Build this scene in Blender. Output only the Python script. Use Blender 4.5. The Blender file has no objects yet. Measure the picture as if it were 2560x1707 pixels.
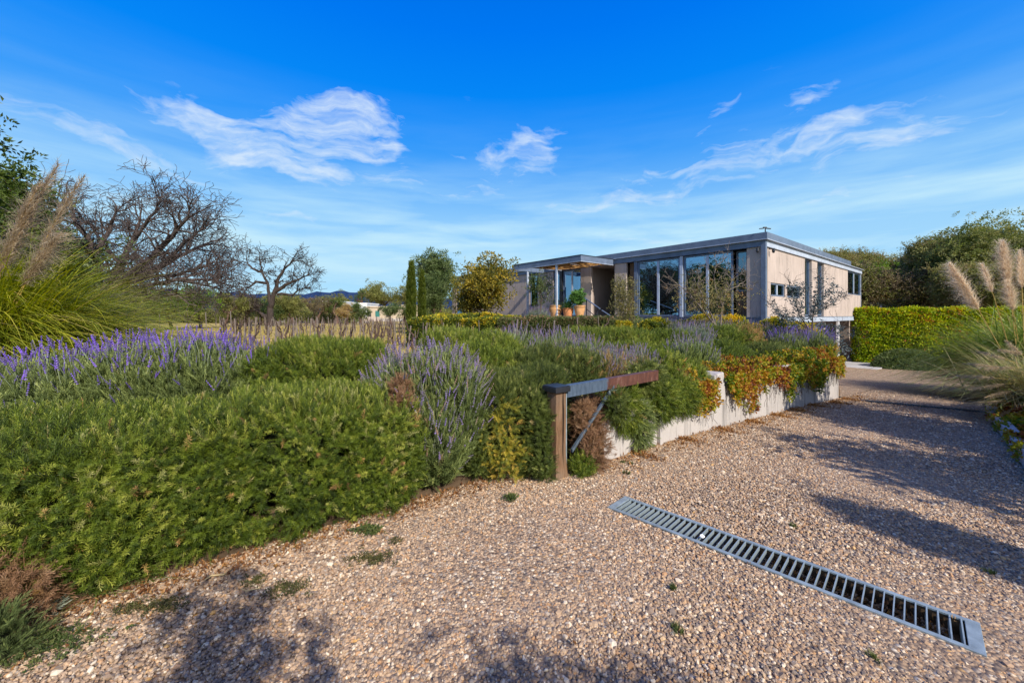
import bpy, math, random
import numpy as np
from mathutils import Vector

R = math.radians
rng = np.random.default_rng(7)
random.seed(7)
scene = bpy.context.scene
COL = scene.collection

# ------------------------------------------------------------------ camera
EYE = 1.6
F, CX, HY = 995.0, 1280.0, 787.0          # focal length, centre and horizon of the 2560 px wide photograph
cam = bpy.data.cameras.new('camera')
camo = bpy.data.objects.new('camera', cam)
COL.objects.link(camo)
camo.location = (0, 0, EYE)
camo.rotation_euler = (R(90), 0, 0)
cam.sensor_width = 36
cam.lens = 36 * F / 2560
cam.shift_y = -66.5 / 2560
cam.clip_start = 0.05
cam.clip_end = 20000
scene.camera = camo

# ------------------------------------------------------------------ light, sky, exposure
SUN_AZ, SUN_EL = 150.0, 36.0              # clockwise from +Y
SD = Vector((math.sin(R(SUN_AZ)) * math.cos(R(SUN_EL)), math.cos(R(SUN_AZ)) * math.cos(R(SUN_EL)), math.sin(R(SUN_EL))))
sun = bpy.data.lights.new('sun', 'SUN')
sun.energy = 3.7
sun.angle = R(0.53)
sun.color = (1.0, 0.93, 0.82)
suno = bpy.data.objects.new('sun', sun)
COL.objects.link(suno)
suno.rotation_euler = SD.to_track_quat('Z', 'Y').to_euler()
suno.location = (0, 0, 50)

scene.view_settings.view_transform = 'Standard'
scene.view_settings.look = 'None'
scene.view_settings.exposure = 0.8
scene.view_settings.gamma = 1
scene.view_settings.use_curve_mapping = False


class NT:
    """small helper around a node tree"""
    def __init__(s, tree):
        s.t = tree
        s.n = tree.nodes
        s.l = tree.links

    def new(s, kind, **kw):
        n = s.n.new(kind)
        for k, v in kw.items():
            setattr(n, k, v)
        return n

    def put(s, sock, v):
        if isinstance(v, bpy.types.NodeSocket):
            s.l.new(v, sock)
        elif isinstance(v, (tuple, list)) and len(v) == 3 and sock.type == 'RGBA':
            sock.default_value = (*v, 1)
        else:
            sock.default_value = v

    def math(s, op, a, b=0.0, c=None, clamp=False):
        n = s.new('ShaderNodeMath', operation=op, use_clamp=clamp)
        s.put(n.inputs[0], a)
        s.put(n.inputs[1], b)
        if c is not None:
            s.put(n.inputs[2], c)
        return n.outputs[0]

    def mix(s, f, a, b, blend='MIX'):
        n = s.new('ShaderNodeMix', data_type='RGBA', blend_type=blend)
        s.put(n.inputs[0], f)
        s.put(n.inputs[6], a)
        s.put(n.inputs[7], b)
        return n.outputs[2]

    def ramp(s, f, stops, interp='LINEAR'):
        n = s.new('ShaderNodeValToRGB')
        n.color_ramp.interpolation = interp
        e = n.color_ramp.elements
        while len(e) < len(stops):
            e.new(0.5)
        for el, (p, c) in zip(e, stops):
            el.position = p
            el.color = (*c, 1) if len(c) == 3 else c
        s.put(n.inputs[0], f)
        return n.outputs[0]

    def noise(s, vec, scale, detail=4, rough=0.55, dist=0.0, out=0):
        n = s.new('ShaderNodeTexNoise')
        if vec is not None:
            s.l.new(vec, n.inputs['Vector'])
        n.inputs['Scale'].default_value = scale
        n.inputs['Detail'].default_value = detail
        n.inputs['Roughness'].default_value = rough
        n.inputs['Distortion'].default_value = dist
        return n.outputs[out]

    def mapping(s, vec, scale=(1, 1, 1), rot=(0, 0, 0), loc=(0, 0, 0)):
        n = s.new('ShaderNodeMapping')
        s.l.new(vec, n.inputs[0])
        n.inputs['Location'].default_value = loc
        n.inputs['Rotation'].default_value = rot
        n.inputs['Scale'].default_value = scale
        return n.outputs[0]


def build_world():
    w = bpy.data.worlds.new('World')
    scene.world = w
    w.use_nodes = True
    t = NT(w.node_tree)
    t.n.clear()
    out = t.new('ShaderNodeOutputWorld')
    bg = t.new('ShaderNodeBackground')
    t.l.new(bg.outputs[0], out.inputs[0])
    sky = t.new('ShaderNodeTexSky', sky_type='NISHITA')
    sky.sun_disc = False
    sky.sun_elevation = R(SUN_EL)
    sky.sun_rotation = R(SUN_AZ)
    sky.altitude = 1900
    sky.air_density = 1.0
    sky.dust_density = 0.3
    sky.ozone_density = 2.0
    tc = t.new('ShaderNodeTexCoord')
    sep = t.new('ShaderNodeSeparateXYZ')
    t.l.new(tc.outputs['Generated'], sep.inputs[0])
    x, y, z = sep.outputs
    az = t.math('ARCTAN2', x, y)
    el = t.math('ARCSINE', z)
    # clear-air colour: the physical sky, deepened
    hs = t.new('ShaderNodeHueSaturation')
    hs.inputs['Hue'].default_value = 0.503
    hs.inputs['Saturation'].default_value = 1.5
    hs.inputs['Value'].default_value = 1.0
    t.l.new(sky.outputs[0], hs.inputs['Color'])
    clear = hs.outputs[0]
    comb = t.new('ShaderNodeCombineXYZ')
    t.l.new(az, comb.inputs[0])
    t.l.new(el, comb.inputs[1])
    ae = comb.outputs[0]
    # warp
    wn = t.new('ShaderNodeTexNoise')
    t.l.new(ae, wn.inputs['Vector'])
    wn.inputs['Scale'].default_value = 5.0
    wn.inputs['Detail'].default_value = 5
    ws = t.new('ShaderNodeSeparateColor')
    t.l.new(wn.outputs['Color'], ws.inputs[0])
    azw = t.math('ADD', az, t.math('MULTIPLY', t.math('SUBTRACT', ws.outputs[0], 0.5), 0.22))
    elw = t.math('ADD', el, t.math('MULTIPLY', t.math('SUBTRACT', ws.outputs[1], 0.5), 0.12))
    cw = t.new('ShaderNodeCombineXYZ')
    t.l.new(azw, cw.inputs[0])
    t.l.new(elw, cw.inputs[1])
    # streaky texture
    st = t.noise(t.mapping(cw.outputs[0], scale=(1.0, 5.0, 1.0), rot=(0, 0, R(-12))), 6.0, 7, 0.56, 0.3)
    st2 = t.noise(t.mapping(cw.outputs[0], scale=(1.0, 3.2, 1.0), rot=(0, 0, R(28))), 22, 7, 0.60, 0.3)
    fine = t.math('ADD', t.math('MULTIPLY', st, 0.62), t.math('MULTIPLY', st2, 0.38))
    fine = t.math('MULTIPLY', t.math('SUBTRACT', fine, 0.34), 2.6, clamp=True)
    # (photo x, y, half width, half height in px, tilt deg, strength)
    clouds = [(820, 340, 200, 85, -18, 1.35), (690, 385, 230, 45, 20, 0.95), (560, 325, 230, 38, 8, 0.8),
              (240, 350, 300, 38, 8, 0.85), (900, 330, 140, 50, 30, 0.8), (760, 415, 60, 40, 30, 0.8),
              (1290, 400, 110, 50, -25, 0.75), (1320, 370, 70, 30, 40, 0.55), (1180, 395, 60, 22, 0, 0.5),
              (2040, 255, 80, 32, -10, 0.8), (1795, 290, 45, 22, -35, 0.7), (2250, 345, 230, 38, -10, 0.95),
              (1960, 380, 280, 42, -10, 0.7), (1650, 440, 230, 45, -12, 0.55), (2060, 340, 90, 25, -22, 0.8),
              (1000, 470, 320, 26, 3, 0.45), (1500, 520, 300, 22, -3, 0.45), (700, 545, 320, 22, 2, 0.45), (2150, 480, 260, 20, -4, 0.4), (150, 450, 260, 22, 4, 0.35), (1700, 600, 400, 16, 0, 0.35), (1290, 190, 150, 40, -20, 0.10), (350, 260, 130, 24, 0, 0.12), (1900, 200, 120, 30, -30, 0.08)]
    tot = None
    for (px, py, hw, hh, tilt, s) in clouds:
        a0 = math.atan((px - CX) / F)
        e0 = math.atan((HY - py) / math.hypot(F, px - CX))
        sc = 1 / (1 + ((px - CX) / F) ** 2)
        ra = hw / F * sc * 1.45
        re = hh / F * math.sqrt(sc) * 1.22
        c, sn = math.cos(R(-tilt)), math.sin(R(-tilt))
        da = t.math('SUBTRACT', azw, a0)
        de = t.math('SUBTRACT', elw, e0)
        u = t.math('DIVIDE', t.math('ADD', t.math('MULTIPLY', da, c), t.math('MULTIPLY', de, sn)), ra)
        v = t.math('DIVIDE', t.math('SUBTRACT', t.math('MULTIPLY', de, c), t.math('MULTIPLY', da, sn)), re)
        r2 = t.math('ADD', t.math('MULTIPLY', u, u), t.math('MULTIPLY', v, v))
        m = t.math('MULTIPLY', t.math('SUBTRACT', 1.0, r2, clamp=True), s)
        tot = m if tot is None else t.math('ADD', tot, m)
    # the same thin cirrus elsewhere in the sky, outside the frame
    gen = t.noise(t.mapping(ae, scale=(1, 2.5, 1), rot=(0, 0, 0.2), loc=(3.1, 1.7, 0)), 2.2, 5, 0.6)
    out_m = t.math('MULTIPLY', t.math('SUBTRACT', t.math('ABSOLUTE', az), 1.0, clamp=True), 0.5)
    tot = t.math('ADD', tot, t.math('MULTIPLY', t.math('MULTIPLY', t.math('SUBTRACT', gen, 0.5, clamp=True), 4), out_m))
    cl = t.math('MULTIPLY', t.math('SUBTRACT', t.math('ADD', t.math('MINIMUM', t.math('MULTIPLY', tot, 0.72), 0.70), t.math('MULTIPLY', fine, 1.0)), 0.76, clamp=True), 1.12, clamp=True)
    cl = t.math('MULTIPLY', cl, t.math('MULTIPLY', tot, 3.5, clamp=True))
    # low veil of thin streaks above the horizon
    veil = t.ramp(el, [(0.0, (1, 1, 1)), (0.12, (0.97, 0.97, 0.97)), (0.20, (0.92, 0.92, 0.92)), (0.29, (0.42, 0.42, 0.42)), (0.38, (0.10, 0.10, 0.10)), (0.5, (0, 0, 0))])
    bands = t.noise(t.mapping(ae, scale=(0.9, 6.5, 1), rot=(0, 0, R(-3))), 3.4, 6, 0.55, 0.25)
    bands = t.math('ADD', t.math('MULTIPLY', t.math('SUBTRACT', bands, 0.38, clamp=True), 1.9), 0.60)
    vm = t.math('MULTIPLY', veil, bands, clamp=True)
    k = 6.2       # colours below are in picture terms; the Background strength divides by k
    deep = t.ramp(t.math('MULTIPLY', el, 1.0, clamp=True), [(0.0, (0.30, 0.68, 0.96)), (0.20, (0.05, 0.42, 0.98)), (0.42, (0.003, 0.285, 0.98)), (0.62, (0.0, 0.19, 0.92)), (1.0, (0.0, 0.08, 0.6))])
    sc = t.new('ShaderNodeVectorMath', operation='SCALE')
    t.l.new(deep, sc.inputs[0])
    sc.inputs['Scale'].default_value = k
    base = t.mix(0.93, clear, sc.outputs[0])
    c1 = t.mix(vm, base, (0.54 * k, 0.82 * k, 0.98 * k))
    c2 = t.mix(cl, c1, (0.74 * k, 0.86 * k, 0.98 * k))
    # paler sky around the sun, behind the camera
    dp = t.new('ShaderNodeVectorMath', operation='DOT_PRODUCT')
    t.l.new(tc.outputs['Generated'], dp.inputs[0])
    dp.inputs[1].default_value = tuple(SD)
    glow = t.math('MULTIPLY', t.math('POWER', t.math('MAXIMUM', dp.outputs['Value'], 0.0), 2.2), 0.45, clamp=True)
    c2 = t.mix(glow, c2, (1.25 * k, 1.25 * k, 1.2 * k))
    t.l.new(c2, bg.inputs[0])
    bg.inputs[1].default_value = 0.093
build_world()

# ------------------------------------------------------------------ helpers: objects
def link(o, parent=None):
    COL.objects.link(o)
    if parent is not None:
        o.parent = parent
    return o


def tag(o, label=None, cat=None, group=None, kind=None):
    if label:
        o['label'] = label
    if cat:
        o['category'] = cat
    if group:
        o['group'] = group
    if kind:
        o['kind'] = kind
    return o


def thing(name, label, cat, loc=(0, 0, 0), group=None):
    o = bpy.data.objects.new(name, None)
    o.empty_display_size = 0.2
    link(o)
    o.location = loc
    return tag(o, label, cat, group)


def copy_tree(o, parent=None):
    c = o.copy()
    link(c, parent)
    for ch in list(o.children):
        copy_tree(ch, c)
    return c


def origin_of(parent):
    p = Vector((0, 0, 0))
    while parent is not None:
        p += parent.location
        parent = parent.parent
    return p


class MB:
    """collects shapes in world space; build() links them as one mesh object"""
    def __init__(s):
        s.v, s.f = [], []

    def add(s, vs, fs):
        b = len(s.v)
        s.v += [tuple(q) for q in vs]
        s.f += [tuple(i + b for i in q) for q in fs]
        return s

    def frame_box(s, o, ax, ay, az, bev=0.0):
        """box from corner o along three vectors"""
        o, ax, ay, az = Vector(o), Vector(ax), Vector(ay), Vector(az)
        vs = [o, o + ax, o + ax + ay, o + ay, o + az, o + ax + az, o + ax + ay + az, o + ay + az]
        fs = [(0, 3, 2, 1), (4, 5, 6, 7), (0, 1, 5, 4), (1, 2, 6, 5), (2, 3, 7, 6), (3, 0, 4, 7)]
        if ax.cross(ay).dot(az) < 0:
            fs = [q[::-1] for q in fs]
        return s.add(vs, fs)

    def box(s, x0, x1, y0, y1, z0, z1):
        return s.frame_box((x0, y0, z0), (x1 - x0, 0, 0), (0, y1 - y0, 0), (0, 0, z1 - z0))

    def tube(s, pts, rad, k=8, cap=True):
        pts = [Vector(p) for p in pts]
        if not hasattr(rad, '__len__'):
            rad = [rad] * len(pts)
        b = len(s.v)
        up = Vector((0.13, 0.21, 0.97))
        for i, p in enumerate(pts):
            d = (pts[min(i + 1, len(pts) - 1)] - pts[max(i - 1, 0)])
            if d.length < 1e-9:
                d = Vector((0, 0, 1))
            d.normalize()
            u = d.cross(up)
            if u.length < 0.1:
                u = d.cross(Vector((1, 0, 0)))
            u.normalize()
            w = d.cross(u)
            for j in range(k):
                a = 2 * math.pi * j / k
                s.v.append(tuple(p + (u * math.cos(a) + w * math.sin(a)) * rad[i]))
        for i in range(len(pts) - 1):
            for j in range(k):
                a, c = b + i * k + j, b + i * k + (j + 1) % k
                s.f.append((a, c, c + k, a + k))
        if cap:
            s.f.append(tuple(b + j for j in range(k))[::-1])
            s.f.append(tuple(b + (len(pts) - 1) * k + j for j in range(k)))
        return s

    def lathe(s, prof, c, k=28, sx=1, sy=1):
        b = len(s.v)
        for (r, z) in prof:
            for j in range(k):
                a = 2 * math.pi * j / k
                s.v.append((c[0] + r * sx * math.cos(a), c[1] + r * sy * math.sin(a), c[2] + z))
        for i in range(len(prof) - 1):
            for j in range(k):
                a, d = b + i * k + j, b + i * k + (j + 1) % k
                s.f.append((a, d, d + k, a + k))
        s.f.append(tuple(b + j for j in range(k))[::-1])
        s.f.append(tuple(b + (len(prof) - 1) * k + j for j in range(k)))
        return s

    def build(s, name, mat, parent=None, label=None, smooth=False, bevel=0.0, kind=None):
        off = origin_of(parent)
        me = bpy.data.meshes.new(name)
        me.from_pydata([(a - off.x, b - off.y, c - off.z) for (a, b, c) in s.v], [], s.f)
        if mat:
            me.materials.append(mat)
        if smooth:
            me.polygons.foreach_set('use_smooth', [True] * len(me.polygons))
        o = bpy.data.objects.new(name, me)
        link(o, parent)
        if bevel:
            m = o.modifiers.new('edge', 'BEVEL')
            m.width = bevel
            m.segments = 2
            m.limit_method = 'ANGLE'
        if label:
            o['label'] = label
        if kind:
            o['kind'] = kind
        return o


def mesh_np(name, V, Fq, mat, parent=None, smooth=False, tint=None, kind=None, label=None, linked=True):
    """large mesh from numpy arrays; Fq (n, 3 or 4)"""
    V = np.asarray(V, dtype=np.float64).reshape(-1, 3)
    off = origin_of(parent)
    V = V - np.array(off)
    Fq = np.asarray(Fq, dtype=np.int32)
    me = bpy.data.meshes.new(name)
    me.vertices.add(len(V))
    me.vertices.foreach_set('co', V.astype(np.float32).ravel())
    k = Fq.shape[1]
    me.loops.add(Fq.size)
    me.loops.foreach_set('vertex_index', Fq.ravel())
    me.polygons.add(len(Fq))
    me.polygons.foreach_set('loop_start', np.arange(0, Fq.size, k, dtype=np.int32))
    me.polygons.foreach_set('loop_total', np.full(len(Fq), k, dtype=np.int32))
    if smooth:
        me.polygons.foreach_set('use_smooth', np.ones(len(Fq), dtype=bool))
    me.update(calc_edges=True)
    if tint is not None:
        a = me.attributes.new('tint', 'FLOAT', 'POINT')
        a.data.foreach_set('value', np.asarray(tint, dtype=np.float32))
    mats = mat if isinstance(mat, (list, tuple)) else [mat]
    for m in mats:
        me.materials.append(m)
    o = bpy.data.objects.new(name, me)
    if linked:
        link(o, parent)
    if kind:
        o['kind'] = kind
    if label:
        o['label'] = label
    return o


def segs_mesh(name, S, k, mat, parent=None, kind=None):
    """S: list of (p0, p1, r0, r1) -> one mesh of k-sided tapered tubes"""
    if not S:
        return None
    A = np.array([list(a) + list(b) + [r0, r1] for (a, b, r0, r1) in S])
    p0, p1, r0, r1 = A[:, :3], A[:, 3:6], A[:, 6], A[:, 7]
    d = p1 - p0
    L = np.linalg.norm(d, axis=1, keepdims=True) + 1e-9
    d = d / L
    ref = np.where(np.abs(d[:, 2:3]) > 0.9, np.array([[1.0, 0, 0]]), np.array([[0, 0, 1.0]]))
    u = np.cross(d, ref)
    u /= np.linalg.norm(u, axis=1, keepdims=True)
    w = np.cross(d, u)
    p1 = p1 + d * r1[:, None] * 0.6
    n = len(S)
    V = np.zeros((n, 2 * k, 3))
    for j in range(k):
        a = 2 * math.pi * j / k
        q = u * math.cos(a) + w * math.sin(a)
        V[:, j] = p0 + q * r0[:, None]
        V[:, k + j] = p1 + q * r1[:, None]
    base = (np.arange(n) * 2 * k)[:, None]
    faces = []
    for j in range(k):
        jn = (j + 1) % k
        faces.append(np.concatenate([base + j, base + k + j, base + k + jn, base + jn], axis=1))
    Fq = np.stack(faces, axis=1).reshape(-1, 4)
    return mesh_np(name, V.reshape(-1, 3), Fq, mat, parent, smooth=True, kind=kind)


# ------------------------------------------------------------------ materials
def new_mat(name):
    m = bpy.data.materials.new(name)
    m.use_nodes = True
    t = NT(m.node_tree)
    t.n.clear()
    t.out = t.new('ShaderNodeOutputMaterial')
    return m, t


def principled(t, col, rough=0.6, metal=0.0, spec=0.4, normal=None):
    b = t.new('ShaderNodeBsdfPrincipled')
    t.put(b.inputs['Base Color'], col)
    t.put(b.inputs['Roughness'], rough)
    t.put(b.inputs['Metallic'], metal)
    b.inputs['Specular IOR Level'].default_value = spec
    if normal is not None:
        t.l.new(normal, b.inputs['Normal'])
    return b.outputs[0]


def bump(t, h, strength=0.4, dist=0.01):
    b = t.new('ShaderNodeBump')
    b.inputs['Strength'].default_value = strength
    b.inputs['Distance'].default_value = dist
    t.l.new(h, b.inputs['Height'])
    return b.outputs[0]


def objc(t):
    return t.new('ShaderNodeTexCoord').outputs['Object']


def pos(t):
    return t.new('ShaderNodeNewGeometry').outputs['Position']


def mat_plain(name, col, rough=0.6, metal=0.0, var=0.25, scale=6.0, spec=0.4, bumps=0.15):
    m, t = new_mat(name)
    p = objc(t)
    n = t.noise(p, scale, 6, 0.6)
    dark = tuple(c * (1 - var) for c in col)
    lite = tuple(min(1, c * (1 + var)) for c in col)
    c = t.ramp(n, [(0.3, dark), (0.7, lite)])
    nb = bump(t, t.noise(p, scale * 12, 4, 0.6), bumps, 0.004)
    t.l.new(principled(t, c, rough, metal, spec, nb), t.out.inputs[0])
    return m


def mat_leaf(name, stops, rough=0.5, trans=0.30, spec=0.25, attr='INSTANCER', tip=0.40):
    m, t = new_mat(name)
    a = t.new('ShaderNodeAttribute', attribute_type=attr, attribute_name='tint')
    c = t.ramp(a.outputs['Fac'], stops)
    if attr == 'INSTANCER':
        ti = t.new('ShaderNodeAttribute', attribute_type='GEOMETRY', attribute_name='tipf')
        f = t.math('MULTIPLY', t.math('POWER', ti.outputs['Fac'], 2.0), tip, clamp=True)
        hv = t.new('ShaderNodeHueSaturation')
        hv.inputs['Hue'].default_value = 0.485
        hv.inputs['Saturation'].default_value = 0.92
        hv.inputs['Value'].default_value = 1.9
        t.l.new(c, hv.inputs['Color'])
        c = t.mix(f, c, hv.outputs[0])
    p = principled(t, c, rough, 0, spec)
    tr = t.new('ShaderNodeBsdfTranslucent')
    hs = t.new('ShaderNodeHueSaturation')
    hs.inputs['Saturation'].default_value = 1.15
    hs.inputs['Value'].default_value = 1.5
    t.l.new(c, hs.inputs['Color'])
    t.l.new(hs.outputs[0], tr.inputs[0])
    mx = t.new('ShaderNodeMixShader')
    mx.inputs[0].default_value = trans
    t.l.new(p, mx.inputs[1])
    t.l.new(tr.outputs[0], mx.inputs[2])
    t.l.new(mx.outputs[0], t.out.inputs[0])
    return m


def mat_bark(name, col, scale=9.0):
    m, t = new_mat(name)
    p = t.mapping(objc(t), scale=(1, 1, 0.25))
    n = t.noise(p, scale, 7, 0.65)
    c = t.ramp(n, [(0.25, tuple(q * 0.35 for q in col)), (0.55, col), (0.8, tuple(min(1, q * 1.6) for q in col))])
    t.l.new(principled(t, c, 0.85, 0, 0.15, bump(t, n, 0.8, 0.03)), t.out.inputs[0])
    return m


def mat_concrete(name, col, seam=True, streak=0.5, board=0.0):
    m, t = new_mat(name)
    p = pos(t)
    big = t.noise(p, 0.9, 5, 0.6)
    st = t.noise(t.mapping(p, scale=(1, 1, 0.1)), 9, 6, 0.7)
    st2 = t.noise(t.mapping(p, scale=(1, 1, 0.05)), 3.2, 5, 0.7)
    fine = t.noise(p, 40, 6, 0.7)
    c = t.ramp(big, [(0.3, tuple(q * 0.86 for q in col)), (0.7, tuple(min(1, q * 1.1) for q in col))])
    c = t.mix(t.math('MULTIPLY', t.math('SUBTRACT', st, 0.53, clamp=True), 5 * streak, clamp=True), c, tuple(q * 0.5 for q in col))
    c = t.mix(t.math('MULTIPLY', t.math('SUBTRACT', st2, 0.56, clamp=True), 4 * streak, clamp=True), c, tuple(q * 0.48 for q in col))
    c = t.mix(t.math('MULTIPLY', t.math('SUBTRACT', fine, 0.55, clamp=True), 1.3, clamp=True), c, tuple(q * 0.6 for q in col))
    h = t.math('ADD', fine, st)
    t.l.new(principled(t, c, 0.85, 0, 0.2, bump(t, h, 0.35, 0.01)), t.out.inputs[0])
    return m


M = {}
M['concrete'] = mat_concrete('house_concrete', (0.455, 0.375, 0.325), streak=1.0)
M['concrete_dark'] = mat_concrete('shaded_concrete', (0.27, 0.215, 0.185))  # darker copy of the house concrete, recess shade put into its colour
M['white_wall'] = mat_concrete('retaining_wall_render', (0.44, 0.405, 0.38), streak=1.6)
M['kerb'] = mat_concrete('kerb_concrete', (0.42, 0.40, 0.39), streak=0.3)
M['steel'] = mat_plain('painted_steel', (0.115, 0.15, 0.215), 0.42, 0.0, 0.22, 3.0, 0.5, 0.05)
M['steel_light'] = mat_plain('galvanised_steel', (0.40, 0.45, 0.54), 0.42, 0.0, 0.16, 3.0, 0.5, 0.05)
M['grate'] = mat_plain('grate_steel', (0.27, 0.325, 0.35), 0.45, 0.25, 0.3, 12.0, 0.5, 0.2)
M['black'] = mat_plain('black_metal', (0.02, 0.022, 0.028), 0.4, 0.0, 0.3, 5.0, 0.5)
M['white'] = mat_plain('white_paint', (0.8, 0.8, 0.8), 0.7, 0.0, 0.06, 2.0, 0.3)
M['tan'] = mat_plain('tan_render', (0.46, 0.37, 0.27), 0.8, 0.0, 0.12, 1.0, 0.2)
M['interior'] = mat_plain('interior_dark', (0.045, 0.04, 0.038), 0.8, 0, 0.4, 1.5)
M['slat'] = mat_plain('blind_slat', (0.72, 0.70, 0.60), 0.6, 0, 0.2, 2)
M['reed'] = mat_plain('canopy_reed', (0.40, 0.22, 0.07), 0.8, 0, 0.55, 9)
M['terracotta'] = mat_plain('terracotta', (0.50, 0.21, 0.085), 0.75, 0, 0.22, 5, 0.25)
M['terracotta_pale'] = mat_plain('pale_terracotta', (0.52, 0.28, 0.12), 0.75, 0, 0.25, 5, 0.25)
M['soil'] = mat_plain('soil', (0.10, 0.066, 0.04), 0.95, 0, 0.5, 7, 0.1, 0.8)
M['core'] = mat_plain('shaded_core', (0.022, 0.026, 0.012), 0.95, 0, 0.6, 25, 0.05, 0.8)  # filler core, its near-black colour carries the shade inside the foliage
M['core_brown'] = mat_plain('brown_stems', (0.05, 0.033, 0.02), 0.95, 0, 0.6, 25, 0.05, 0.8)
M['bark'] = mat_bark('bark_grey_brown', (0.12, 0.075, 0.055))
M['bark_grey'] = mat_bark('bark_pale', (0.22, 0.18, 0.15))
M['bark_dark'] = mat_bark('bark_dark', (0.088, 0.068, 0.060))
M['bark_black'] = mat_bark('bark_blackish', (0.055, 0.042, 0.036))
M['stake'] = mat_bark('weathered_stake', (0.19, 0.155, 0.135), 20)
M['vine'] = mat_bark('vine_bark', (0.10, 0.068, 0.055), 20)
M['mud'] = mat_plain('teal_shutter', (0.03, 0.16, 0.14), 0.6)


def mat_timber():
    m, t = new_mat('weathered_timber')
    p = objc(t)
    g = t.noise(t.mapping(p, scale=(1, 1, 0.06)), 55, 8, 0.7, 0.6)
    b = t.noise(p, 3.0, 4)
    c = t.ramp(g, [(0.28, (0.035, 0.018, 0.010)), (0.48, (0.17, 0.095, 0.052)), (0.75, (0.27, 0.17, 0.10))])
    c = t.mix(t.math('MULTIPLY', t.math('SUBTRACT', b, 0.45, clamp=True), 2, clamp=True), c, (0.21, 0.165, 0.125))
    cr = t.new('ShaderNodeTexNoise')
    t.l.new(t.mapping(p, scale=(1, 1, 0.03)), cr.inputs['Vector'])
    cr.inputs['Scale'].default_value = 22
    crack = t.math('MULTIPLY', t.math('SUBTRACT', cr.outputs[0], 0.63, clamp=True), 14, clamp=True)
    c = t.mix(crack, c, (0.02, 0.012, 0.008))
    t.l.new(principled(t, c, 0.85, 0, 0.15, bump(t, g, 0.7, 0.01)), t.out.inputs[0])
    return m
M['timber'] = mat_timber()


def mat_rust_beam():
    m, t = new_mat('rusty_painted_steel')
    p = objc(t)
    sep = t.new('ShaderNodeSeparateXYZ')
    t.l.new(p, sep.inputs[0])
    n = t.noise(p, 9, 6, 0.65)
    n2 = t.noise(t.mapping(p, scale=(1, 1, 0.25)), 26, 6, 0.7)
    along = t.math('ADD', sep.outputs[0], t.math('MULTIPLY', t.math('SUBTRACT', n, 0.5), 0.12))
    f = t.math('MULTIPLY', t.math('SUBTRACT', along, 0.46), 40, clamp=True)
    blue = t.ramp(n2, [(0.3, (0.035, 0.055, 0.085)), (0.7, (0.10, 0.14, 0.20))])
    rust = t.ramp(n2, [(0.3, (0.05, 0.022, 0.018)), (0.55, (0.12, 0.048, 0.034)), (0.78, (0.24, 0.16, 0.13))])
    t.l.new(principled(t, t.mix(f, blue, rust), 0.55, 0.1, 0.4, bump(t, n2, 0.25, 0.004)), t.out.inputs[0])
    return m
M['rust'] = mat_rust_beam()


def mat_glass(name, tint=(0.55, 0.62, 0.62), refl=0.40, rough=0.0):
    m, t = new_mat(name)
    tr = t.new('ShaderNodeBsdfTransparent')
    tr.inputs[0].default_value = (*tint, 1)
    gl = t.new('ShaderNodeBsdfGlossy')
    gl.inputs['Color'].default_value = (0.42, 0.66, 0.90, 1)  # deep blue of the mirrored sky put into the gloss colour
    gl.inputs['Roughness'].default_value = rough
    fr = t.new('ShaderNodeFresnel')
    fr.inputs['IOR'].default_value = 1.5
    f = t.math('ADD', t.math('MULTIPLY', fr.outputs[0], 0.8), refl, clamp=True)
    mx = t.new('ShaderNodeMixShader')
    t.l.new(f, mx.inputs[0])
    t.l.new(tr.outputs[0], mx.inputs[1])
    t.l.new(gl.outputs[0], mx.inputs[2])
    t.l.new(mx.outputs[0], t.out.inputs[0])
    return m
M['glass'] = mat_glass('window_glass')
M['glass_green'] = mat_glass('corner_glass', (0.40, 0.52, 0.46), 0.20)


def mat_gravel_base(name, far=False):
    m, t = new_mat(name)
    p = pos(t)
    vo = t.new('ShaderNodeTexVoronoi')
    t.l.new(p, vo.inputs['Vector'])
    vo.inputs['Scale'].default_value = 46
    sc = t.new('ShaderNodeSeparateColor')
    t.l.new(vo.outputs['Color'], sc.inputs[0])
    c = t.ramp(sc.outputs[0], PEB, 'LINEAR')
    big = t.noise(p, 0.9, 5, 0.6)
    c = t.mix(t.math('MULTIPLY', t.math('SUBTRACT', big, 0.42, clamp=True), 1.4, clamp=True), c, (0.36, 0.245, 0.17))
    mot = t.noise(p, 14, 6, 0.75)
    c = t.mix(t.math('MULTIPLY', t.math('SUBTRACT', mot, 0.5, clamp=True), 3.2, clamp=True), c, (0.17, 0.115, 0.085))
    c = t.mix(t.math('MULTIPLY', t.math('SUBTRACT', 0.45, mot, clamp=True), 3.0, clamp=True), c, (0.55, 0.43, 0.33))
    edge = t.math('MULTIPLY', t.math('SUBTRACT', 1.0, vo.outputs['Distance']), 1.0)
    dk = t.math('MULTIPLY', t.math('SUBTRACT', vo.outputs['Distance'], 0.45, clamp=True), 1.8, clamp=True)
    c = t.mix(dk, c, (0.10, 0.07, 0.055))
    t.l.new(principled(t, c, 0.85, 0, 0.2, bump(t, edge, 0.9, 0.012)), t.out.inputs[0])
    return m


PEB = [(0.0, (0.110, 0.094, 0.085)), (0.14, (0.193, 0.141, 0.101)), (0.3, (0.288, 0.191, 0.119)), (0.48, (0.382, 0.262, 0.161)),
       (0.63, (0.487, 0.347, 0.219)), (0.76, (0.413, 0.216, 0.088)), (0.84, (0.236, 0.207, 0.181)), (0.91, (0.560, 0.447, 0.317)), (0.97, (0.749, 0.638, 0.477)), (1.0, (0.508, 0.277, 0.071))]
M['gravel_base'] = mat_gravel_base('gravel_bed')


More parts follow.
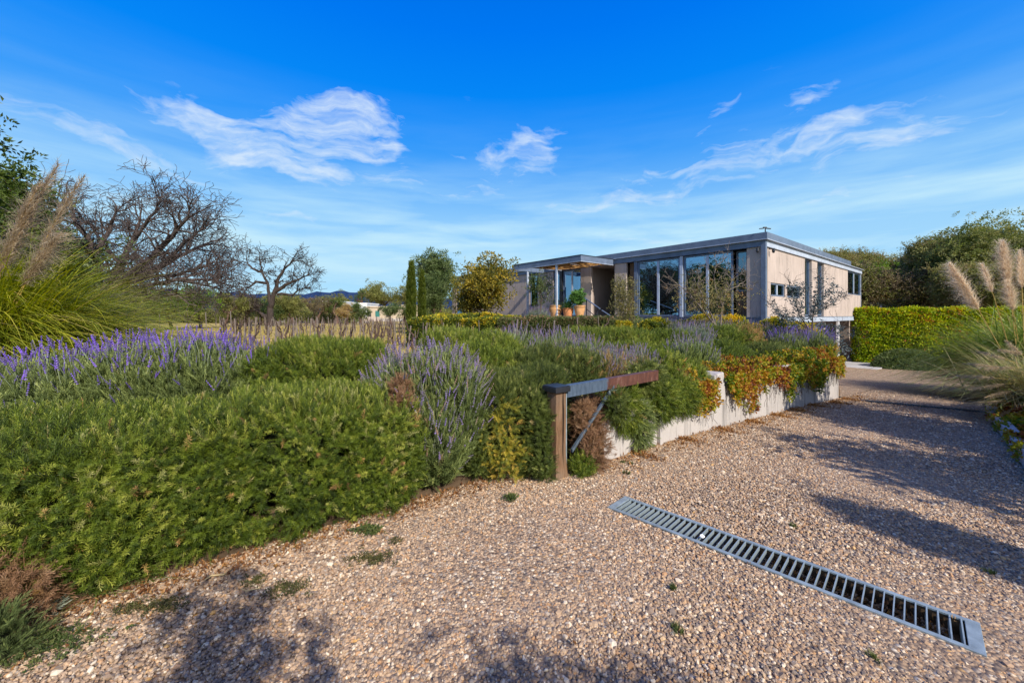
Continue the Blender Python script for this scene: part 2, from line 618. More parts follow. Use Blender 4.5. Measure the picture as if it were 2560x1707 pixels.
def mat_pebble():
    m, t = new_mat('pebble')
    a = t.new('ShaderNodeAttribute', attribute_type='INSTANCER', attribute_name='tint')
    c = t.ramp(a.outputs['Fac'], PEB)
    n = t.noise(objc(t), 3.0, 4)
    c = t.mix(t.math('MULTIPLY', n, 0.35), c, (0.38, 0.27, 0.20))
    t.l.new(principled(t, c, 0.7, 0, 0.3), t.out.inputs[0])
    return m
M['pebble'] = mat_pebble()


def mat_field():
    m, t = new_mat('field_grass')
    p = pos(t)
    a = t.noise(p, 0.35, 5, 0.6)
    b = t.noise(p, 6, 5, 0.7)
    c = t.ramp(b, [(0.3, (0.24, 0.17, 0.055)), (0.55, (0.42, 0.31, 0.11)), (0.75, (0.50, 0.39, 0.16))])
    c = t.mix(t.math('MULTIPLY', t.math('SUBTRACT', a, 0.55, clamp=True), 6, clamp=True), c, (0.16, 0.17, 0.035))
    t.l.new(principled(t, c, 0.95, 0, 0.1, bump(t, b, 0.6, 0.05)), t.out.inputs[0])
    return m
M['field'] = mat_field()


def mat_hill():
    m, t = new_mat('hazy_wooded_hill')
    n = t.noise(pos(t), 0.01, 6, 0.6)
    c = t.ramp(n, [(0.35, (0.012, 0.030, 0.085)), (0.65, (0.022, 0.046, 0.12))])  # blue distance haze put into the colour of the woods
    t.l.new(principled(t, c, 0.95, 0, 0.05), t.out.inputs[0])
    return m
M['hill'] = mat_hill()

# foliage colour ramps: 0 darkest living leaf ... about 0.8 lit yellowish tip, above 0.92 dead
LF = {
    'rosemary': [(0, (0.010, 0.020, 0.003)), (0.35, (0.044, 0.074, 0.007)), (0.62, (0.112, 0.155, 0.010)), (0.82, (0.27, 0.29, 0.04)), (0.90, (0.30, 0.29, 0.11)), (0.95, (0.36, 0.22, 0.06)), (1, (0.19, 0.10, 0.045))],
    'rosemary_dull': [(0, (0.012, 0.021, 0.005)), (0.35, (0.044, 0.066, 0.011)), (0.62, (0.098, 0.125, 0.020)), (0.82, (0.30, 0.32, 0.08)), (0.90, (0.30, 0.26, 0.11)), (0.95, (0.36, 0.22, 0.06)), (1, (0.16, 0.085, 0.04))],
    'rosemary_yellow': [(0, (0.030, 0.050, 0.010)), (0.35, (0.10, 0.125, 0.014)), (0.62, (0.24, 0.22, 0.018)), (0.82, (0.40, 0.33, 0.03)), (1, (0.45, 0.30, 0.05))],
    'dry': [(0, (0.09, 0.048, 0.026)), (0.5, (0.22, 0.125, 0.060)), (1, (0.36, 0.24, 0.13))],
    'straw': [(0, (0.16, 0.11, 0.04)), (0.5, (0.34, 0.24, 0.09)), (1, (0.5, 0.36, 0.16))],
    'lavender': [(0, (0.048, 0.070, 0.022)), (0.4, (0.120, 0.160, 0.050)), (0.75, (0.24, 0.29, 0.085)), (0.9, (0.34, 0.38, 0.13)), (1, (0.24, 0.17, 0.09))],
    'lavender_grey': [(0, (0.075, 0.095, 0.075)), (0.5, (0.17, 0.21, 0.16)), (1, (0.30, 0.33, 0.25))],
    'olive': [(0, (0.025, 0.042, 0.014)), (0.4, (0.070, 0.105, 0.030)), (0.75, (0.14, 0.185, 0.06)), (1, (0.27, 0.30, 0.15))],
    'dark_tree': [(0, (0.020, 0.036, 0.008)), (0.4, (0.058, 0.092, 0.016)), (0.75, (0.12, 0.165, 0.030)), (1, (0.22, 0.24, 0.07))],
    'right_tree': [(0, (0.035, 0.050, 0.014)), (0.4, (0.095, 0.120, 0.028)), (0.75, (0.18, 0.205, 0.05)), (1, (0.27, 0.26, 0.09))],
    'scrub': [(0, (0.055, 0.062, 0.020)), (0.4, (0.135, 0.140, 0.038)), (0.75, (0.22, 0.225, 0.055)), (1, (0.30, 0.23, 0.10))],
    'scrub_brown': [(0, (0.07, 0.050, 0.032)), (0.4, (0.15, 0.112, 0.066)), (0.75, (0.21, 0.17, 0.08)), (1, (0.27, 0.23, 0.09))],
    'bright_leaf': [(0, (0.035, 0.075, 0.008)), (0.5, (0.11, 0.20, 0.016)), (1, (0.28, 0.36, 0.04))],
    'golden': [(0, (0.045, 0.055, 0.012)), (0.35, (0.13, 0.125, 0.020)), (0.65, (0.28, 0.21, 0.022)), (1, (0.50, 0.34, 0.03))],
    'euonymus': [(0, (0.016, 0.032, 0.010)), (0.30, (0.040, 0.066, 0.016)), (0.5, (0.10, 0.14, 0.02)), (0.68, (0.26, 0.27, 0.02)), (0.85, (0.50, 0.40, 0.02)), (1, (0.66, 0.45, 0.03))],
    'photinia': [(0, (0.018, 0.034, 0.012)), (0.4, (0.055, 0.085, 0.026)), (0.7, (0.12, 0.15, 0.042)), (0.88, (0.19, 0.15, 0.08)), (1, (0.30, 0.17, 0.10))],
    'hedge_wall': [(0, (0.035, 0.065, 0.006)), (0.3, (0.12, 0.20, 0.010)), (0.6, (0.32, 0.40, 0.012)), (0.85, (0.52, 0.52, 0.02)), (0.95, (0.45, 0.30, 0.03)), (1, (0.40, 0.15, 0.03))],
    'creeper': [(0, (0.08, 0.026, 0.016)), (0.2, (0.21, 0.060, 0.022)), (0.38, (0.33, 0.125, 0.022)), (0.54, (0.42, 0.25, 0.02)), (0.72, (0.30, 0.30, 0.018)), (1, (0.075, 0.13, 0.012))],
    'euca': [(0, (0.035, 0.050, 0.055)), (0.5, (0.085, 0.11, 0.115)), (1, (0.22, 0.26, 0.25))],
    'pale_small': [(0, (0.10, 0.10, 0.035)), (0.5, (0.22, 0.20, 0.07)), (0.8, (0.36, 0.30, 0.11)), (1, (0.42, 0.22, 0.08))],
    'cypress': [(0, (0.026, 0.045, 0.006)), (0.5, (0.080, 0.120, 0.012)), (1, (0.18, 0.21, 0.03))],
    'agave': [(0, (0.045, 0.10, 0.03)), (1, (0.15, 0.30, 0.07))],
    'grass': [(0, (0.10, 0.12, 0.02)), (0.5, (0.34, 0.28, 0.07)), (1, (0.52, 0.40, 0.14))],
    'weed': [(0, (0.03, 0.05, 0.015)), (0.6, (0.08, 0.115, 0.03)), (1, (0.17, 0.19, 0.06))],
    'mat_weed': [(0, (0.05, 0.05, 0.02)), (0.6, (0.09, 0.095, 0.03)), (1, (0.16, 0.13, 0.05))],
    'litter': [(0, (0.11, 0.045, 0.02)), (0.5, (0.26, 0.12, 0.04)), (1, (0.42, 0.24, 0.08))],
}
for k_, st_ in LF.items():
    M['leaf_' + k_] = mat_leaf('leaf_' + k_, st_, trans=0.16 if 'rosemary' in k_ else 0.30)
M['flower'] = mat_leaf('lavender_flower', [(0, (0.060, 0.048, 0.085)), (0.4, (0.092, 0.060, 0.19)), (0.75, (0.13, 0.058, 0.36)), (1, (0.20, 0.09, 0.50))], trans=0.15)
M['flower_faded'] = mat_leaf('lavender_flower_faded', [(0, (0.095, 0.080, 0.085)), (0.5, (0.150, 0.125, 0.17)), (0.8, (0.17, 0.11, 0.30)), (0.92, (0.24, 0.17, 0.13)), (1, (0.22, 0.14, 0.09))], trans=0.15)
M['stalk'] = mat_leaf('lavender_stalk', [(0, (0.10, 0.14, 0.08)), (1, (0.24, 0.28, 0.16))], trans=0.1)
M['blade'] = mat_leaf('grass_blade', [(0, (0.06, 0.09, 0.012)), (0.45, (0.20, 0.24, 0.02)), (0.8, (0.42, 0.40, 0.03)), (1, (0.58, 0.45, 0.16))], attr='GEOMETRY', trans=0.3)
M['blade_green'] = mat_leaf('grass_blade_green', [(0, (0.06, 0.10, 0.02)), (0.5, (0.16, 0.23, 0.05)), (0.85, (0.34, 0.38, 0.12)), (1, (0.50, 0.42, 0.18))], attr='GEOMETRY', trans=0.3)
M['blade_pale'] = mat_leaf('grass_blade_pale', [(0, (0.14, 0.13, 0.05)), (0.5, (0.32, 0.28, 0.13)), (1, (0.55, 0.44, 0.25))], attr='GEOMETRY', trans=0.3)
M['plume'] = mat_leaf('grass_plume', [(0, (0.46, 0.37, 0.28)), (0.5, (0.66, 0.55, 0.42)), (1, (0.82, 0.74, 0.60))], attr='GEOMETRY', trans=0.45)
M['plume_brown'] = mat_leaf('grass_plume_brown', [(0, (0.26, 0.20, 0.14)), (0.5, (0.44, 0.35, 0.24)), (1, (0.66, 0.56, 0.40))], attr='GEOMETRY', trans=0.4)

# ------------------------------------------------------------------ instancing of leaves, pebbles
_groups = {}


def gn_group(coll):
    if coll.name in _groups:
        return _groups[coll.name]
    g = bpy.data.node_groups.new('scatter_' + coll.name, 'GeometryNodeTree')
    g.interface.new_socket('Geometry', in_out='INPUT', socket_type='NodeSocketGeometry')
    g.interface.new_socket('Geometry', in_out='OUTPUT', socket_type='NodeSocketGeometry')
    N, L = g.nodes, g.links
    gi, go = N.new('NodeGroupInput'), N.new('NodeGroupOutput')
    ci = N.new('GeometryNodeCollectionInfo')
    ci.inputs['Collection'].default_value = coll
    ci.inputs['Separate Children'].default_value = True
    ci.inputs['Reset Children'].default_value = True
    iop = N.new('GeometryNodeInstanceOnPoints')
    iop.inputs['Pick Instance'].default_value = True

    def attr(name, typ):
        a = N.new('GeometryNodeInputNamedAttribute')
        a.data_type = typ
        a.inputs['Name'].default_value = name
        return a.outputs[0]
    e2r = N.new('FunctionNodeEulerToRotation')
    L.new(attr('rot', 'FLOAT_VECTOR'), e2r.inputs[0])
    L.new(gi.outputs[0], iop.inputs['Points'])
    L.new(ci.outputs[0], iop.inputs['Instance'])
    L.new(attr('pick', 'INT'), iop.inputs['Instance Index'])
    L.new(e2r.outputs[0], iop.inputs['Rotation'])
    L.new(attr('scl', 'FLOAT_VECTOR'), iop.inputs['Scale'])
    L.new(iop.outputs[0], go.inputs[0])
    _groups[coll.name] = g
    return g


_protos = {}


def proto_set(key, builder, n, mats):
    """collection of n unlinked prototype meshes"""
    kk = (key,) + tuple(m.name for m in mats)
    if kk in _protos:
        return _protos[kk]
    c = bpy.data.collections.new('leaf_set_%d_%s' % (len(_protos), key))
    for i in range(n):
        V, Fc, mi = builder(np.random.default_rng(100 + i))
        me = bpy.data.meshes.new('%s_%d' % (key, i))
        me.from_pydata([tuple(v) for v in V], [], [tuple(int(a) for a in f) for f in Fc])
        for m in mats:
            me.materials.append(m)
        tv = np.array([v[2] for v in V])
        ta = me.attributes.new('tipf', 'FLOAT', 'POINT')
        ta.data.foreach_set('value', np.clip(tv, 0, 1.2).astype(np.float32))
        if mi is not None:
            me.polygons.foreach_set('material_index', np.array(mi, dtype=np.int32))
        o = bpy.data.objects.new('%s_%d' % (key, i), me)
        c.objects.link(o)
    _protos[kk] = (c, n)
    return _protos[kk]


def basis_euler(d, spin):
    """euler (n,3) turning +Z onto unit vectors d (n,3) with a spin about it"""
    d = d / (np.linalg.norm(d, axis=1, keepdims=True) + 1e-9)
    # R = Rz(c) Ry(b) Rz(a): XYZ euler needs matrix route
    b = np.arccos(np.clip(d[:, 2], -1, 1))
    c = np.arctan2(d[:, 1], d[:, 0])
    a = spin
    ca, sa, cb, sb, cc, sc = np.cos(a), np.sin(a), np.cos(b), np.sin(b), np.cos(c), np.sin(c)
    m00 = cc * cb * ca - sc * sa
    m10 = sc * cb * ca + cc * sa
    m20 = -sb * ca
    m21 = sb * sa
    m22 = cb
    ey = np.arcsin(np.clip(-m20, -1, 1))
    ex = np.arctan2(m21, m22)
    ez = np.arctan2(m10, m00)
    return np.stack([ex, ey, ez], axis=1)


def scatter(name, pset, P, D, S, tint, parent=None, kind='stuff', label=None, pick=None):
    """instances of a prototype set at points P, +Z along D, scale S"""
    coll, n = pset
    P = np.asarray(P, dtype=float)
    N_ = len(P)
    off = np.array(origin_of(parent))
    rot = basis_euler(np.asarray(D, dtype=float), rng.uniform(0, 2 * math.pi, N_))
    S = np.asarray(S, dtype=float)
    if S.ndim == 0:
        S = np.full(N_, float(S))
    if S.ndim == 1:
        S = np.repeat(S[:, None], 3, axis=1)
    me = bpy.data.meshes.new(name)
    me.vertices.add(N_)
    me.vertices.foreach_set('co', (P - off).astype(np.float32).ravel())
    for nm, typ, arr, fld in (('rot', 'FLOAT_VECTOR', rot, 'vector'), ('scl', 'FLOAT_VECTOR', S, 'vector'),
                              ('tint', 'FLOAT', np.clip(tint, 0, 1), 'value')):
        a = me.attributes.new(nm, typ, 'POINT')
        a.data.foreach_set(fld, np.asarray(arr, dtype=np.float32).ravel())
    a = me.attributes.new('pick', 'INT', 'POINT')
    a.data.foreach_set('value', (rng.integers(0, n, N_) if pick is None else pick).astype(np.int32))
    o = bpy.data.objects.new(name, me)
    link(o, parent)
    md = o.modifiers.new('scatter', 'NODES')
    md.node_group = gn_group(coll)
    if kind:
        o['kind'] = kind
    if label:
        o['label'] = label
    return o


# ---- prototype shapes (unit size, growing along +Z)
def leaf_quad(V, Fc, p, d, side, L, W, fold=0.0):
    b = len(V)
    n = np.cross(d, side)
    mid = p + d * L * 0.5
    V += [p, mid + side * W * 0.5 + n * fold * W, p + d * L, mid - side * W * 0.5 + n * fold * W]
    Fc.append((b, b + 1, b + 2, b + 3))


def leaf_fold(V, Fc, p, d, side, L, W, fold=0.25, curl=0.15):
    """leaf of 4 triangles folded along the midrib"""
    b = len(V)
    n = np.cross(d, side)
    V += [p, p + d * L * 0.45 + side * W * 0.5 + n * fold * W, p + d * L - n * curl * L, p + d * L * 0.45 - side * W * 0.5 + n * fold * W, p + d * L * 0.5]
    Fc += [(b, b + 1, b + 4), (b + 1, b + 2, b + 4), (b + 4, b + 2, b + 3), (b, b + 4, b + 3)]


def rand_dir(r, up=0.0):
    d = r.normal(size=3)
    d[2] += up
    return d / np.linalg.norm(d)


def perp(r, d):
    s = np.cross(d, r.normal(size=3))
    return s / (np.linalg.norm(s) + 1e-9)


def proto_needles(count, nl, nw, ang):
    def f(r):
        V, Fc = [], []
        bend = r.normal(size=2) * 0.10
        for i in range(count):
            s = (i + r.uniform(0, 1)) / count
            z = 0.08 + 0.92 * s
            p = np.array([bend[0] * z * z, bend[1] * z * z, z])
            a = i * 2.4 + r.uniform(-0.3, 0.3)
            an = ang * (1.15 - 0.75 * s) + r.uniform(-0.12, 0.12)
            d = np.array([math.cos(a) * math.sin(an), math.sin(a) * math.sin(an), math.cos(an)])
            leaf_quad(V, Fc, p, d, np.array([-math.sin(a), math.cos(a), 0.0]), nl * r.uniform(0.75, 1.15) * (1.05 - 0.35 * s), nw)
        # stem
        b = len(V)
        for z in (0.0, 1.0):
            for k in range(3):
                a = k * 2.094
                V.append(np.array([bend[0] * z * z + 0.012 * math.cos(a), bend[1] * z * z + 0.012 * math.sin(a), z]))
        for k in range(3):
            Fc.append((b + k, b + (k + 1) % 3, b + 3 + (k + 1) % 3, b + 3 + k))
        return V, Fc, None
    return f


def proto_clump(count, L, W, rad=0.5, up=0.4):
    def f(r):
        V, Fc = [], []
        for i in range(count):
            q = rand_dir(r)
            q[2] = abs(q[2]) * 1.0 - 0.15
            p = q * rad * r.uniform(0.25, 1.0)
            d = rand_dir(r) * 0.8 + q * 0.9 + np.array([0, 0, up])
            d /= np.linalg.norm(d)
            leaf_fold(V, Fc, p, d, perp(r, d), L * r.uniform(0.7, 1.2), W * r.uniform(0.8, 1.15))
        return V, Fc, None
    return f


def proto_spray(count, L, W, droop=0.3):
    """a twig with leaves along it"""
    def f(r):
        V, Fc = [], []
        bend = r.normal(size=2) * 0.15
        for i in range(count):
            s = (i + r.uniform(0, 1)) / count
            p = np.array([bend[0] * s * s, bend[1] * s * s, s])
            a = i * 2.4 + r.uniform(-0.5, 0.5)
            an = r.uniform(0.7, 1.3)
            d = np.array([math.cos(a) * math.sin(an), math.sin(a) * math.sin(an), math.cos(an) - droop])
            d /= np.linalg.norm(d)
            leaf_fold(V, Fc, p, d, perp(r, d), L * r.uniform(0.7, 1.15), W)
        b = len(V)
        for z, w in ((0.0, 0.02), (1.0, 0.006)):
            for k in range(3):
                a = k * 2.094
                V.append(np.array([bend[0] * z * z + w * math.cos(a), bend[1] * z * z + w * math.sin(a), z]))
        for k in range(3):
            Fc.append((b + k, b + (k + 1) % 3, b + 3 + (k + 1) % 3, b + 3 + k))
        return V, Fc, None
    return f


def proto_flower(r):
    """lavender stalk with a flower spike; slot 0 stalk, slot 1 flower"""
    V, Fc, mi = [], [], []
    bend = r.normal(size=2) * 0.09

    def at(z):
        return np.array([bend[0] * z * z, bend[1] * z * z, z])
    for (z0, z1) in ((0.0, 0.4), (0.4, 0.8)):
        b = len(V)
        for z in (z0, z1):
            for k in range(3):
                a = k * 2.094
                V.append(at(z) + 0.0085 * np.array([math.cos(a), math.sin(a), 0]))
        for k in range(3):
            Fc.append((b + k, b + (k + 1) % 3, b + 3 + (k + 1) % 3, b + 3 + k))
            mi.append(0)
    z0 = 0.70 + r.uniform(-0.05, 0.05)
    n = 6
    for i in range(n):
        z = z0 + (1 - z0) * i / (n - 1)
        rad = 0.030 * (1.0 - 0.45 * i / (n - 1)) * r.uniform(0.85, 1.15)
        if i == 1 and r.uniform() < 0.6:
            rad *= 0.5
        b = len(V)
        c = at(z)
        h = 0.032
        rot = r.uniform(0, 2)
        V.append(c + np.array([0, 0, h]))
        V.append(c - np.array([0, 0, h * 0.7]))
        for k in range(5):
            a = rot + k * 2 * math.pi / 5
            V.append(c + rad * (1.25 if k % 2 else 0.8) * np.array([math.cos(a), math.sin(a), 0.1]))
        for k in range(5):
            Fc += [(b, b + 2 + k, b + 2 + (k + 1) % 5), (b + 1, b + 2 + (k + 1) % 5, b + 2 + k)]
            mi += [1, 1]
    return V, Fc, mi


def proto_pebble(r):
    import bmesh
    bm = bmesh.new()
    bmesh.ops.create_icosphere(bm, subdivisions=1, radius=0.5)
    ax = np.array([1.0, r.uniform(0.62, 0.95), r.uniform(0.42, 0.7)])
    V = [np.array(v.co) * ax * (1 + r.normal() * 0.09) for v in bm.verts]
    bm.verts.index_update()
    Fc = [tuple(v.index for v in f.verts) for f in bm.faces]
    bm.free()
    return V, Fc, None


def proto_tuft(count, spread=0.5, w=0.02):
    def f(r):
        V, Fc = [], []
        for i in range(count):
            a = r.uniform(0, 2 * math.pi)
            q = np.array([math.cos(a), math.sin(a), 0])
            s = np.array([-q[1], q[0], 0])
            h = r.uniform(0.5, 1.0)
            o = q * r.uniform(0, 0.18)
            out = r.uniform(0.1, 1.0) * spread
            b = len(V)
            V += [o - s * w, o + s * w, o + q * out * 0.35 * h + s * w * 0.8 + np.array([0, 0, h * 0.6]), o + q * out * 0.35 * h - s * w * 0.8 + np.array([0, 0, h * 0.6]),
                  o + q * out * h + np.array([0, 0, h])]
            Fc += [(b, b + 1, b + 2, b + 3), (b + 3, b + 2, b + 4)]
        return V, Fc, None
    return f


def proto_twigs(count, leaves, L, W):
    """airy bundle of twigs with a few small leaves"""
    def f(r):
        V, Fc, = [], []
        for i in range(count):
            d = rand_dir(r, 1.0)
            p = np.zeros(3) + r.normal(size=3) * 0.05
            for sgm in range(2):
                q = p + d * 0.5
                b = len(V)
                s = perp(r, d)
                w0, w1 = (0.016, 0.010) if sgm == 0 else (0.010, 0.003)
                n2 = np.cross(d, s)
                for (c, w) in ((p, w0), (q, w1)):
                    for k in range(3):
                        a = k * 2.094
                        V.append(c + w * (s * math.cos(a) + n2 * math.sin(a)))
                for k in range(3):
                    Fc.append((b + k, b + (k + 1) % 3, b + 3 + (k + 1) % 3, b + 3 + k))
                for j in range(leaves):
                    pp = p + (q - p) * r.uniform()
                    dd = rand_dir(r, 0.3)
                    leaf_fold(V, Fc, pp, dd, perp(r, dd), L * r.uniform(0.6, 1.2), W)
                p = q
                d = d + r.normal(size=3) * 0.35
                d /= np.linalg.norm(d)
        return V, Fc, None
    return f


def pset_rosemary(mat, coarse=False):
    return proto_set('sprig_c' if coarse else 'sprig', proto_needles(26 if coarse else 34, 0.32 if coarse else 0.30, 0.055 if coarse else 0.030, 1.3), 4, [M['leaf_' + mat]])


def pset_lav(mat='lavender'):
    return proto_set('lavsprig', proto_needles(26, 0.34, 0.032, 0.6), 3, [M['leaf_' + mat]])


def pset_clump(mat, count=18, L=0.42, W=0.2):
    return proto_set('clump_%d_%.2f' % (count, L), proto_clump(count, L, W), 3, [M['leaf_' + mat]])


def pset_flower(mat='flower'):
    return proto_set('flower', proto_flower, 4, [M['stalk'], M[mat]])


PS_PEB = proto_set('pebble', proto_pebble, 6, [M['pebble']])

# ------------------------------------------------------------------ the lie of the land
O2 = np.array([1.02, 4.34])
DT = np.array([0.794, 0.608])
DN = np.array([-0.608, 0.794])
DROP_N = -2.85


def tn(x, y):
    dx, dy = x - O2[0], y - O2[1]
    return dx * DT[0] + dy * DT[1], dx * DN[0] + dy * DN[1]


def xy(t, n):
    return O2[0] + t * DT[0] + n * DN[0], O2[1] + t * DT[1] + n * DN[1]


def sstep(a, b, x):
    u = np.clip((x - a) / (b - a), 0, 1)
    return u * u * (3 - 2 * u)


def drive_z(t):
    s = np.clip(t - 0.2, 0, 27)
    return -0.0545 * (s - 1.2 * (1 - np.exp(-s / 1.2)))


def garden_z(t, n):
    left = 0.36 * sstep(0.2, 1.6, n)
    right = 0.40 + 0.22 * sstep(2, 9, t) + 0.30 * sstep(0.5, 4.5, n) * sstep(3, 9, t)
    w = sstep(-0.2, 0.5, t)
    g = left * (1 - w) + right * w
    fade = sstep(9, 16, n)
    return g * (1 - fade) + 0.36 * fade


def kerb_n(t):
    return -2.78 + 0.10 * np.clip(np.asarray(t, float) - 3.9, -0.7, 5.2)


def land_z(t, n):
    t, n = np.broadcast_arrays(np.asarray(t, float), np.asarray(n, float))
    dz = drive_z(t)
    g = garden_z(t, n)
    edge = 8.8 + 1.15 * np.clip(n, 0, 4)            # where the planted bank ends and the forecourt begins
    court = sstep(-0.25, 0.25, t - edge) * (1 - sstep(12, 20, n))
    g2 = g * (1 - court) + dz * court
    out = np.where(n > 0.08, np.where(t < 0, np.minimum(g2, g2), g2), dz)
    out = np.where((n > 0.08) & (t < -0.1), left_blend(t, n), out)
    right = dz + 0.24 * sstep(0.1, 0.7, kerb_n(t) - n) * sstep(3.0, 4.2, t)
    right = right * (1 - sstep(8, 16, -n)) + 0.5 * sstep(8, 16, -n)
    out = np.where(n < kerb_n(t) - 0.05, right, out)
    end = sstep(30.2, 31.5, t)
    return out * (1 - end) + np.where(n > 20, 0.36, 1.25) * end * (1 - sstep(60, 140, t)) + 0.36 * end * sstep(60, 140, t)


def left_blend(t, n):
    return 0.36 * sstep(0.25, 1.6, n)


def gz(x, y):
    t, n = tn(x, y)
    return float(land_z(t, n))


def at(px, py, Y):
    """point seen at photo pixel (px, py) at depth Y"""
    return Vector(((px - CX) / F * Y, Y, EYE + (HY - py) / F * Y))


def on_drive(px, py):
    Y = 1.0
    for i in range(60):
        x = (px - CX) / F * Y
        t, n = tn(x, Y)
        Y = Y * 0.5 + 0.5 * (EYE - float(drive_z(t))) * F / (py - HY)
    return ((px - CX) / F * Y, Y)


# drains (corners from the photograph's ground points)
DR1 = (np.array([0.89, 3.39]), np.array([2.31, 1.95]), 0.285)
p2a, p2b = on_drive(2150, 1002), on_drive(2462, 1031)
DR2 = (np.array(p2a), np.array(p2b), 0.16)


def in_drain(X, Y, m=-0.004):
    r = np.zeros(len(X), bool)
    for (a, b, w) in (DR1, DR2):
        d = (b - a)
        L = np.linalg.norm(d)
        d = d / L
        nrm = np.array([-d[1], d[0]])
        s = (X - a[0]) * d[0] + (Y - a[1]) * d[1]
        q = (X - a[0]) * nrm[0] + (Y - a[1]) * nrm[1]
        r |= (s > -m) & (s < L + m) & (np.abs(q) < w / 2 + m)
    return r


def build_land():
    ts = np.unique(np.concatenate([np.linspace(-3000, -60, 8), np.linspace(-60, -8, 14), np.arange(-8, 34, 0.3), np.linspace(34, 90, 16), np.linspace(90, 4000, 14)]))
    ns = np.unique(np.concatenate([np.linspace(-3000, -40, 8), np.linspace(-40, -6, 14), np.arange(-6, 0, 0.3), [0.079, 0.081], np.arange(0.35, 12, 0.35), np.linspace(12, 80, 24), np.linspace(80, 4000, 14)]))
    T, N_ = np.meshgrid(ts, ns, indexing='ij')
    Z = land_z(T, N_)
    drv = (N_ < 0.5) & (N_ > np.where(T > 3, kerb_n(T) - 0.1, -2.95))
    Z = Z - 0.02 * drv - 0.25 * ((N_ < -0.25) & (N_ > np.maximum(-2.7, kerb_n(T) + 0.12)) & (T > -6) & (T < 12))
    Z = Z - 0.05 * ((T < 3.2) & (N_ <= -2.85) & (N_ > -5.4))
    X, Y = xy(T, N_)
    near = (np.abs(T) < 60) & (np.abs(N_) < 60) & ~drv & (N_ > 6)
    Z = Z + near * 0.03 * np.sin(X * 1.3 + 0.5 * Y) * np.cos(Y * 0.9)
    V = np.stack([X, Y, Z], axis=-1).reshape(-1, 3)
    a, b = T.shape
    I = np.arange(a * b).reshape(a, b)
    Fq = np.stack([I[:-1, :-1], I[1:, :-1], I[1:, 1:], I[:-1, 1:]], axis=-1).reshape(-1, 4)
    tc, nc = (T[:-1, :-1] + T[1:, 1:]) / 2, (N_[:-1, :-1] + N_[1:, 1:]) / 2
    o = mesh_np('ground', V, Fq, [M['field'], M['soil']], smooth=True)
    soil = ((nc < 9) & (nc > -6) & (tc < 32) & (tc > -9)).astype(np.int32).reshape(-1)
    o.data.polygons.foreach_set('material_index', soil)
    tag(o, kind='structure')
    # gravel drive and forecourt: a sheet above the ground
    def sheet(name, t0, t1, n0, n1, dt, dn, lift, bumpy=0.0, holes=False):
        tt = np.arange(t0, t1 + 1e-6, dt)
        if holes:
            for (a, b, w) in (DR1, DR2):
                ta, tb = sorted((tn(*a)[0], tn(*b)[0]))
                tt = np.concatenate([tt[(tt < ta - w - 0.02) | (tt > tb + w + 0.02)], np.arange(ta - w, tb + w, 0.015)])
            tt = np.sort(tt)
        nn = np.linspace(n0, n1, max(2, int((n1 - n0) / dn) + 1))
        T, N_ = np.meshgrid(tt, nn, indexing='ij')
        Z = drive_z(T) + lift + 0.012 * bumpy * (np.sin(T * 2.1 + N_ * 1.3) + np.sin(T * 0.9 - N_ * 2.7 + 1))
        X, Y = xy(T, N_)
        a, b = T.shape
        I = np.arange(a * b).reshape(a, b)
        Fq = np.stack([I[:-1, :-1], I[1:, :-1], I[1:, 1:], I[:-1, 1:]], axis=-1).reshape(-1, 4)
        if holes:
            cx_, cy_ = ((X[:-1, :-1] + X[1:, 1:]) / 2).reshape(-1), ((Y[:-1, :-1] + Y[1:, 1:]) / 2).reshape(-1)
            Fq = Fq[~in_drain(cx_, cy_, -0.014)]
        return mesh_np(name, np.stack([X, Y, Z], -1).reshape(-1, 3), Fq, M['gravel_base'], smooth=True)
    tag(sheet('gravel_driveway', -7, 30.4, -2.9, 0.0, 0.2, 0.02, 0.0, 0.3, True), kind='structure')
    tag(sheet('gravel_apron', -7, 3.6, -5.6, -2.902, 0.2, 0.2, 0.004, 0.3), kind='structure')
    tag(sheet('gravel_verge', -7, -0.15, 0.002, 0.42, 0.2, 0.1, 0.004, 0.3), kind='structure')
    tag(sheet('gravel_forecourt', 8.9, 30.4, 0.002, 11.0, 0.4, 0.4, 0.004), kind='structure')
build_land()

# distant hills
def build_hills():
    A = np.linspace(R(-62), R(62), 160)
    rows = []
    for i, a in enumerate(A):
        px = CX + F * math.tan(a)
        h = 172 + 18 * math.sin(a * 5 + 1) + 14 * math.sin(a * 13) + 6 * math.sin(a * 31 + 2)
        h *= 1.0 if px < 950 else 0.8
        rows.append(h)
    V, Fq = [], []
    for j, (d, f) in enumerate(((2500, 0.0), (2750, 0.6), (3000, 1.0), (3600, 0.9), (4400, 0.3))):
        for i, a in enumerate(A):
            jit = 1 + 0.05 * math.sin(i * 1.7 + j)
            dd = d * jit / max(0.45, math.cos(a))
            V.append((dd * math.sin(a), dd * math.cos(a), rows[i] * f / max(0.6, math.cos(a)) * 0.95 - 2))
    n = len(A)
    for j in range(4):
        for i in range(n - 1):
            Fq.append((j * n + i, j * n + i + 1, (j + 1) * n + i + 1, (j + 1) * n + i))
    o = mesh_np('hills', V, Fq, M['hill'], smooth=True)
    tag(o, kind='structure')
build_hills()

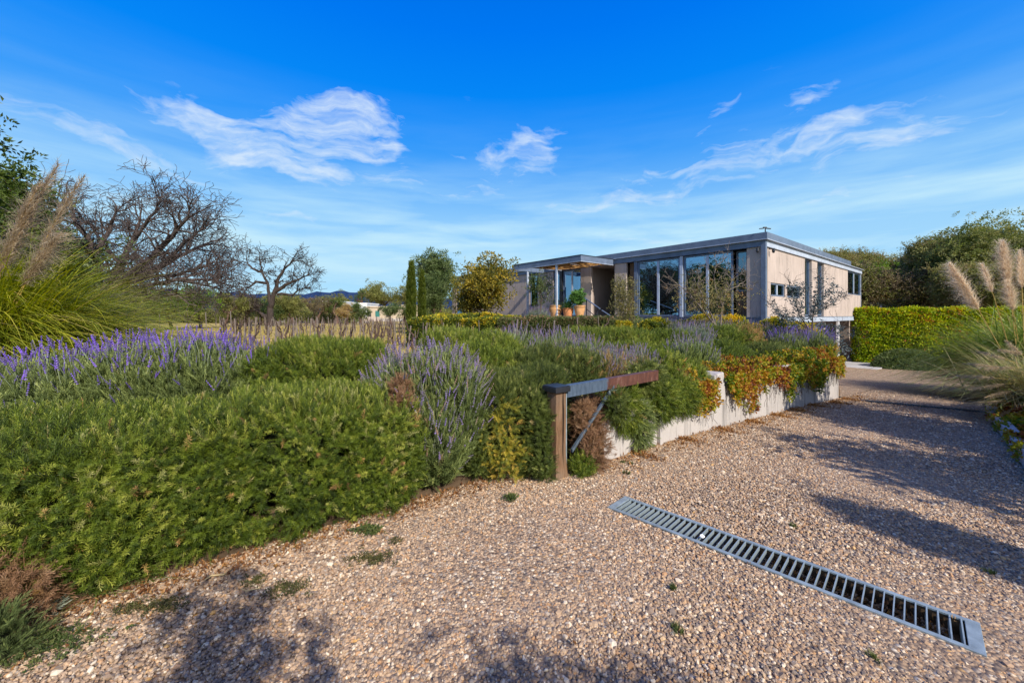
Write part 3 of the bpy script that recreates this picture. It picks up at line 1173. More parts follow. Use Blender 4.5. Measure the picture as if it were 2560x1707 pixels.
# ------------------------------------------------------------------ pebbles
def build_pebbles():
    P, S, T_ = [], [], []
    bands = [(0.9, 2.6, 0.0132, 0.0170), (2.6, 4.2, 0.0152, 0.0185), (4.2, 6.2, 0.0185, 0.0205), (6.2, 11.5, 0.027, 0.0235)]
    for (y0, y1, sp, size) in bands:
        w = 1.36 * y1 + 0.3
        n = int((2 * w) * (y1 - y0) / sp ** 2 * 1.15)
        X = rng.uniform(-w, w, n)
        Y = rng.uniform(y0, y1, n)
        t, nn = tn(X, Y)
        ok = (np.abs(X) < 1.36 * Y + 0.3) & (nn < np.where(t < -0.1, 0.42, -0.01)) & (nn > np.where(t < 3.2, -5.5, kerb_n(t) + 0.02)) & ~in_drain(X, Y, -0.024 * rng.uniform(size=n) ** 2.5) & (rng.uniform(size=n) < np.clip((11.5 - Y) / 4.5, 0, 1))
        X, Y, t = X[ok], Y[ok], t[ok]
        Z = drive_z(t) + rng.uniform(-0.2, 0.55, len(X)) * size * 0.5
        P.append(np.stack([X, Y, Z], 1))
        s = size * rng.lognormal(0, 0.26, len(X))
        big = rng.uniform(size=len(X)) < 0.012
        s = np.where(big, s * 1.7, s)
        S.append(s)
        T_.append(rng.uniform(0, 1, len(X)))
    P, S, T_ = np.concatenate(P), np.concatenate(S), np.concatenate(T_)
    D = rng.normal(size=P.shape) * 0.45 + np.array([0, 0, 1])
    o = scatter('gravel', PS_PEB, P, D, S, T_)
    return o


gravel = build_pebbles()


def drain(a, b, w, nb, label, deep, name='drain_grate', lift=0.016, mat=None):
    mat = mat or M['grate']
    d = np.array(b) - np.array(a)
    L = float(np.linalg.norm(d))
    d = d / L
    nr = np.array([-d[1], d[0]])
    za = float(drive_z(tn(*a)[0])) + lift
    zb = float(drive_z(tn(*b)[0])) + lift
    root = thing(name, label, 'drain', (a[0], a[1], za))
    slope = (zb - za) / L
    dx = Vector((d[0], d[1], slope))
    nx = Vector((nr[0], nr[1], 0))
    up = Vector((0, 0, 1))

    def P(s, q, z):
        return Vector((a[0], a[1], za)) + dx * s + nx * q + up * z
    f = MB()
    fw, ft = 0.028, 0.012
    f.frame_box(P(0, -w / 2, -ft), dx * L, nx * fw, up * ft)
    f.frame_box(P(0, w / 2 - fw, -ft), dx * L, nx * fw, up * ft)
    f.frame_box(P(0, -w / 2 + fw, -ft - 0.001), dx * 0.055, nx * (w - 2 * fw), up * ft)
    f.frame_box(P(L - 0.055, -w / 2 + fw, -ft - 0.001), dx * 0.055, nx * (w - 2 * fw), up * ft)
    f.build('frame', mat, root, bevel=0.002)
    ch = MB()
    ch.frame_box(P(0.01, -w / 2 + 0.01, -0.105), dx * (L - 0.02), nx * 0.012, up * 0.092)
    ch.frame_box(P(0.01, w / 2 - 0.022, -0.105), dx * (L - 0.02), nx * 0.012, up * 0.092)
    ch.frame_box(P(0.01, -w / 2 + 0.02, -0.10), dx * (L - 0.02), nx * (w - 0.04), up * 0.008)
    ch.build('channel', M['soil'], root)
    first = None
    for i in range(nb):
        s = 0.07 + (L - 0.14) * i / (nb - 1)
        if first is None:
            m = MB()
            m.frame_box(P(s - 0.003, -w / 2 + fw, -0.052), dx * 0.006, nx * (w - 2 * fw), up * 0.050 + dx * 0.004)
            first = m.build('bar', mat, root)
            s0 = s
        else:
            o = bpy.data.objects.new('bar', first.data)
            link(o, root)
            o.location = dx * (s - s0)
    return root


drain(DR1[0], DR1[1], DR1[2], 46, 'long steel grate with cross bars set in the gravel in front', True)
drain(DR2[0], DR2[1], DR2[2], 44, 'narrow dark drain grate crossing the shaded gravel further down the drive', False, lift=0.022, mat=M['black'])

# debris lying in the front drain: litter
def drain_litter():
    a, b, w = DR1
    d = (b - a)
    L = np.linalg.norm(d)
    d = d / L
    nr = np.array([-d[1], d[0]])
    n = 1500
    s = rng.uniform(0.1, L - 0.1, n)
    q = rng.uniform(-w / 2 + 0.035, w / 2 - 0.035, n)
    P = np.stack([a[0] + d[0] * s + nr[0] * q, a[1] + d[1] * s + nr[1] * q, np.full(n, -0.066) + rng.uniform(0, 0.012, n)], 1)
    scatter('drain_gravel', PS_PEB, P, rng.normal(size=(n, 3)), rng.uniform(0.014, 0.026, n), rng.uniform(0, 0.75, n))
    n = 330
    s = rng.uniform(0.1, L - 0.1, n)
    q = rng.uniform(-w / 2 + 0.035, w / 2 - 0.035, n)
    P = np.stack([a[0] + d[0] * s + nr[0] * q, a[1] + d[1] * s + nr[1] * q, np.full(n, -0.056) + rng.uniform(0, 0.008, n)], 1)
    scatter('drain_leaves', proto_set('litter', proto_clump(3, 0.9, 0.4, 0.5, 0), 3, [M['leaf_litter']]), P, rng.normal(size=(n, 3)) * 0.4 + [0, 0, 1], rng.uniform(0.02, 0.045, n), rng.uniform(0, 1, n))
drain_litter()
# ------------------------------------------------------------------ the house
E1 = Vector((0.776, 0.630, 0)).normalized()        # along the right-hand face, away
E2 = Vector((-0.630, 0.776, 0)).normalized()       # along the entrance face, away
HC = Vector((0.634 * 15.1, 15.1, 0))
FL, BB, BT, RT, FB = 1.53, 4.20, 4.44, 4.71, 1.27    # floor, beam bottom, beam top, roof top, floor beam bottom


def uv(u, v, z=0.0):
    return HC + E2 * u + E1 * v + Vector((0, 0, z))


def uL(px):
    k = (px - CX) / F
    return (HC.x - k * HC.y) / (-E2.x + k * E2.y)


def vR(px):
    k = (px - CX) / F
    return (HC.x - k * HC.y) / (k * E1.y - E1.x)


def hbox(m, u0, u1, v0, v1, z0, z1):
    return m.frame_box(uv(u0, v0, z0), E2 * (u1 - u0), E1 * (v1 - v0), Vector((0, 0, z1 - z0)))


def build_house():
    H = thing('house', 'modern single storey house of pinkish concrete panels, blue steel beams and big windows', 'house', tuple(uv(0, 0, 1.2)))
    END = uL(1130)
    VD = vR(2152)
    VF = vR(2120)

    def part(name, boxes, mat, parent=H, label=None, bev=0.0):
        m = MB()
        for b in boxes:
            hbox(m, *b)
        return m.build(name, mat, parent, label, bevel=bev)
    # roof: fascia band, beam below it, deck
    part('roof', [(0.0, END - 0.1, 0.0, VF - 0.1, BT + 0.02, RT - 0.05)], M['steel'])
    part('fascia', [(-0.14, END + 0.1, -0.14, -0.02, BT + 0.02, RT)], M['steel'])
    part('fascia', [(-0.141, -0.02, -0.02, VF, BT + 0.02, RT)], M['steel'], label='lit fascia along the right-hand side of the roof')
    part('drip_edge', [(-0.16, END + 0.12, -0.16, -0.03, BT - 0.004, BT + 0.018), (-0.16, -0.03, -0.03, VD + 0.02, BT - 0.004, BT + 0.018)], M['steel_light'])
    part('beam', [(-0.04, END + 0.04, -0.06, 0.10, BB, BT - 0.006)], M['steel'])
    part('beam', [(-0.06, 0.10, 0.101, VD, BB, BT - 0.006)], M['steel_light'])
    part('roof', [(0.0, 9, VF + 0.005, VD, BT + 0.002, BT + 0.09)], M['steel'], label='lower roof over the corner window')
    # corner column and floor beams
    part('column', [(-0.065, 0.095, -0.065, 0.085, FB - 0.12, BT - 0.008)], M['steel'])
    part('beam', [(0.097, uL(1560), -0.03, 0.12, FB, FL - 0.045)], M['steel'])
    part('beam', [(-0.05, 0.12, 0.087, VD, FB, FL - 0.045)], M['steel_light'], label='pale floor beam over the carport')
    part('ledge', [(-0.055, 0.13, -0.045, VD + 0.02, FL - 0.044, FL - 0.02)], M['steel'])
    part('ledge', [(0.131, uL(1545), -0.05, 0.13, FL - 0.044, FL - 0.02)], M['steel'])
    # floor slab, inner back walls
    part('floor_slab', [(0.14, END, 0.14, VD - 0.05, FB + 0.05, FL - 0.05)], M['concrete'])
    part('base_wall', [(0.35, END, 0.35, 0.6, 0.1, FB + 0.04)], M['concrete_dark'])
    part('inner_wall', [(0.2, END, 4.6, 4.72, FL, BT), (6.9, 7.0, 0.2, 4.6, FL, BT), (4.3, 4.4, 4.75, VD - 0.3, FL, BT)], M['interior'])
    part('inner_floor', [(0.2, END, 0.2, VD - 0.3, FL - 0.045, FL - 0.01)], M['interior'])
    part('back_wall', [(9.0, 9.15, 4.8, VD - 0.1, 1.0, BT), (9.15, END, 8.0, 8.15, 0.9, BT)], M['concrete'])
    # entrance face panels, numbered by their photo columns
    def panelL(a, b, z0=FL - 0.018, z1=BB - 0.002, v0=-0.0, v1=0.14, mat='concrete', name='wall_panel', label=None):
        ua, ub = sorted((uL(a), uL(b)))
        ua, ub = ua + 0.006, ub - 0.006
        return part(name, [(ua, ub, v0, v1, z0, z1)], M[mat], label=label, bev=0.006)
    panelL(1866, 1904.5)
    panelL(1536.3, 1566)
    panelL(1451.5, 1478, mat='concrete')
    panelL(1344.5, 1383)
    panelL(1325, 1344, z1=FL + 0.55, v0=0.05, mat='concrete_dark')
    panelL(1272.4, 1324.5)
    panelL(1242, 1271.8)
    panelL(1160, 1241.4)
    panelL(1130.5, 1141.5)
    # recessed entrance
    ua, ub = uL(1536), uL(1478)
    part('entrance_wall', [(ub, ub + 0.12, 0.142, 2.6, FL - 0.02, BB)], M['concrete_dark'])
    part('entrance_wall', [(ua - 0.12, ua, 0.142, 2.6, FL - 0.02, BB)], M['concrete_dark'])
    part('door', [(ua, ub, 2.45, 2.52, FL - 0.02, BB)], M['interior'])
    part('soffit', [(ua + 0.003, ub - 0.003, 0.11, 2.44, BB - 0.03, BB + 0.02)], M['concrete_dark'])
    # knocker on the wall beside the door
    kp = uv(uL(1483.6), -0.03, 2.95)
    m = MB()
    ring = [kp + E2 * (0.07 * math.sin(a)) + Vector((0, 0, 0.10 * math.cos(a))) for a in np.linspace(0, 2 * math.pi, 17)]
    m.tube(ring, 0.016, 6)
    m.build('door_ring', M['black'], H)

    # windows
    def window(a, b, z0, z1, nmull=1, blinds=True, right=False, glass='glass', fw=0.07, fr=0.0, slat_top=None, name='window', label=None):
        if right:
            ua, ub = sorted((vR(a), vR(b)))
        else:
            ua, ub = sorted((uL(a), uL(b)))

        def bx(m, s0, s1, d0, d1, za, zb):
            if right:
                return hbox(m, d0, d1, s0, s1, za, zb)
            return hbox(m, s0, s1, d0, d1, za, zb)
        m = MB()
        d0, d1 = 0.03 + fr, 0.11 + fr
        bx(m, ua, ub, d0, d1, z0, z0 + fw)
        bx(m, ua, ub, d0, d1, z1 - fw, z1)
        bx(m, ua, ua + fw, d0 + 0.001, d1 - 0.001, z0 + fw, z1 - fw)
        bx(m, ub - fw, ub, d0 + 0.001, d1 - 0.001, z0 + fw, z1 - fw)
        w = m.build(name, M['steel'], H, label, bevel=0.004)
        for i in range(nmull):
            c = ua + (ub - ua) * (i + 1) / (nmull + 1)
            m = MB()
            bx(m, c - 0.055, c + 0.055, d0 + 0.004, d1 - 0.004, z0 + fw, z1 - fw)
            m.build('mullion', M['steel_light'], w, bevel=0.004)
        edges = [ua + fw] + [ua + (ub - ua) * (i + 1) / (nmull + 1) for i in range(nmull)] + [ub - fw]
        for i in range(nmull + 1):
            s0 = edges[i] + (0.055 if i else 0)
            s1 = edges[i + 1] - (0.055 if i < nmull else 0)
            m = MB()
            bx(m, s0, s1, d0 + 0.03, d0 + 0.042, z0 + fw, z1 - fw)
            m.build('pane', M[glass], w)
        if blinds:
            zt = (slat_top or z1) - fw
            n = int((zt - z0 - fw) / 0.075)
            s0, s1 = ua + fw, ub - fw
            m = MB()
            zb = z0 + fw + 0.02
            if right:
                m.frame_box(uv(d1 + 0.08, s0, zb), E1 * (s1 - s0), E2 * 0.055 + Vector((0, 0, 0.022)), Vector((0, 0, 0.004)))
            else:
                m.frame_box(uv(s0, d1 + 0.08, zb), E2 * (s1 - s0), E1 * 0.055 + Vector((0, 0, 0.022)), Vector((0, 0, 0.004)))
            f = m.build('slat', M['slat'], w)
            for i in range(1, n):
                o = bpy.data.objects.new('slat', f.data)
                link(o, w)
                o.location = (0, 0, i * 0.075)
        return w
    window(1594, 1698.5, FL + 0.0, BB - 0.03, 1, label='large two pane window with horizontal blinds left of the steel mullion column')
    window(1709, 1831, FL + 0.0, BB - 0.03, 1, label='large two pane window nearest the corner')
    window(1833, 1863, FL + 1.0, BB - 0.03, 0, blinds=False, fr=0.25, glass='glass_green')
    panelL(1833, 1863, z1=FL + 0.97, v0=0.28, v1=0.36, mat='timber', name='timber_panel')
    part('jamb', [(uL(1866) , uL(1866) + 0.03, 0.142, 0.5, FL, BB)], M['black'])
    part('column', [(uL(1707), uL(1699.5), -0.02, 0.12, FL - 0.018, BB - 0.003)], M['steel_light'])
    panelL(1567, 1584, z1=BB - 0.01, v0=0.25, v1=0.33, mat='timber', name='timber_panel')
    part('jamb', [(uL(1593.5), uL(1585), 0.0, 0.30, FL, BB)], M['steel'])
    window(1405, 1451, FL + 0.0, BB - 0.02, 1, fr=0.05, label='sliding window with blinds behind the pots under the canopy')
    part('jamb', [(uL(1404.6), uL(1399), 0.0, 0.14, FL, BB)], M['black'])
    window(1384, 1398.6, FL + 0.0, BB - 0.03, 0, blinds=False, fw=0.05)
    window(1325, 1344, FL + 0.56, BB - 0.1, 0, blinds=False, fw=0.06, label='narrow window between concrete panels left of the porch')
    window(1142, 1159.5, FL + 0.0, BB - 0.1, 0, blinds=False)
    # right-hand face panels
    def panelR(a, b, z0=FL - 0.018, z1=BB - 0.002, u0=0.0, u1=0.14, mat='concrete', label=None):
        va, vb = sorted((vR(a), vR(b)))
        va, vb = va + 0.006, vb - 0.006
        return part('wall_panel', [(u0, u1, va, vb, z0, z1)], M[mat], label=label, bev=0.006)
    zt, zb = 2.93, 2.30
    zt = EYE + (HY - 709) / F * (HC.y + E1.y * vR(1945))
    zb = EYE + (HY - 741) / F * (HC.y + E1.y * vR(1945))
    panelR(1918.5, 1967.6, z0=zt + 0.004)
    panelR(1968, 2012.5, z0=zt + 0.004)
    panelR(1918.5, 2012.5, z1=zb - 0.004)
    panelR(1918.5, 1927, z0=zb, z1=zt)
    panelR(1962.5, 1968, z0=zb, z1=zt)
    panelR(2000.5, 2012.5, z0=zb, z1=zt)
    window(1927.3, 1962.2, zb, zt, 1, False, True, glass='glass_green', fw=0.06, label='small horizontal window nearest the corner column')
    window(1968.3, 2000.2, zb, zt, 0, False, True, glass='glass_green', fw=0.06, label='small horizontal window beside the first slot window')
    window(2013, 2029.2, FL + 0.02, BB - 0.02, 0, False, True, fw=0.06, fr=0.06, label='left tall slot window')
    panelR(2029.6, 2043.4)
    window(2043.8, 2059.2, FL + 0.02, BB - 0.02, 0, False, True, fw=0.06, fr=0.06, label='right tall slot window')
    panelR(2059.6, 2089.6)
    panelR(2090, 2119.6)
    zc = EYE + (HY - 737) / F * (HC.y + E1.y * vR(2136))
    panelR(2120, 2151.6, z1=zc - 0.004)
    window(2120.3, 2151.8, zc, BB - 0.02, 1, False, True, glass='glass_green', fw=0.06, label='green tinted glass corner window at the far end')
    part('column', [(0.0, 0.1, VD, VD + 0.08, FL, BB)], M['steel_light'])
    part('end_wall', [(0.12, 9.0, VD - 0.15, VD, zc, BB), (0.141, 9.0, VD - 0.14, VD - 0.001, FL, zc - 0.01)], M['concrete'])
    # carport under the far end
    vg = vR(2096)
    part('carport_post', [(-0.03, 0.09, vg - 0.06, vg + 0.06, -1.45, FB - 0.003)], M['white'])
    part('carport_wall', [(0.5, 0.7, vR(2060), vR(2093), -1.45, FB - 0.004)], M['concrete'])
    part('carport_wall', [(5.0, 5.15, vR(2000), VD + 3, -1.45, FB + 0.04)], M['concrete'])
    part('carport_wall', [(0.6, 4.99, VD + 0.1, VD + 0.3, -1.45, FB + 0.3)], M['concrete'])
    part('carport_wall', [(0.7, 5.0, vR(1985), vR(1987), -1.45, FB)], M['concrete'])
    part('carport_floor', [(-1.6, 5.0, vR(2062), VD + 0.0, -1.30, -1.235)], M['kerb'])
    # canopy on the entrance side
    u0, u1 = uL(1538), uL(1538) + 5.14
    vf = -2.63
    z0, z1 = EYE + 0.945, 0
    zt_, zb_ = EYE + 2.81, EYE + 2.54
    C = part('canopy', [(u0, u1, vf, vf + 0.06, zb_, zt_), (u0, u0 + 0.06, vf + 0.061, -0.17, zb_, zt_ - 0.001), (u1 - 0.06, u1, vf + 0.061, -0.17, zb_, zt_ - 0.001)], M['steel'], label='steel framed canopy over the entrance')
    part('rim', [(u0 - 0.02, u1 + 0.02, vf - 0.02, vf + 0.06, zt_ + 0.002, zt_ + 0.03), (u0 - 0.02, u0 + 0.06, vf + 0.061, -0.17, zt_ + 0.002, zt_ + 0.03)], M['black'], parent=C)
    part('rim', [(u0 - 0.02, u1 + 0.02, vf - 0.03, vf + 0.09, zb_ - 0.022, zb_ - 0.002), (u0 - 0.02, u0 + 0.09, vf + 0.091, -0.17, zb_ - 0.022, zb_ - 0.002)], M['steel_light'], parent=C)
    part('crossbar', [(u0 + 3.6, u0 + 3.66, vf + 0.061, -0.17, zb_ + 0.002, zt_ - 0.01), (u0 + 1.8, u0 + 1.86, vf + 0.061, -0.17, zb_ + 0.08, zt_ - 0.02)], M['steel_light'], parent=C)
    part('top_sheet', [(u0 + 0.061, u0 + 3.59, vf + 0.062, -1.55, zt_ - 0.035, zt_ - 0.02)], M['steel'], parent=C)
    m = MB()
    r = random.Random(4)
    for i in range(150):
        uu = u0 + 0.08 + 3.5 * i / 150
        zz = zb_ + 0.075 + r.uniform(-0.035, 0.03)
        sag = [0.0, -0.03, -0.02, 0.0]
        pts = [uv(uu + r.uniform(-0.06, 0.06), vf + 0.065 + (2.38) * j / 3, zz + sag[j] + r.uniform(-0.02, 0.02)) for j in range(4)]
        m.tube(pts, [0.013, 0.012, 0.011, 0.008], 5)
    m.build('reeds', M['reed'], C, kind='stuff')
    up = (uL(1390), 0)
    # posts of the canopy
    pA = u0 + 5.14 * 0.0 + 1.63
    part('post', [(pA - 0.05, pA + 0.05, vf - 0.002, vf + 0.075, 0.9, zb_ - 0.023)], M['steel_light'])
    part('post', [(u1 - 0.075, u1 + 0.002, vf + 1.10, vf + 1.20, 0.9, zb_ - 0.003)], M['steel_light'])
    # porch deck
    part('porch_deck', [(u0 - 1.2, u1 + 0.2, vf - 0.25, -0.06, 1.30, 1.44)], M['kerb'])
    part('porch_base', [(u0 - 1.1, u1 + 0.1, vf - 0.15, -0.08, 0.6, 1.298)], M['tan'])
    # corner floodlight aerial and security cameras
    m = MB()
    c = uv(-0.05, -0.05, RT)
    m.tube([c, c + Vector((0, 0, 0.14))], 0.02, 6)
    m.frame_box(c + Vector((-0.2, 0, 0.13)), Vector((0.16, 0.02, 0.015)), Vector((0, 0.06, 0)), Vector((0, 0, 0.03)))
    m.frame_box(c + Vector((0.03, 0, 0.15)), Vector((0.2, 0.02, -0.02)), Vector((0, 0.06, 0)), Vector((0, 0, 0.03)))
    m.frame_box(c + Vector((-0.06, 0, 0.16)), Vector((0.12, 0, 0.0)), Vector((0, 0.06, 0)), Vector((0, 0, 0.05)))
    m.build('roof_bracket', M['black'], H)

    def cctv(base, out):
        m = MB()
        e = base + out * 0.16 + Vector((0, 0, -0.02))
        m.tube([base, e], 0.025, 8)
        m.tube([e + Vector((0, 0, 0.02)), e + Vector((0, 0, -0.10)), e + Vector((0, 0, -0.16))], [0.05, 0.055, 0.03], 10)
        m.build('security_camera', M['black'], H)
    cctv(uv(uL(1898), 0, EYE + (HY - 622) / F * 15.3), -E1)
    cctv(uv(0, vR(1922), EYE + (HY - 620) / F * 15.2), -E2)
    # seams and light fittings
    return H
build_house()


def build_rail():
    A0 = Vector((3.38, 18.5, 2.38))
    mid1 = at(1500, 772, 17.3)
    mid2 = at(1505, 776, 17.2)
    B0 = at(1545, 802, 16.4)
    C0 = at(1593, 829, 15.3)
    root = thing('handrail', 'dark steel handrail stepping down from the porch through the shrubs', 'handrail', (3.38, 18.5, 1.44))
    m = MB()
    m.tube([A0, mid1], 0.03, 6)
    m.build('rail', M['steel'], root)
    m = MB()
    m.tube([mid2, B0, C0], 0.03, 6)
    m.build('rail', M['steel'], root)
    m = MB()
    m.tube([at(1467, 773, 18.3), at(1490, 792, 17.7)], 0.018, 6)
    m.build('lower_rail', M['black'], root)
    for q, zb in ((A0 + (mid1 - A0) * 0.12, 1.44), (A0 + (mid1 - A0) * 0.82, 1.2), (mid2 + (B0 - mid2) * 0.15, 1.0), (C0 - (C0 - B0) * 0.7, 0.6)):
        m = MB()
        m.tube([Vector((q.x, q.y, zb)), q], 0.028, 6)
        m.build('post', M['black'], root)
build_rail()


# ------------------------------------------------------------------ pots and their plants
def blades_plant(name, label, c, n, L, w, mat, cat, spread=1.0, group=None):
    V, Fq, T_ = [], [], []
    for i in range(n):
        a = i * 2.4
        el = R(80 - 65 * (i / n) ** 0.8 * spread)
        d = Vector((math.cos(a) * math.cos(el), math.sin(a) * math.cos(el), math.sin(el)))
        s = Vector((-math.sin(a), math.cos(a), 0))
        l = L * random.uniform(0.8, 1.1)
        p = Vector(c)
        b = len(V)
        for j, (f, ww) in enumerate(((0, 0.6), (0.4, 1.0), (0.8, 0.6), (1.0, 0.05))):
            q = p + d * l * f + Vector((0, 0, -0.25 * l * f * f * math.cos(el)))
            V += [q - s * w * ww, q + Vector((0, 0, -0.25 * w)), q + s * w * ww]
            T_ += [f, f * 0.6, f]
        for j in range(3):
            k = b + j * 3
            Fq += [(k, k + 1, k + 4, k + 3), (k + 1, k + 2, k + 5, k + 4)]
    m = M['agave_geo']
    o = mesh_np(name, V, Fq, m, tint=T_)
    return tag(o, label, cat, group)


M['agave_geo'] = mat_leaf('agave_leaf', [(0, (0.035, 0.085, 0.03)), (0.6, (0.09, 0.20, 0.055)), (1, (0.20, 0.34, 0.09))], attr='GEOMETRY', trans=0.15)


def pots():
    data = [(1389, 20.3, 0.64, 0.33, 'terracotta_pale', 'large terracotta pot behind the canopy post, leftmost of the three', 'wide'),
            (1420.5, 19.9, 0.50, 0.27, 'terracotta', 'smaller redder terracotta pot, middle of the three on the porch', 'mid'),
            (1449, 19.6, 0.62, 0.27, 'terracotta_pale', 'tall tapering terracotta pot beside the handrail', 'tall')]
    for (px, Y, h, r, mt, lab, kind) in data:
        c = at(px, 795, Y)
        c.z = 1.44
        m = MB()
        if kind == 'wide':
            prof = [(0.55 * r, 0), (0.72 * r, 0.16 * h), (1.0 * r, 0.62 * h), (0.98 * r, 0.8 * h), (0.86 * r, 0.92 * h), (0.92 * r, 0.94 * h), (0.94 * r, 1.0 * h), (0.80 * r, 1.0 * h), (0.78 * r, 0.9 * h)]
        elif kind == 'mid':
            prof = [(0.62 * r, 0), (0.8 * r, 0.3 * h), (0.97 * r, 0.72 * h), (0.98 * r, 0.93 * h), (1.04 * r, 0.95 * h), (1.04 * r, 1.0 * h), (0.88 * r, 1.0 * h), (0.86 * r, 0.9 * h)]
        else:
            prof = [(0.50 * r, 0), (0.72 * r, 0.25 * h), (0.98 * r, 0.70 * h), (1.0 * r, 0.92 * h), (1.07 * r, 0.94 * h), (1.07 * r, 1.0 * h), (0.90 * r, 1.0 * h), (0.88 * r, 0.9 * h)]
        root = thing('plant_pot', lab, 'pot', tuple(c), 'terracotta pots on the porch')
        m.lathe(prof, c)
        m.build('body', M[mt], root, smooth=True)
        s = MB()
        s.lathe([(0.0, 0.88 * h), (0.85 * r, 0.88 * h), (0.85 * r, 0.885 * h), (0, 0.89 * h)], c, 16)
        s.build('soil', M['soil'], root)
        if kind == 'wide':
            blades_plant('small_succulent', 'low green plant just showing over the rim of the leftmost pot', c + Vector((0, 0, 0.9 * h)), 16, 0.18, 0.02, 'agave', 'plant')
        elif kind == 'mid':
            blades_plant('agave_plant', 'spiky green agave in the middle pot', c + Vector((0, 0, 0.88 * h)), 70, 0.62, 0.04, 'agave', 'plant')
        else:
            # upright jade-like plant with thick leaves
            P, D = [], []
            for i in range(260):
                q = rng.normal(size=3)
                q /= np.linalg.norm(q)
                rr = rng.uniform(0.3, 1) ** 0.5 * (1 + 0.25 * math.sin(q[0] * 5 + q[2] * 6))
                P.append([c.x - 0.08 + q[0] * 0.30 * rr, c.y + q[1] * 0.28 * rr, c.z + h + 0.34 + q[2] * 0.36 * rr])
                D.append([q[0] * 0.4, q[1] * 0.4, 1])
            root2 = thing('succulent_plant', 'upright bright green succulent in the right-hand pot beside the handrail', 'plant', (c.x, c.y, c.z + h))
            scatter('foliage', proto_set('jade', proto_clump(5, 0.9, 0.5, 0.3, 1.0), 3, [M['leaf_agave']]), P, D, 0.20, rng.uniform(0, 1, len(P)), root2)
            m2 = MB()
            m2.tube([(c.x, c.y, c.z + 0.85 * h), (c.x - 0.05, c.y, c.z + h + 0.4)], [0.05, 0.03], 6)
            m2.build('stem', M['bark_grey'], root2)
pots()

# ------------------------------------------------------------------ retaining wall, kerb, post and beam
def build_wall():
    tE = 8.62
    root = thing('retaining_wall', 'long white rendered retaining wall along the gravel drive, partly hidden by hanging plants', 'wall', (*xy(-0.1, 0.04), 0))
    # top height along the wall
    def top(t):
        return 0.60 - 0.013 * t + (0.0 if t > 0.4 else -0.12)
    m = MB()
    ts = np.arange(-0.05, tE + 0.01, 0.3)
    ts = np.append(ts[ts < tE - 0.05], tE)
    nv = []
    for t in ts:
        for (n, z) in ((0.0, float(drive_z(t)) - 0.3), (0.0, top(t)), (0.16, top(t)), (0.16, float(drive_z(t)) - 0.3)):
            a = xy(t, n + 0.003)
            nv.append((a[0], a[1], z))
    k = len(ts)
    fs = []
    for i in range(k - 1):
        for j in range(4):
            a, b = i * 4 + j, i * 4 + (j + 1) % 4
            fs.append((a, a + 4, b + 4, b))
    fs += [(0, 1, 2, 3), ((k - 1) * 4 + 3, (k - 1) * 4 + 2, (k - 1) * 4 + 1, (k - 1) * 4)]
    m.add(nv, fs)
    m.build('wall_face', M['white_wall'], root)
    # piers standing proud of the wall top
    def lump(t0, t1, h, seed):
        m = MB()
        r = random.Random(seed)
        n0, n1 = -0.05, 0.26
        vs = []
        for (t, n) in ((t0, n0), (t1, n0), (t1, n1), (t0, n1)):
            a = xy(t, n)
            vs.append((a[0], a[1], top(t) - 0.25))
        for (t, n) in ((t0 + 0.05, n0 + 0.02), (t1 - 0.03, n0 + 0.02), (t1 - 0.06, n1 - 0.03), (t0 + 0.08, n1 - 0.03)):
            a = xy(t, n)
            vs.append((a[0], a[1], top(t) + h + r.uniform(-0.02, 0.02)))
        m.add(vs, [(3, 2, 1, 0), (4, 5, 6, 7), (0, 1, 5, 4), (1, 2, 6, 5), (2, 3, 7, 6), (3, 0, 4, 7)])
        m.build('pier', M['white_wall'], root, bevel=0.02)
    lump(2.35, 2.72, 0.17, 1)
    lump(5.0, 5.45, 0.11, 2)
    # buttress slab whose side is seen low on the wall
    m = MB()
    a, b = xy(0.98, -0.045), xy(1.05, -0.045)
    m.frame_box((a[0], a[1], -0.2), (DT[0] * 0.07, DT[1] * 0.07, 0), (DN[0] * 0.05, DN[1] * 0.05, 0), (0, 0, 0.62))
    m.build('rib', M['white_wall'], root)
    # return towards the house
    m = MB()
    a = Vector((*xy(tE - 0.16, 0.165), -1.6))
    b = Vector((*xy(12.9, 3.7), -1.6))
    d = b - a
    nn = Vector((-d.y, d.x, 0)).normalized() * 0.16
    m.frame_box(a, d, nn, Vector((0, 0, 2.05)))
    m.build('return_wall', M['white_wall'], root)


build_wall()


def build_kerb():
    root = thing('kerb_wall', 'low pale concrete kerb along the right edge of the drive under the autumn creeper', 'kerb', (*xy(6, -2.9), 0))
    ts = np.arange(2.9, 9.6, 0.9)
    for i in range(len(ts) - 1):
        t0, t1 = ts[i], ts[i + 1] - 0.008
        m = MB()
        vs = []
        for t in (t0, t1):
            for (n, z) in ((0, -0.2), (0, 0.17), (-0.13, 0.17), (-0.13, -0.2)):
                a = xy(t, float(kerb_n(t)) + n)
                vs.append((a[0], a[1], float(drive_z(t)) + z + (0.012 * math.sin(i * 2.3) if z > 0 else 0)))
        m.add(vs, [(0, 4, 5, 1), (1, 5, 6, 2), (2, 6, 7, 3), (3, 7, 4, 0), (0, 1, 2, 3), (7, 6, 5, 4)])
        m.build('kerb_block', M['kerb'], root, bevel=0.008)


build_kerb()


M['steel_dull'] = mat_plain('dull_blue_steel', (0.075, 0.10, 0.13), 0.6, 0.1, 0.4, 14)


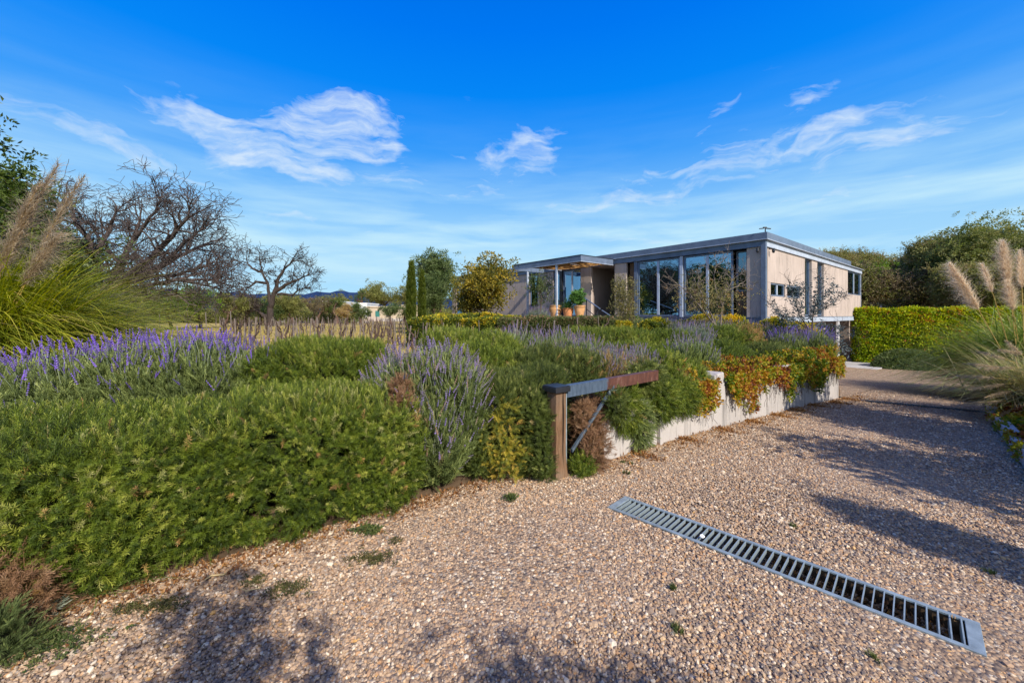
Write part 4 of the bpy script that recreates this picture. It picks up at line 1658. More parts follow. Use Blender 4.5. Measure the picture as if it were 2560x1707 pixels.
def build_post_beam():
    bx, by = 0.44, 3.95
    root = thing('timber_post', 'thick cracked timber post with black metal cap between rosemary and wall', 'post', (bx, by, 0))
    m = MB()
    s = 0.135
    dx, dy = Vector((*DT, 0)), Vector((*DN, 0))
    base = Vector((bx, by, -0.1)) - dx * s / 2 - dy * s / 2
    vs, fs = [], []
    rows = 9
    for i in range(rows):
        z = 0.95 * i / (rows - 1)
        flare = 0.022 * max(0, 1 - i / 3)
        for (a, b) in ((0, 0), (0.5, -0.02), (1, 0), (1.03, 0.5), (1, 1), (0.5, 1.02), (0, 1), (-0.03, 0.5)):
            p = base + dx * (s * a + (a - 0.5) * flare * 2) + dy * (s * b + (b - 0.5) * flare * 2) + Vector((random.uniform(-.003, .003), random.uniform(-.003, .003), z))
            vs.append(p)
    for i in range(rows - 1):
        for j in range(8):
            a, b = i * 8 + j, i * 8 + (j + 1) % 8
            fs.append((a, b, b + 8, a + 8))
    fs.append(tuple(range((rows - 1) * 8, rows * 8)))
    m.add(vs, fs)
    m.build('shaft', M['timber'], root, bevel=0.004)
    m = MB()
    cb = Vector((bx, by, 0.845)) - dx * 0.10 - dy * 0.10
    m.frame_box(cb, dx * 0.20, dy * 0.20, Vector((0, 0, 0.05)))
    m.frame_box(cb + dx * 0.005 + dy * 0.005 + Vector((0, 0, 0.051)), dx * 0.19, dy * 0.19, Vector((0, 0, 0.008)))
    m.build('cap', M['black'], root, bevel=0.004)
    # beam
    A0 = Vector((0.55, 3.96, 0))
    B0 = Vector((1.752, 4.76, 0))
    d = (B0 - A0)
    L = d.length
    d.normalize()
    nn = Vector((-d.y, d.x, 0))
    root = thing('steel_beam', 'steel beam braced from the timber post, half weathered blue and half rusted red', 'beam', (A0.x, A0.y, 0.8))
    m = MB()
    z0 = 0.785
    dz = Vector((0, 0, 0.10))
    up = Vector((0, 0, 0.045))
    m.frame_box(A0 + Vector((0, 0, z0)), d * L + up, nn * 0.008, dz)
    m.frame_box(A0 + Vector((0, 0, z0 + 0.10)) - nn * 0.002, d * L + up, nn * 0.075, Vector((0, 0, 0.008)))
    m.frame_box(A0 + Vector((0, 0, z0 - 0.008)) - nn * 0.002, d * L + up, nn * 0.075, Vector((0, 0, 0.008)))
    m.build('channel', M['rust'], root, bevel=0.002)
    m = MB()
    t0 = A0 + d * (L * 0.47) + Vector((0, 0, z0 + 0.02)) + nn * 0.01 + nn * 0.0
    t1 = Vector((0.60, 3.99, 0.22))
    dd = (t1 - t0)
    m.frame_box(t0 - nn * 0.012, dd, nn * 0.03, Vector((0, 0, 0.035)))
    m.build('brace', M['steel_dull'], root, bevel=0.002)
    m = MB()
    g = A0 + d * (L * 0.40) + Vector((0, 0, z0 - 0.075))
    m.add([g - nn * 0.004, g + d * 0.16 + Vector((0, 0, 0.075)) - nn * 0.004, g + d * 0.02 + Vector((0, 0, 0.075)) - nn * 0.004, g + nn * 0.004, g + d * 0.16 + Vector((0, 0, 0.075)) + nn * 0.004, g + d * 0.02 + Vector((0, 0, 0.075)) + nn * 0.004],
          [(0, 1, 2), (5, 4, 3), (0, 3, 4, 1), (1, 4, 5, 2), (2, 5, 3, 0)])
    m.build('gusset', M['grate'], root)
    m = MB()
    m.frame_box((0.535, 3.95, 0.02), d * 0.012, nn * 0.06, (0, 0, 0.80))
    m.build('end_plate', M['grate'], root)


build_post_beam()


# ------------------------------------------------------------------ shrubs
def lump_noise(p, s=1.0):
    return (np.sin(p[:, 0] * 7.1 * s + 1.3) * np.cos(p[:, 1] * 6.3 * s + 0.4) + 0.6 * np.sin(p[:, 2] * 9.7 * s + p[:, 0] * 4 * s) + 0.8 * np.sin(p[:, 0] * 17 * s + p[:, 1] * 13 * s) * np.cos(p[:, 2] * 21 * s + p[:, 1] * 5) + 0.7 * np.sin(p[:, 0] * 31 * s - p[:, 2] * 27 * s) * np.cos(p[:, 1] * 29 * s + p[:, 2] * 11)) / 2.6


def superell(dirs, p):
    """radius multiplier of a superellipsoid for unit directions"""
    return 1.0 / (np.abs(dirs[:, 0]) ** p + np.abs(dirs[:, 1]) ** p + np.abs(dirs[:, 2]) ** p) ** (1.0 / p)


def blobs_surface(blobs, dens, floor=None):
    """sample points and normals on a union of superellipsoids; blob = (x, y, z, a, b, c, rot, p)"""
    PP, NN = [], []
    for i, (x, y, z, a, b, c, rot, p) in enumerate(blobs):
        area = 4 * math.pi * ((a * b) ** 1.6 / 3 + (a * c) ** 1.6 / 3 + (b * c) ** 1.6 / 3) ** (1 / 1.6)
        n = int(area * dens)
        q = rng.normal(size=(n, 3))
        q /= np.linalg.norm(q, axis=1, keepdims=True)
        r = superell(q, p)[:, None]
        s = q * r
        nrm = np.sign(s) * np.abs(s) ** (p - 1) / np.array([a, b, c])
        nrm /= np.linalg.norm(nrm, axis=1, keepdims=True) + 1e-9
        loc = s * np.array([a, b, c])
        cr, sr = math.cos(rot), math.sin(rot)
        W = np.stack([x + loc[:, 0] * cr - loc[:, 1] * sr, y + loc[:, 0] * sr + loc[:, 1] * cr, z + loc[:, 2]], 1)
        Nn = np.stack([nrm[:, 0] * cr - nrm[:, 1] * sr, nrm[:, 0] * sr + nrm[:, 1] * cr, nrm[:, 2]], 1)
        ok = np.ones(n, bool)
        for j, (x2, y2, z2, a2, b2, c2, rot2, p2) in enumerate(blobs):
            if j == i:
                continue
            dx, dy, dz = W[:, 0] - x2, W[:, 1] - y2, W[:, 2] - z2
            c2r, s2r = math.cos(-rot2), math.sin(-rot2)
            lx, ly = dx * c2r - dy * s2r, dx * s2r + dy * c2r
            ok &= ((np.abs(lx) / a2) ** p2 + (np.abs(ly) / b2) ** p2 + (np.abs(dz) / c2) ** p2) > 0.93
        PP.append(W[ok])
        NN.append(Nn[ok])
    P, N_ = np.concatenate(PP), np.concatenate(NN)
    t, n = tn(P[:, 0], P[:, 1])
    g = land_z(t, n) if floor is None else floor
    ok = P[:, 2] > g + 0.02
    # fewer on faces nobody beside the camera could see
    cd = P[:, :2] / (np.linalg.norm(P[:, :2], axis=1, keepdims=True) + 1e-9)
    back = (N_[:, 0] * cd[:, 0] + N_[:, 1] * cd[:, 1] > 0.45) & (N_[:, 2] < 0.35)
    ok &= ~(back & (rng.uniform(size=len(P)) < 0.65))
    return P[ok], N_[ok]


def core_mesh(blobs, shrink, mat, root, name='stems'):  # solid shell behind the leaves, shows as painted shade in the gaps
    m = MB()
    for (x, y, z, a, b, c, rot, p) in blobs:
        k1, k2 = 9, 14
        base = len(m.v)
        for i in range(k1 + 1):
            ph = math.pi * (i / k1) - math.pi / 2
            for j in range(k2):
                th = 2 * math.pi * j / k2
                q = np.array([[math.cos(ph) * math.cos(th), math.cos(ph) * math.sin(th), math.sin(ph)]])
                s = (q * superell(q, p)[:, None])[0] * np.array([max(a - shrink, a * .5), max(b - shrink, b * .5), max(c - shrink, c * .5)])
                jit = 1 + 0.05 * math.sin(i * 3.1 + j * 1.7)
                m.v.append((x + (s[0] * math.cos(rot) - s[1] * math.sin(rot)) * jit, y + (s[0] * math.sin(rot) + s[1] * math.cos(rot)) * jit, z + s[2]))
        for i in range(k1):
            for j in range(k2):
                u, v = base + i * k2 + j, base + i * k2 + (j + 1) % k2
                m.f.append((u, v, v + k2, u + k2))
    return m.build(name, mat, root, smooth=True)


def shrub(name, label, cat, blobs, kind='rosemary', dens=900, size=0.13, group=None, upb=0.75, dead=None, yellow=None, shrink=0.11, tmean=0.42, tsd=0.17, lumps=0.07, size_var=0.3, dead_rate=0.004, coarse=False, jit=0.10, pset=None, core='core', growth_shade=0.08, floor=None, holes=2.2):
    x = sum(b[0] for b in blobs) / len(blobs)
    y = sum(b[1] for b in blobs) / len(blobs)
    z = min(b[2] - b[5] for b in blobs)
    root = thing(name, label, cat, (x, y, gz(x, y)), group)
    P, N_ = blobs_surface(blobs, dens, floor)
    hole = lump_noise(P + 2.7, 1.3)
    keep = rng.uniform(size=len(P)) < np.clip(1.0 + (hole + 0.22) * holes, 0.12, 1)
    P, N_ = P[keep], N_[keep]
    ln = lump_noise(P, 1.0)
    P = P + N_ * (ln * lumps - rng.uniform(0, 1, len(P)) ** 1.5 * jit)[:, None]
    D = N_ * (1 - 0.25 * upb) + np.array([0, 0, upb]) + rng.normal(size=P.shape) * 0.42
    P = P - D / np.linalg.norm(D, axis=1, keepdims=True) * size * 0.35
    S = size * rng.uniform(1 - size_var, 1 + size_var, len(P))
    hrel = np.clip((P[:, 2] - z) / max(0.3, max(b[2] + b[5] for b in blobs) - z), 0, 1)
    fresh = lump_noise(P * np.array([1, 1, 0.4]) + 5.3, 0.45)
    tint = tmean + ln * 0.08 + fresh * 0.12 + (hrel - 0.5) * growth_shade + rng.normal(size=len(P)) * tsd * 0.8  # paler new growth on top, plus shade painted low and in pits
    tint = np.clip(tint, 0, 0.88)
    tint = np.where(rng.uniform(size=len(P)) < dead_rate, rng.uniform(0.9, 1.0, len(P)), tint)
    if dead is not None:
        for (cx_, cy_, cz_, rr, prob) in dead:
            dd = np.sqrt((P[:, 0] - cx_) ** 2 + (P[:, 1] - cy_) ** 2 + ((P[:, 2] - cz_)) ** 2)
            hit = rng.uniform(size=len(P)) < prob * np.clip(1.6 - dd / rr * 1.2, 0, 1)
            tint = np.where(hit, rng.uniform(0.93, 1.0, len(P)), tint)
    ps = pset or pset_rosemary(kind, coarse)
    sel = np.ones(len(P), bool)
    if yellow is not None:
        (cx_, cy_, cz_, rr, squash) = yellow
        dd = np.sqrt((P[:, 0] - cx_) ** 2 + (P[:, 1] - cy_) ** 2 + ((P[:, 2] - cz_) * squash) ** 2)
        ymask = rng.uniform(size=len(P)) < np.clip(1.6 - dd / rr * 1.4, 0, 0.6)
        scatter('yellow_foliage', pset_rosemary('rosemary_yellow', coarse), P[ymask], D[ymask], S[ymask], rng.uniform(0.3, 1, ymask.sum()), root)
        sel = ~ymask
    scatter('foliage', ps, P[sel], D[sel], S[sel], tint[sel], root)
    core_mesh(blobs, shrink + jit * 0.5, M[core], root)
    return root


def lavender(label, blobs, dens=650, fdens=230, fl=0.34, mat='lavender', flower='flower', group='lavender bushes', size=0.16, ftint=(0.5, 0.25), upb=1.2, lean=(0, 0, 0), fsel=None, shrink=0.12, name='lavender_bush', dead=None):
    root = shrub(name, label, 'shrub', blobs, dens=dens, size=size, group=group, upb=upb, shrink=shrink, tmean=0.45, tsd=0.2, dead_rate=0.01, jit=0.14, pset=pset_lav(mat), dead=dead, core='core')
    P, N_ = blobs_surface(blobs, fdens)
    if fsel is not None:
        ok = fsel(P, N_)
    else:
        ok = rng.uniform(size=len(P)) < np.clip(0.25 + N_[:, 2] * 1.1, 0.06, 1)
    P, N_ = P[ok], N_[ok]
    D = N_ * 0.45 + np.array([0, 0, 1.0]) + rng.normal(size=P.shape) * 0.14 + np.array(lean)
    L = fl * rng.uniform(0.6, 1.15, len(P))
    P = P - N_ * 0.05
    nt = lump_noise(P, 1.4)
    ti = ftint[0] + nt * 0.22 + rng.normal(size=len(P)) * ftint[1]
    S = np.stack([L * 1.05, L * 1.05, L], 1)
    scatter('flowers', pset_flower(flower), P, D, S, ti, root)
    return root


# long front rosemary hedge
def front_hedge():
    blobs = []
    a = np.array([-2.43, 2.23])
    d = np.array([0.83, 0.55])
    d = d / np.linalg.norm(d)
    nl = np.array([-d[1], d[0]])
    for i, s in enumerate(np.arange(-0.75, 1.95, 0.40)):
        c = a + d * s + nl * (0.50 + 0.03 * math.sin(i * 2.1))
        h = 0.93 + 0.02 * math.sin(i * 1.9) + (0.02 if s > 1 else 0)
        blobs.append((c[0], c[1], h * 0.47, 0.44, 0.56 + 0.03 * math.sin(i * 1.3), h * 0.53, math.atan2(d[1], d[0]), 4.0))
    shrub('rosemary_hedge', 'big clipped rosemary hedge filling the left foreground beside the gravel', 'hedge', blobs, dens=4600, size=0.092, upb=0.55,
          group='rosemary hedges and mounds', dead=[(-0.78, 3.35, 0.72, 0.10, 0.5)], tmean=0.46, shrink=0.13, jit=0.18, lumps=0.070, growth_shade=0.12, holes=4.5, dead_rate=0.012, tsd=0.24)
front_hedge()


def pxs(px, Y):
    return (px - CX) / F * Y


RG = 'rosemary hedges and mounds'
a30 = math.atan2(DT[1], DT[0])
# lower left: dry tangle and grey plant at the end of the hedge
shrub('dry_shrub', 'brown dead stems at the left end of the foreground hedge', 'shrub', [(-2.62, 2.02, 0.10, 0.26, 0.20, 0.28, a30, 2)], kind='dry', dens=1500, size=0.10, upb=0.3, shrink=0.08, tmean=0.45, dead_rate=0, core='core_brown', lumps=0.04)
shrub('grey_shrub', 'small grey green cushion plant in the bottom left corner of the gravel edge', 'shrub', [(-2.42, 1.82, 0.04, 0.20, 0.14, 0.20, a30, 2)], dens=2400, size=0.075, upb=0.6, pset=pset_lav('lavender'), tmean=0.3, lumps=0.03, shrink=0.05, dead_rate=0)

# lavender row behind the hedge
for (px, Y, r, h, lab) in [(-60, 3.9, 0.62, 0.98, 'lavender at the left picture edge in front of the tall grass'),
                           (170, 4.25, 0.60, 1.08, 'purple lavender around the foot of the lone timber stake'),
                           (340, 4.5, 0.62, 1.16, 'dense purple lavender between the stake and the bare tree trunk'),
                           (480, 4.65, 0.62, 1.19, 'tall purple lavender, in front of the pale vineyard canes'),
                           (600, 4.75, 0.42, 1.10, 'lavender at the end of the purple row touching a bright green rosemary hedge')]:
    x = pxs(px, Y)
    lavender(lab, [(x, Y, h * 0.48, r, r * 0.85, h * 0.50, 0.3, 2.4)], fl=0.33, dens=1700, fdens=230, ftint=(0.55, 0.28), fsel=lambda P, N_: rng.uniform(size=len(P)) < np.clip(-0.05 + N_[:, 2] * 1.25, 0.05, 1))
# low brownish bit under the first lavenders is the dry skirt of the bushes
# rosemary B
blobs = [(pxs(700, 4.75), 4.95, 0.66, 0.42, 0.5, 0.56, 0.2, 3), (pxs(800, 4.9), 5.0, 0.68, 0.45, 0.52, 0.57, 0.2, 3), (pxs(895, 5.0), 5.1, 0.68, 0.42, 0.5, 0.56, 0.2, 3)]
shrub('rosemary_hedge', 'bright green squared rosemary hedge between the purple lavender row and the large grey lavender', 'hedge', blobs, dens=2200, size=0.11, group=RG, tmean=0.50, dead_rate=0.006)
# lavender C with its skirt that leans over the gravel
blobsC = [(-1.02, 4.00, 0.55, 0.42, 0.42, 0.53, 0, 2.2), (-0.72, 4.02, 0.56, 0.40, 0.40, 0.55, 0, 2.2), (-0.72, 3.72, 0.38, 0.28, 0.28, 0.38, 0, 2.2), (-0.52, 3.92, 0.58, 0.26, 0.30, 0.42, 0, 2.2)]
lavender('large grey green lavender with fading spikes spilling down between two foreground rosemary hedges', blobsC, dens=1900, fdens=430, fl=0.30, flower='flower_faded', ftint=(0.5, 0.3), mat='lavender',
         fsel=lambda P, N_: rng.uniform(size=len(P)) < np.clip(0.50 + N_[:, 2] * 0.5, 0.25, 1), lean=(0.08, -0.12, 0), dead=[(-1.0, 3.55, 0.70, 0.26, 0.95)])
shrub('dead_lavender', 'grey brown dead lavender clump at the seam between hedge and grey lavender', 'shrub', [(-0.97, 3.50, 0.66, 0.09, 0.12, 0.26, 0, 2), (-1.02, 3.62, 0.86, 0.10, 0.13, 0.16, 0, 2)], kind='dry', dens=3200, size=0.09, upb=0.4, shrink=0.05, tmean=0.5, dead_rate=0, core='core_brown', lumps=0.03, jit=0.05)
# rosemary D with yellow patch
blobs = [(-0.34, 3.98, 0.42, 0.24, 0.26, 0.46, a30, 2.6), (-0.10, 4.02, 0.42, 0.26, 0.28, 0.48, a30, 2.8), (-0.18, 4.22, 0.46, 0.40, 0.38, 0.52, a30, 2.8), (0.12, 4.32, 0.48, 0.38, 0.40, 0.53, a30, 2.8), (0.32, 4.55, 0.50, 0.30, 0.40, 0.52, a30, 2.8), (0.22, 4.08, 0.40, 0.22, 0.24, 0.47, a30, 2.6), (0.27, 3.90, 0.32, 0.13, 0.13, 0.38, a30, 2.3), (0.33, 3.84, 0.16, 0.09, 0.09, 0.20, a30, 2.2)]
shrub('rosemary_hedge', 'rosemary mound with a yellowing patch, left of the timber post', 'hedge', blobs, dens=3800, size=0.085, group=RG, tmean=0.42, kind='rosemary_dull', yellow=(-0.06, 3.76, 0.34, 0.24, 0.55), jit=0.14, lumps=0.08, upb=0.5)
# rosemary E, E2
shrub('rosemary_hedge', 'dark rounded rosemary mound behind the black capped post', 'hedge', [(0.35, 5.25, 0.68, 0.50, 0.45, 0.46, a30, 2.4), (0.85, 5.35, 0.66, 0.42, 0.42, 0.44, a30, 2.4)], dens=2600, size=0.095, group=RG, kind='rosemary_dull', tmean=0.45, dead_rate=0.03, lumps=0.08)
shrub('rosemary_hedge', 'bright green rounded rosemary behind the large grey lavender', 'hedge', [(pxs(1130, 6.2), 6.4, 0.72, 0.62, 0.6, 0.60, 0.2, 2.5), (pxs(1230, 6.3), 6.5, 0.70, 0.5, 0.55, 0.58, 0.2, 2.5)], dens=1200, size=0.14, group=RG, tmean=0.55)
shrub('rosemary_hedge', 'bright green rosemary running under the post behind the yellow patched mound', 'hedge', [(pxs(1190, 5.1), 5.2, 0.62, 0.5, 0.45, 0.54, 0.2, 2.5), (pxs(1260, 5.2), 5.3, 0.60, 0.45, 0.42, 0.50, 0.2, 2.5)], dens=1500, size=0.13, group=RG, tmean=0.50)
# lavender G
lavender('grey lavender drift behind the dark rounded rosemary', [(pxs(1300, 7.0), 7.2, 0.66, 0.6, 0.5, 0.50, 0, 2.2), (pxs(1400, 6.6), 6.9, 0.64, 0.55, 0.5, 0.46, 0, 2.2)], dens=650, fdens=190, fl=0.34, flower='flower_faded', mat='lavender', ftint=(0.55, 0.25))
lavender('grey lavender in front of the clipped rosemary behind the beam', [(pxs(1465, 6.2), 6.5, 0.62, 0.42, 0.4, 0.42, 0, 2.2)], dens=800, fdens=190, fl=0.32, flower='flower_faded', ftint=(0.5, 0.25))
# rosemary H
shrub('rosemary_hedge', 'long clipped rosemary hedge in the middle of the bed, below the handrail', 'hedge', [(pxs(x_, 8.4), 8.6, 0.78, 0.55, 0.55, 0.47, a30, 3) for x_ in (1455, 1515, 1575)], dens=900, size=0.15, group=RG, tmean=0.52)
shrub('rosemary_hedge', 'clipped green rosemary hedge right of the middle, in front of the large windows', 'hedge', [(pxs(x_, 8.3), 8.6, 0.76, 0.50, 0.5, 0.44, a30, 3) for x_ in (1635, 1690)], dens=900, size=0.15, group=RG, tmean=0.46)
# O dry lavender above the beam
lavender('straw coloured lavender right behind the rusty end of the beam', [(1.35, 5.45, 0.70, 0.36, 0.3, 0.30, a30, 2.2), (1.75, 5.6, 0.70, 0.34, 0.3, 0.28, a30, 2.2)], dens=1500, fdens=600, fl=0.26, mat='straw', flower='flower_faded', ftint=(0.45, 0.3), size=0.12)
# N
shrub('rosemary_hedge', 'light green rosemary with a golden dead streak right of the beam end', 'hedge', [(2.15, 5.75, 0.66, 0.42, 0.36, 0.38, a30, 2.4), (2.55, 5.95, 0.52, 0.36, 0.34, 0.36, a30, 2.4)], dens=1900, size=0.12, group=RG, tmean=0.52, dead=[(2.45, 5.55, 0.65, 0.22, 0.8)])
lavender('faded lavender between two rounded rosemaries above the wall', [(3.1, 6.9, 0.68, 0.42, 0.36, 0.36, 0, 2.2)], dens=900, fdens=240, fl=0.32, flower='flower_faded')
# K
shrub('rosemary_hedge', 'largest rounded rosemary overhanging the middle of the white wall', 'hedge', [(3.8, 7.3, 0.60, 0.52, 0.45, 0.46, a30, 2.3), (4.15, 7.5, 0.52, 0.48, 0.45, 0.44, a30, 2.3), (3.45, 7.0, 0.50, 0.38, 0.36, 0.40, a30, 2.3)], dens=1500, size=0.13, group=RG, tmean=0.42)
shrub('rosemary_hedge', 'rosemary mound near the far end of the white wall above orange creeper', 'hedge', [(5.55, 8.75, 0.52, 0.55, 0.45, 0.40, a30, 2.3), (6.05, 9.1, 0.48, 0.5, 0.42, 0.38, a30, 2.3)], dens=1200, size=0.14, group=RG, tmean=0.45, kind='rosemary_dull')
shrub('rosemary_hedge', 'squared rosemary hedge with reddish tips in front of the house corner', 'hedge', [(pxs(1800, 10.4), 10.6, 0.78, 0.60, 0.55, 0.46, a30, 3), (pxs(1865, 10.5), 10.8, 0.80, 0.55, 0.5, 0.45, a30, 3)], dens=800, size=0.16, group=RG, tmean=0.48, dead=[(6.6, 10.6, 1.1, 0.55, 0.7)])
lavender('silvery lavender mound in the middle distance before the squared rosemary hedge', [(pxs(1740, 9.7), 9.9, 0.74, 0.5, 0.45, 0.46, 0, 2.2)], dens=700, fdens=300, mat='lavender_grey', flower='flower_faded', fl=0.32)
lavender('purple lavender below the yellow shrubs by the carport', [(pxs(1985, 10.6), 10.8, 0.56, 0.5, 0.45, 0.42, 0, 2.2)], dens=750, fdens=260, fl=0.36, ftint=(0.4, 0.25))
lavender('last purple lavender at the corner of the white wall', [(pxs(2065, 10.3), 10.7, 0.56, 0.42, 0.42, 0.46, 0, 2.2)], dens=750, fdens=260, fl=0.34, ftint=(0.4, 0.25))
lavender('low lavender behind the large rounded rosemary', [(pxs(1930, 11.6), 11.9, 0.72, 0.5, 0.45, 0.40, 0, 2.2), (pxs(1870, 12.3), 12.6, 0.85, 0.7, 0.4, 0.36, 0, 2.2)], dens=450, fdens=110, fl=0.34, flower='flower_faded')
lavender('thin grey lavender line under the large windows', [(pxs(x_, 13.0), 13.2, 0.92, 0.6, 0.4, 0.34, a30, 2.2) for x_ in (1700, 1790)], dens=350, fdens=170, fl=0.34, flower='flower_faded', mat='lavender_grey')
lavender('feathery blue green shrub at the foot of the handrail', [(pxs(1605, 14.2), 14.4, 0.85, 0.5, 0.5, 0.52, 0, 2.2)], dens=320, fdens=30, fl=0.3, mat='lavender', flower='flower_faded')
lavender('white lavender beside the pots on the porch edge', [(pxs(1345, 19.0), 19.2, 1.20, 0.60, 0.5, 0.52, 0, 2.2)], dens=260, fdens=160, fl=0.4, mat='lavender_grey', flower='flower_faded')
shrub('rosemary_hedge', 'low rosemary between long hedge and drift of grey lavender', 'hedge', [(pxs(1500, 7.3), 7.6, 0.62, 0.55, 0.45, 0.42, a30, 2.6), (pxs(1590, 7.3), 7.6, 0.62, 0.5, 0.45, 0.42, a30, 2.6)], dens=1000, size=0.14, group=RG, tmean=0.50)
shrub('rosemary_hedge', 'small rosemary just left of the overhanging rounded rosemary', 'hedge', [(pxs(1680, 7.3), 7.5, 0.58, 0.5, 0.42, 0.42, a30, 2.6)], dens=1100, size=0.14, group=RG, tmean=0.44)

# plants hanging over the wall near the beam
def wall_n(t, n, z):
    a = xy(t, n)
    return a[0], a[1], z


shrub('dry_shrub', 'rust brown dry rosemary under the steel beam', 'shrub', [(0.82, 4.27, 0.22, 0.19, 0.13, 0.26, a30, 2.1), (0.90, 4.40, 0.48, 0.20, 0.14, 0.26, a30, 2.1), (0.74, 4.20, 0.50, 0.13, 0.10, 0.20, a30, 2.1), (0.90, 4.17, 0.16, 0.16, 0.10, 0.22, a30, 2.0), (0.80, 4.05, 0.12, 0.12, 0.09, 0.20, a30, 2.0)], kind='dry', dens=2100, size=0.095, upb=0.25, tmean=0.5, tsd=0.25, dead_rate=0, core='core_brown', lumps=0.09, jit=0.10, shrink=0.07)
shrub('green_tuft', 'small green plant at the foot of the timber post on the gravel', 'shrub', [(0.70, 3.98, 0.06, 0.12, 0.10, 0.15, 0, 2)], dens=2600, size=0.08, upb=0.6, tmean=0.5, shrink=0.04, lumps=0.02, jit=0.04)
shrub('hanging_shrub', 'green sprigs growing through the angle between beam and brace', 'shrub', [(1.12, 4.28, 0.62, 0.16, 0.10, 0.16, a30, 2)], kind='rosemary_dull', dens=1500, size=0.10, upb=0.2, tmean=0.5, shrink=0.06, lumps=0.06, jit=0.06)
for i, (t, z, r, lab, kd) in enumerate([(0.35, 0.52, 0.20, 'green rosemary hanging over the wall just right of the dry plant', 'rosemary'), (0.62, 0.40, 0.17, 'blue green rosemary trailing lowest down the wall', 'lavender'),
                                        (1.10, 0.50, 0.24, 'trailing green clump on the wall top below the rusty beam end', 'rosemary'), (1.55, 0.52, 0.22, 'round green clump overhanging the wall right of the beam', 'rosemary'),
                                        (0.95, 0.72, 0.26, 'green growth in the gap behind the beam brace', 'rosemary_dull'), (1.95, 0.60, 0.22, 'green clump beside the first orange creeper', 'rosemary_dull')]):
    x, y, zz = wall_n(t, 0.02 if z < 0.6 else 0.15, z)
    bl = [(x, y, z, r * 1.2, r * 0.7, r, a30, 2)]
    if i == 1:
        bl.append((x, y - 0.05, z - 0.18, r * 0.7, r * 0.5, r * 0.9, a30, 2))
    kw = dict(pset=pset_lav('lavender')) if kd == 'lavender' else dict(kind=kd)
    shrub('hanging_shrub', lab, 'shrub', bl, dens=2200, size=0.12, upb=-0.35, tmean=0.5, shrink=0.08, lumps=0.10, jit=0.08, group='shrubs hanging over the wall', **kw)


# autumn creeper on the wall
def leafy(name, label, cat, P, D, size, mat, tint, group=None, count=10, L=0.55, W=0.42, part='foliage', root=None, kind='stuff'):
    if root is None:
        c = np.mean(P, axis=0)
        root = thing(name, label, cat, (c[0], c[1], float(np.min(P[:, 2]))), group)
    scatter(part, pset_clump(mat, count, L, W), P, D, size, tint, root, kind=kind)
    return root


def creeper(t0, t1, n, label, zlow, tcol, dens_front=0.5, seed=0):
    t = rng.uniform(t0, t1, n)
    n1 = int(n * dens_front)
    top = 0.60 - 0.013 * t
    hang = rng.uniform(0, 1, n) ** 1.35
    depth = np.interp(np.sin(t * 3.3 + seed) * 0.4 + np.sin(t * 11.1) * 0.25 + np.sin(t * 29.0 + seed) * 0.25, [-0.8, 0.8], [0.05, zlow * 1.12])
    nn = np.where(np.arange(n) < n1, -0.05 - 0.06 * rng.uniform(size=n), rng.uniform(0.0, 0.45, n))
    z = np.where(np.arange(n) < n1, top + 0.09 - hang * depth, top + 0.02 + rng.uniform(0, 0.17, n) * (1 + np.sin(t * 7 + seed)))
    X, Y = xy(t, nn)
    P = np.stack([X, Y, z], 1)
    D = np.array([0.45, -0.7, 0.2]) + rng.normal(size=P.shape) * 0.5
    tint = tcol + 0.16 * np.sin(t * 4 + 1 + seed) + 0.12 * np.sin(t * 13 + z * 17) + rng.normal(size=n) * 0.22
    root = leafy('creeper', label, 'creeper', P, D, rng.uniform(0.045, 0.10, n), 'creeper', tint, 'autumn creepers over the wall', count=8)
    # hanging strands
    S = []
    for i in range(int(n / 26)):
        tt = rng.uniform(t0, t1)
        x, y = xy(tt, -0.06)
        z0 = 0.58 - 0.013 * tt
        p = np.array([x, y, z0])
        for j in range(rng.integers(3, 8)):
            q = p + np.array([rng.normal() * 0.02, rng.normal() * 0.008, -0.07])
            if q[2] < float(drive_z(tt)) + 0.05:
                break
            S.append((p, q, 0.003, 0.003))
            p = q
    if S:
        segs_mesh('stems', S, 3, M['vine'], root, kind='stuff')
    return root


creeper(1.75, 2.35, 480, 'orange creeper left of the first white pier', 0.46, 0.62, seed=1)
creeper(2.70, 3.75, 900, 'dense orange and yellow creeper spilling down right of the first white pier', 0.58, 0.60, seed=2)
creeper(3.9, 5.0, 620, 'reddish creeper with bare stems hanging down the middle of the wall', 0.52, 0.45, seed=3)
creeper(5.1, 7.3, 2300, 'green and yellow creeper curtain along the far half of the wall', 0.62, 0.80, seed=4)
creeper(7.0, 8.6, 1500, 'rust red creeper at the far corner of the wall', 0.42, 0.52, seed=5)


# ------------------------------------------------------------------ broadleaf hedges near the house
def box_points(c, ax, ay, h, n, top_only=0.35):
    """points on front, sides and top of a long box hedge; c centre of base, ax/ay half vectors"""
    q = rng.uniform(-1, 1, (n, 3))
    face = rng.uniform(size=n)
    c, ax, ay = np.array(c), np.array(ax), np.array(ay)
    u, v, w = q[:, 0], q[:, 1], (q[:, 2] + 1) / 2
    nrm = np.zeros((n, 3))
    f1 = face < 0.5
    f2 = (face >= 0.5) & (face < 0.5 + top_only)
    f3 = face >= 0.5 + top_only
    ayn = ay / np.linalg.norm(ay)
    axn = ax / np.linalg.norm(ax)
    v = np.where(f1, -1, v)
    w = np.where(f2, 1, w)
    u = np.where(f3, np.sign(u), u)
    nrm[f1] = -ayn
    nrm[f2] = (0, 0, 1)
    nrm[f3] = axn * np.sign(u[f3])[:, None]
    P = c + u[:, None] * ax + v[:, None] * ay + np.stack([0 * w, 0 * w, w * h], 1)
    return P, nrm, w, f2


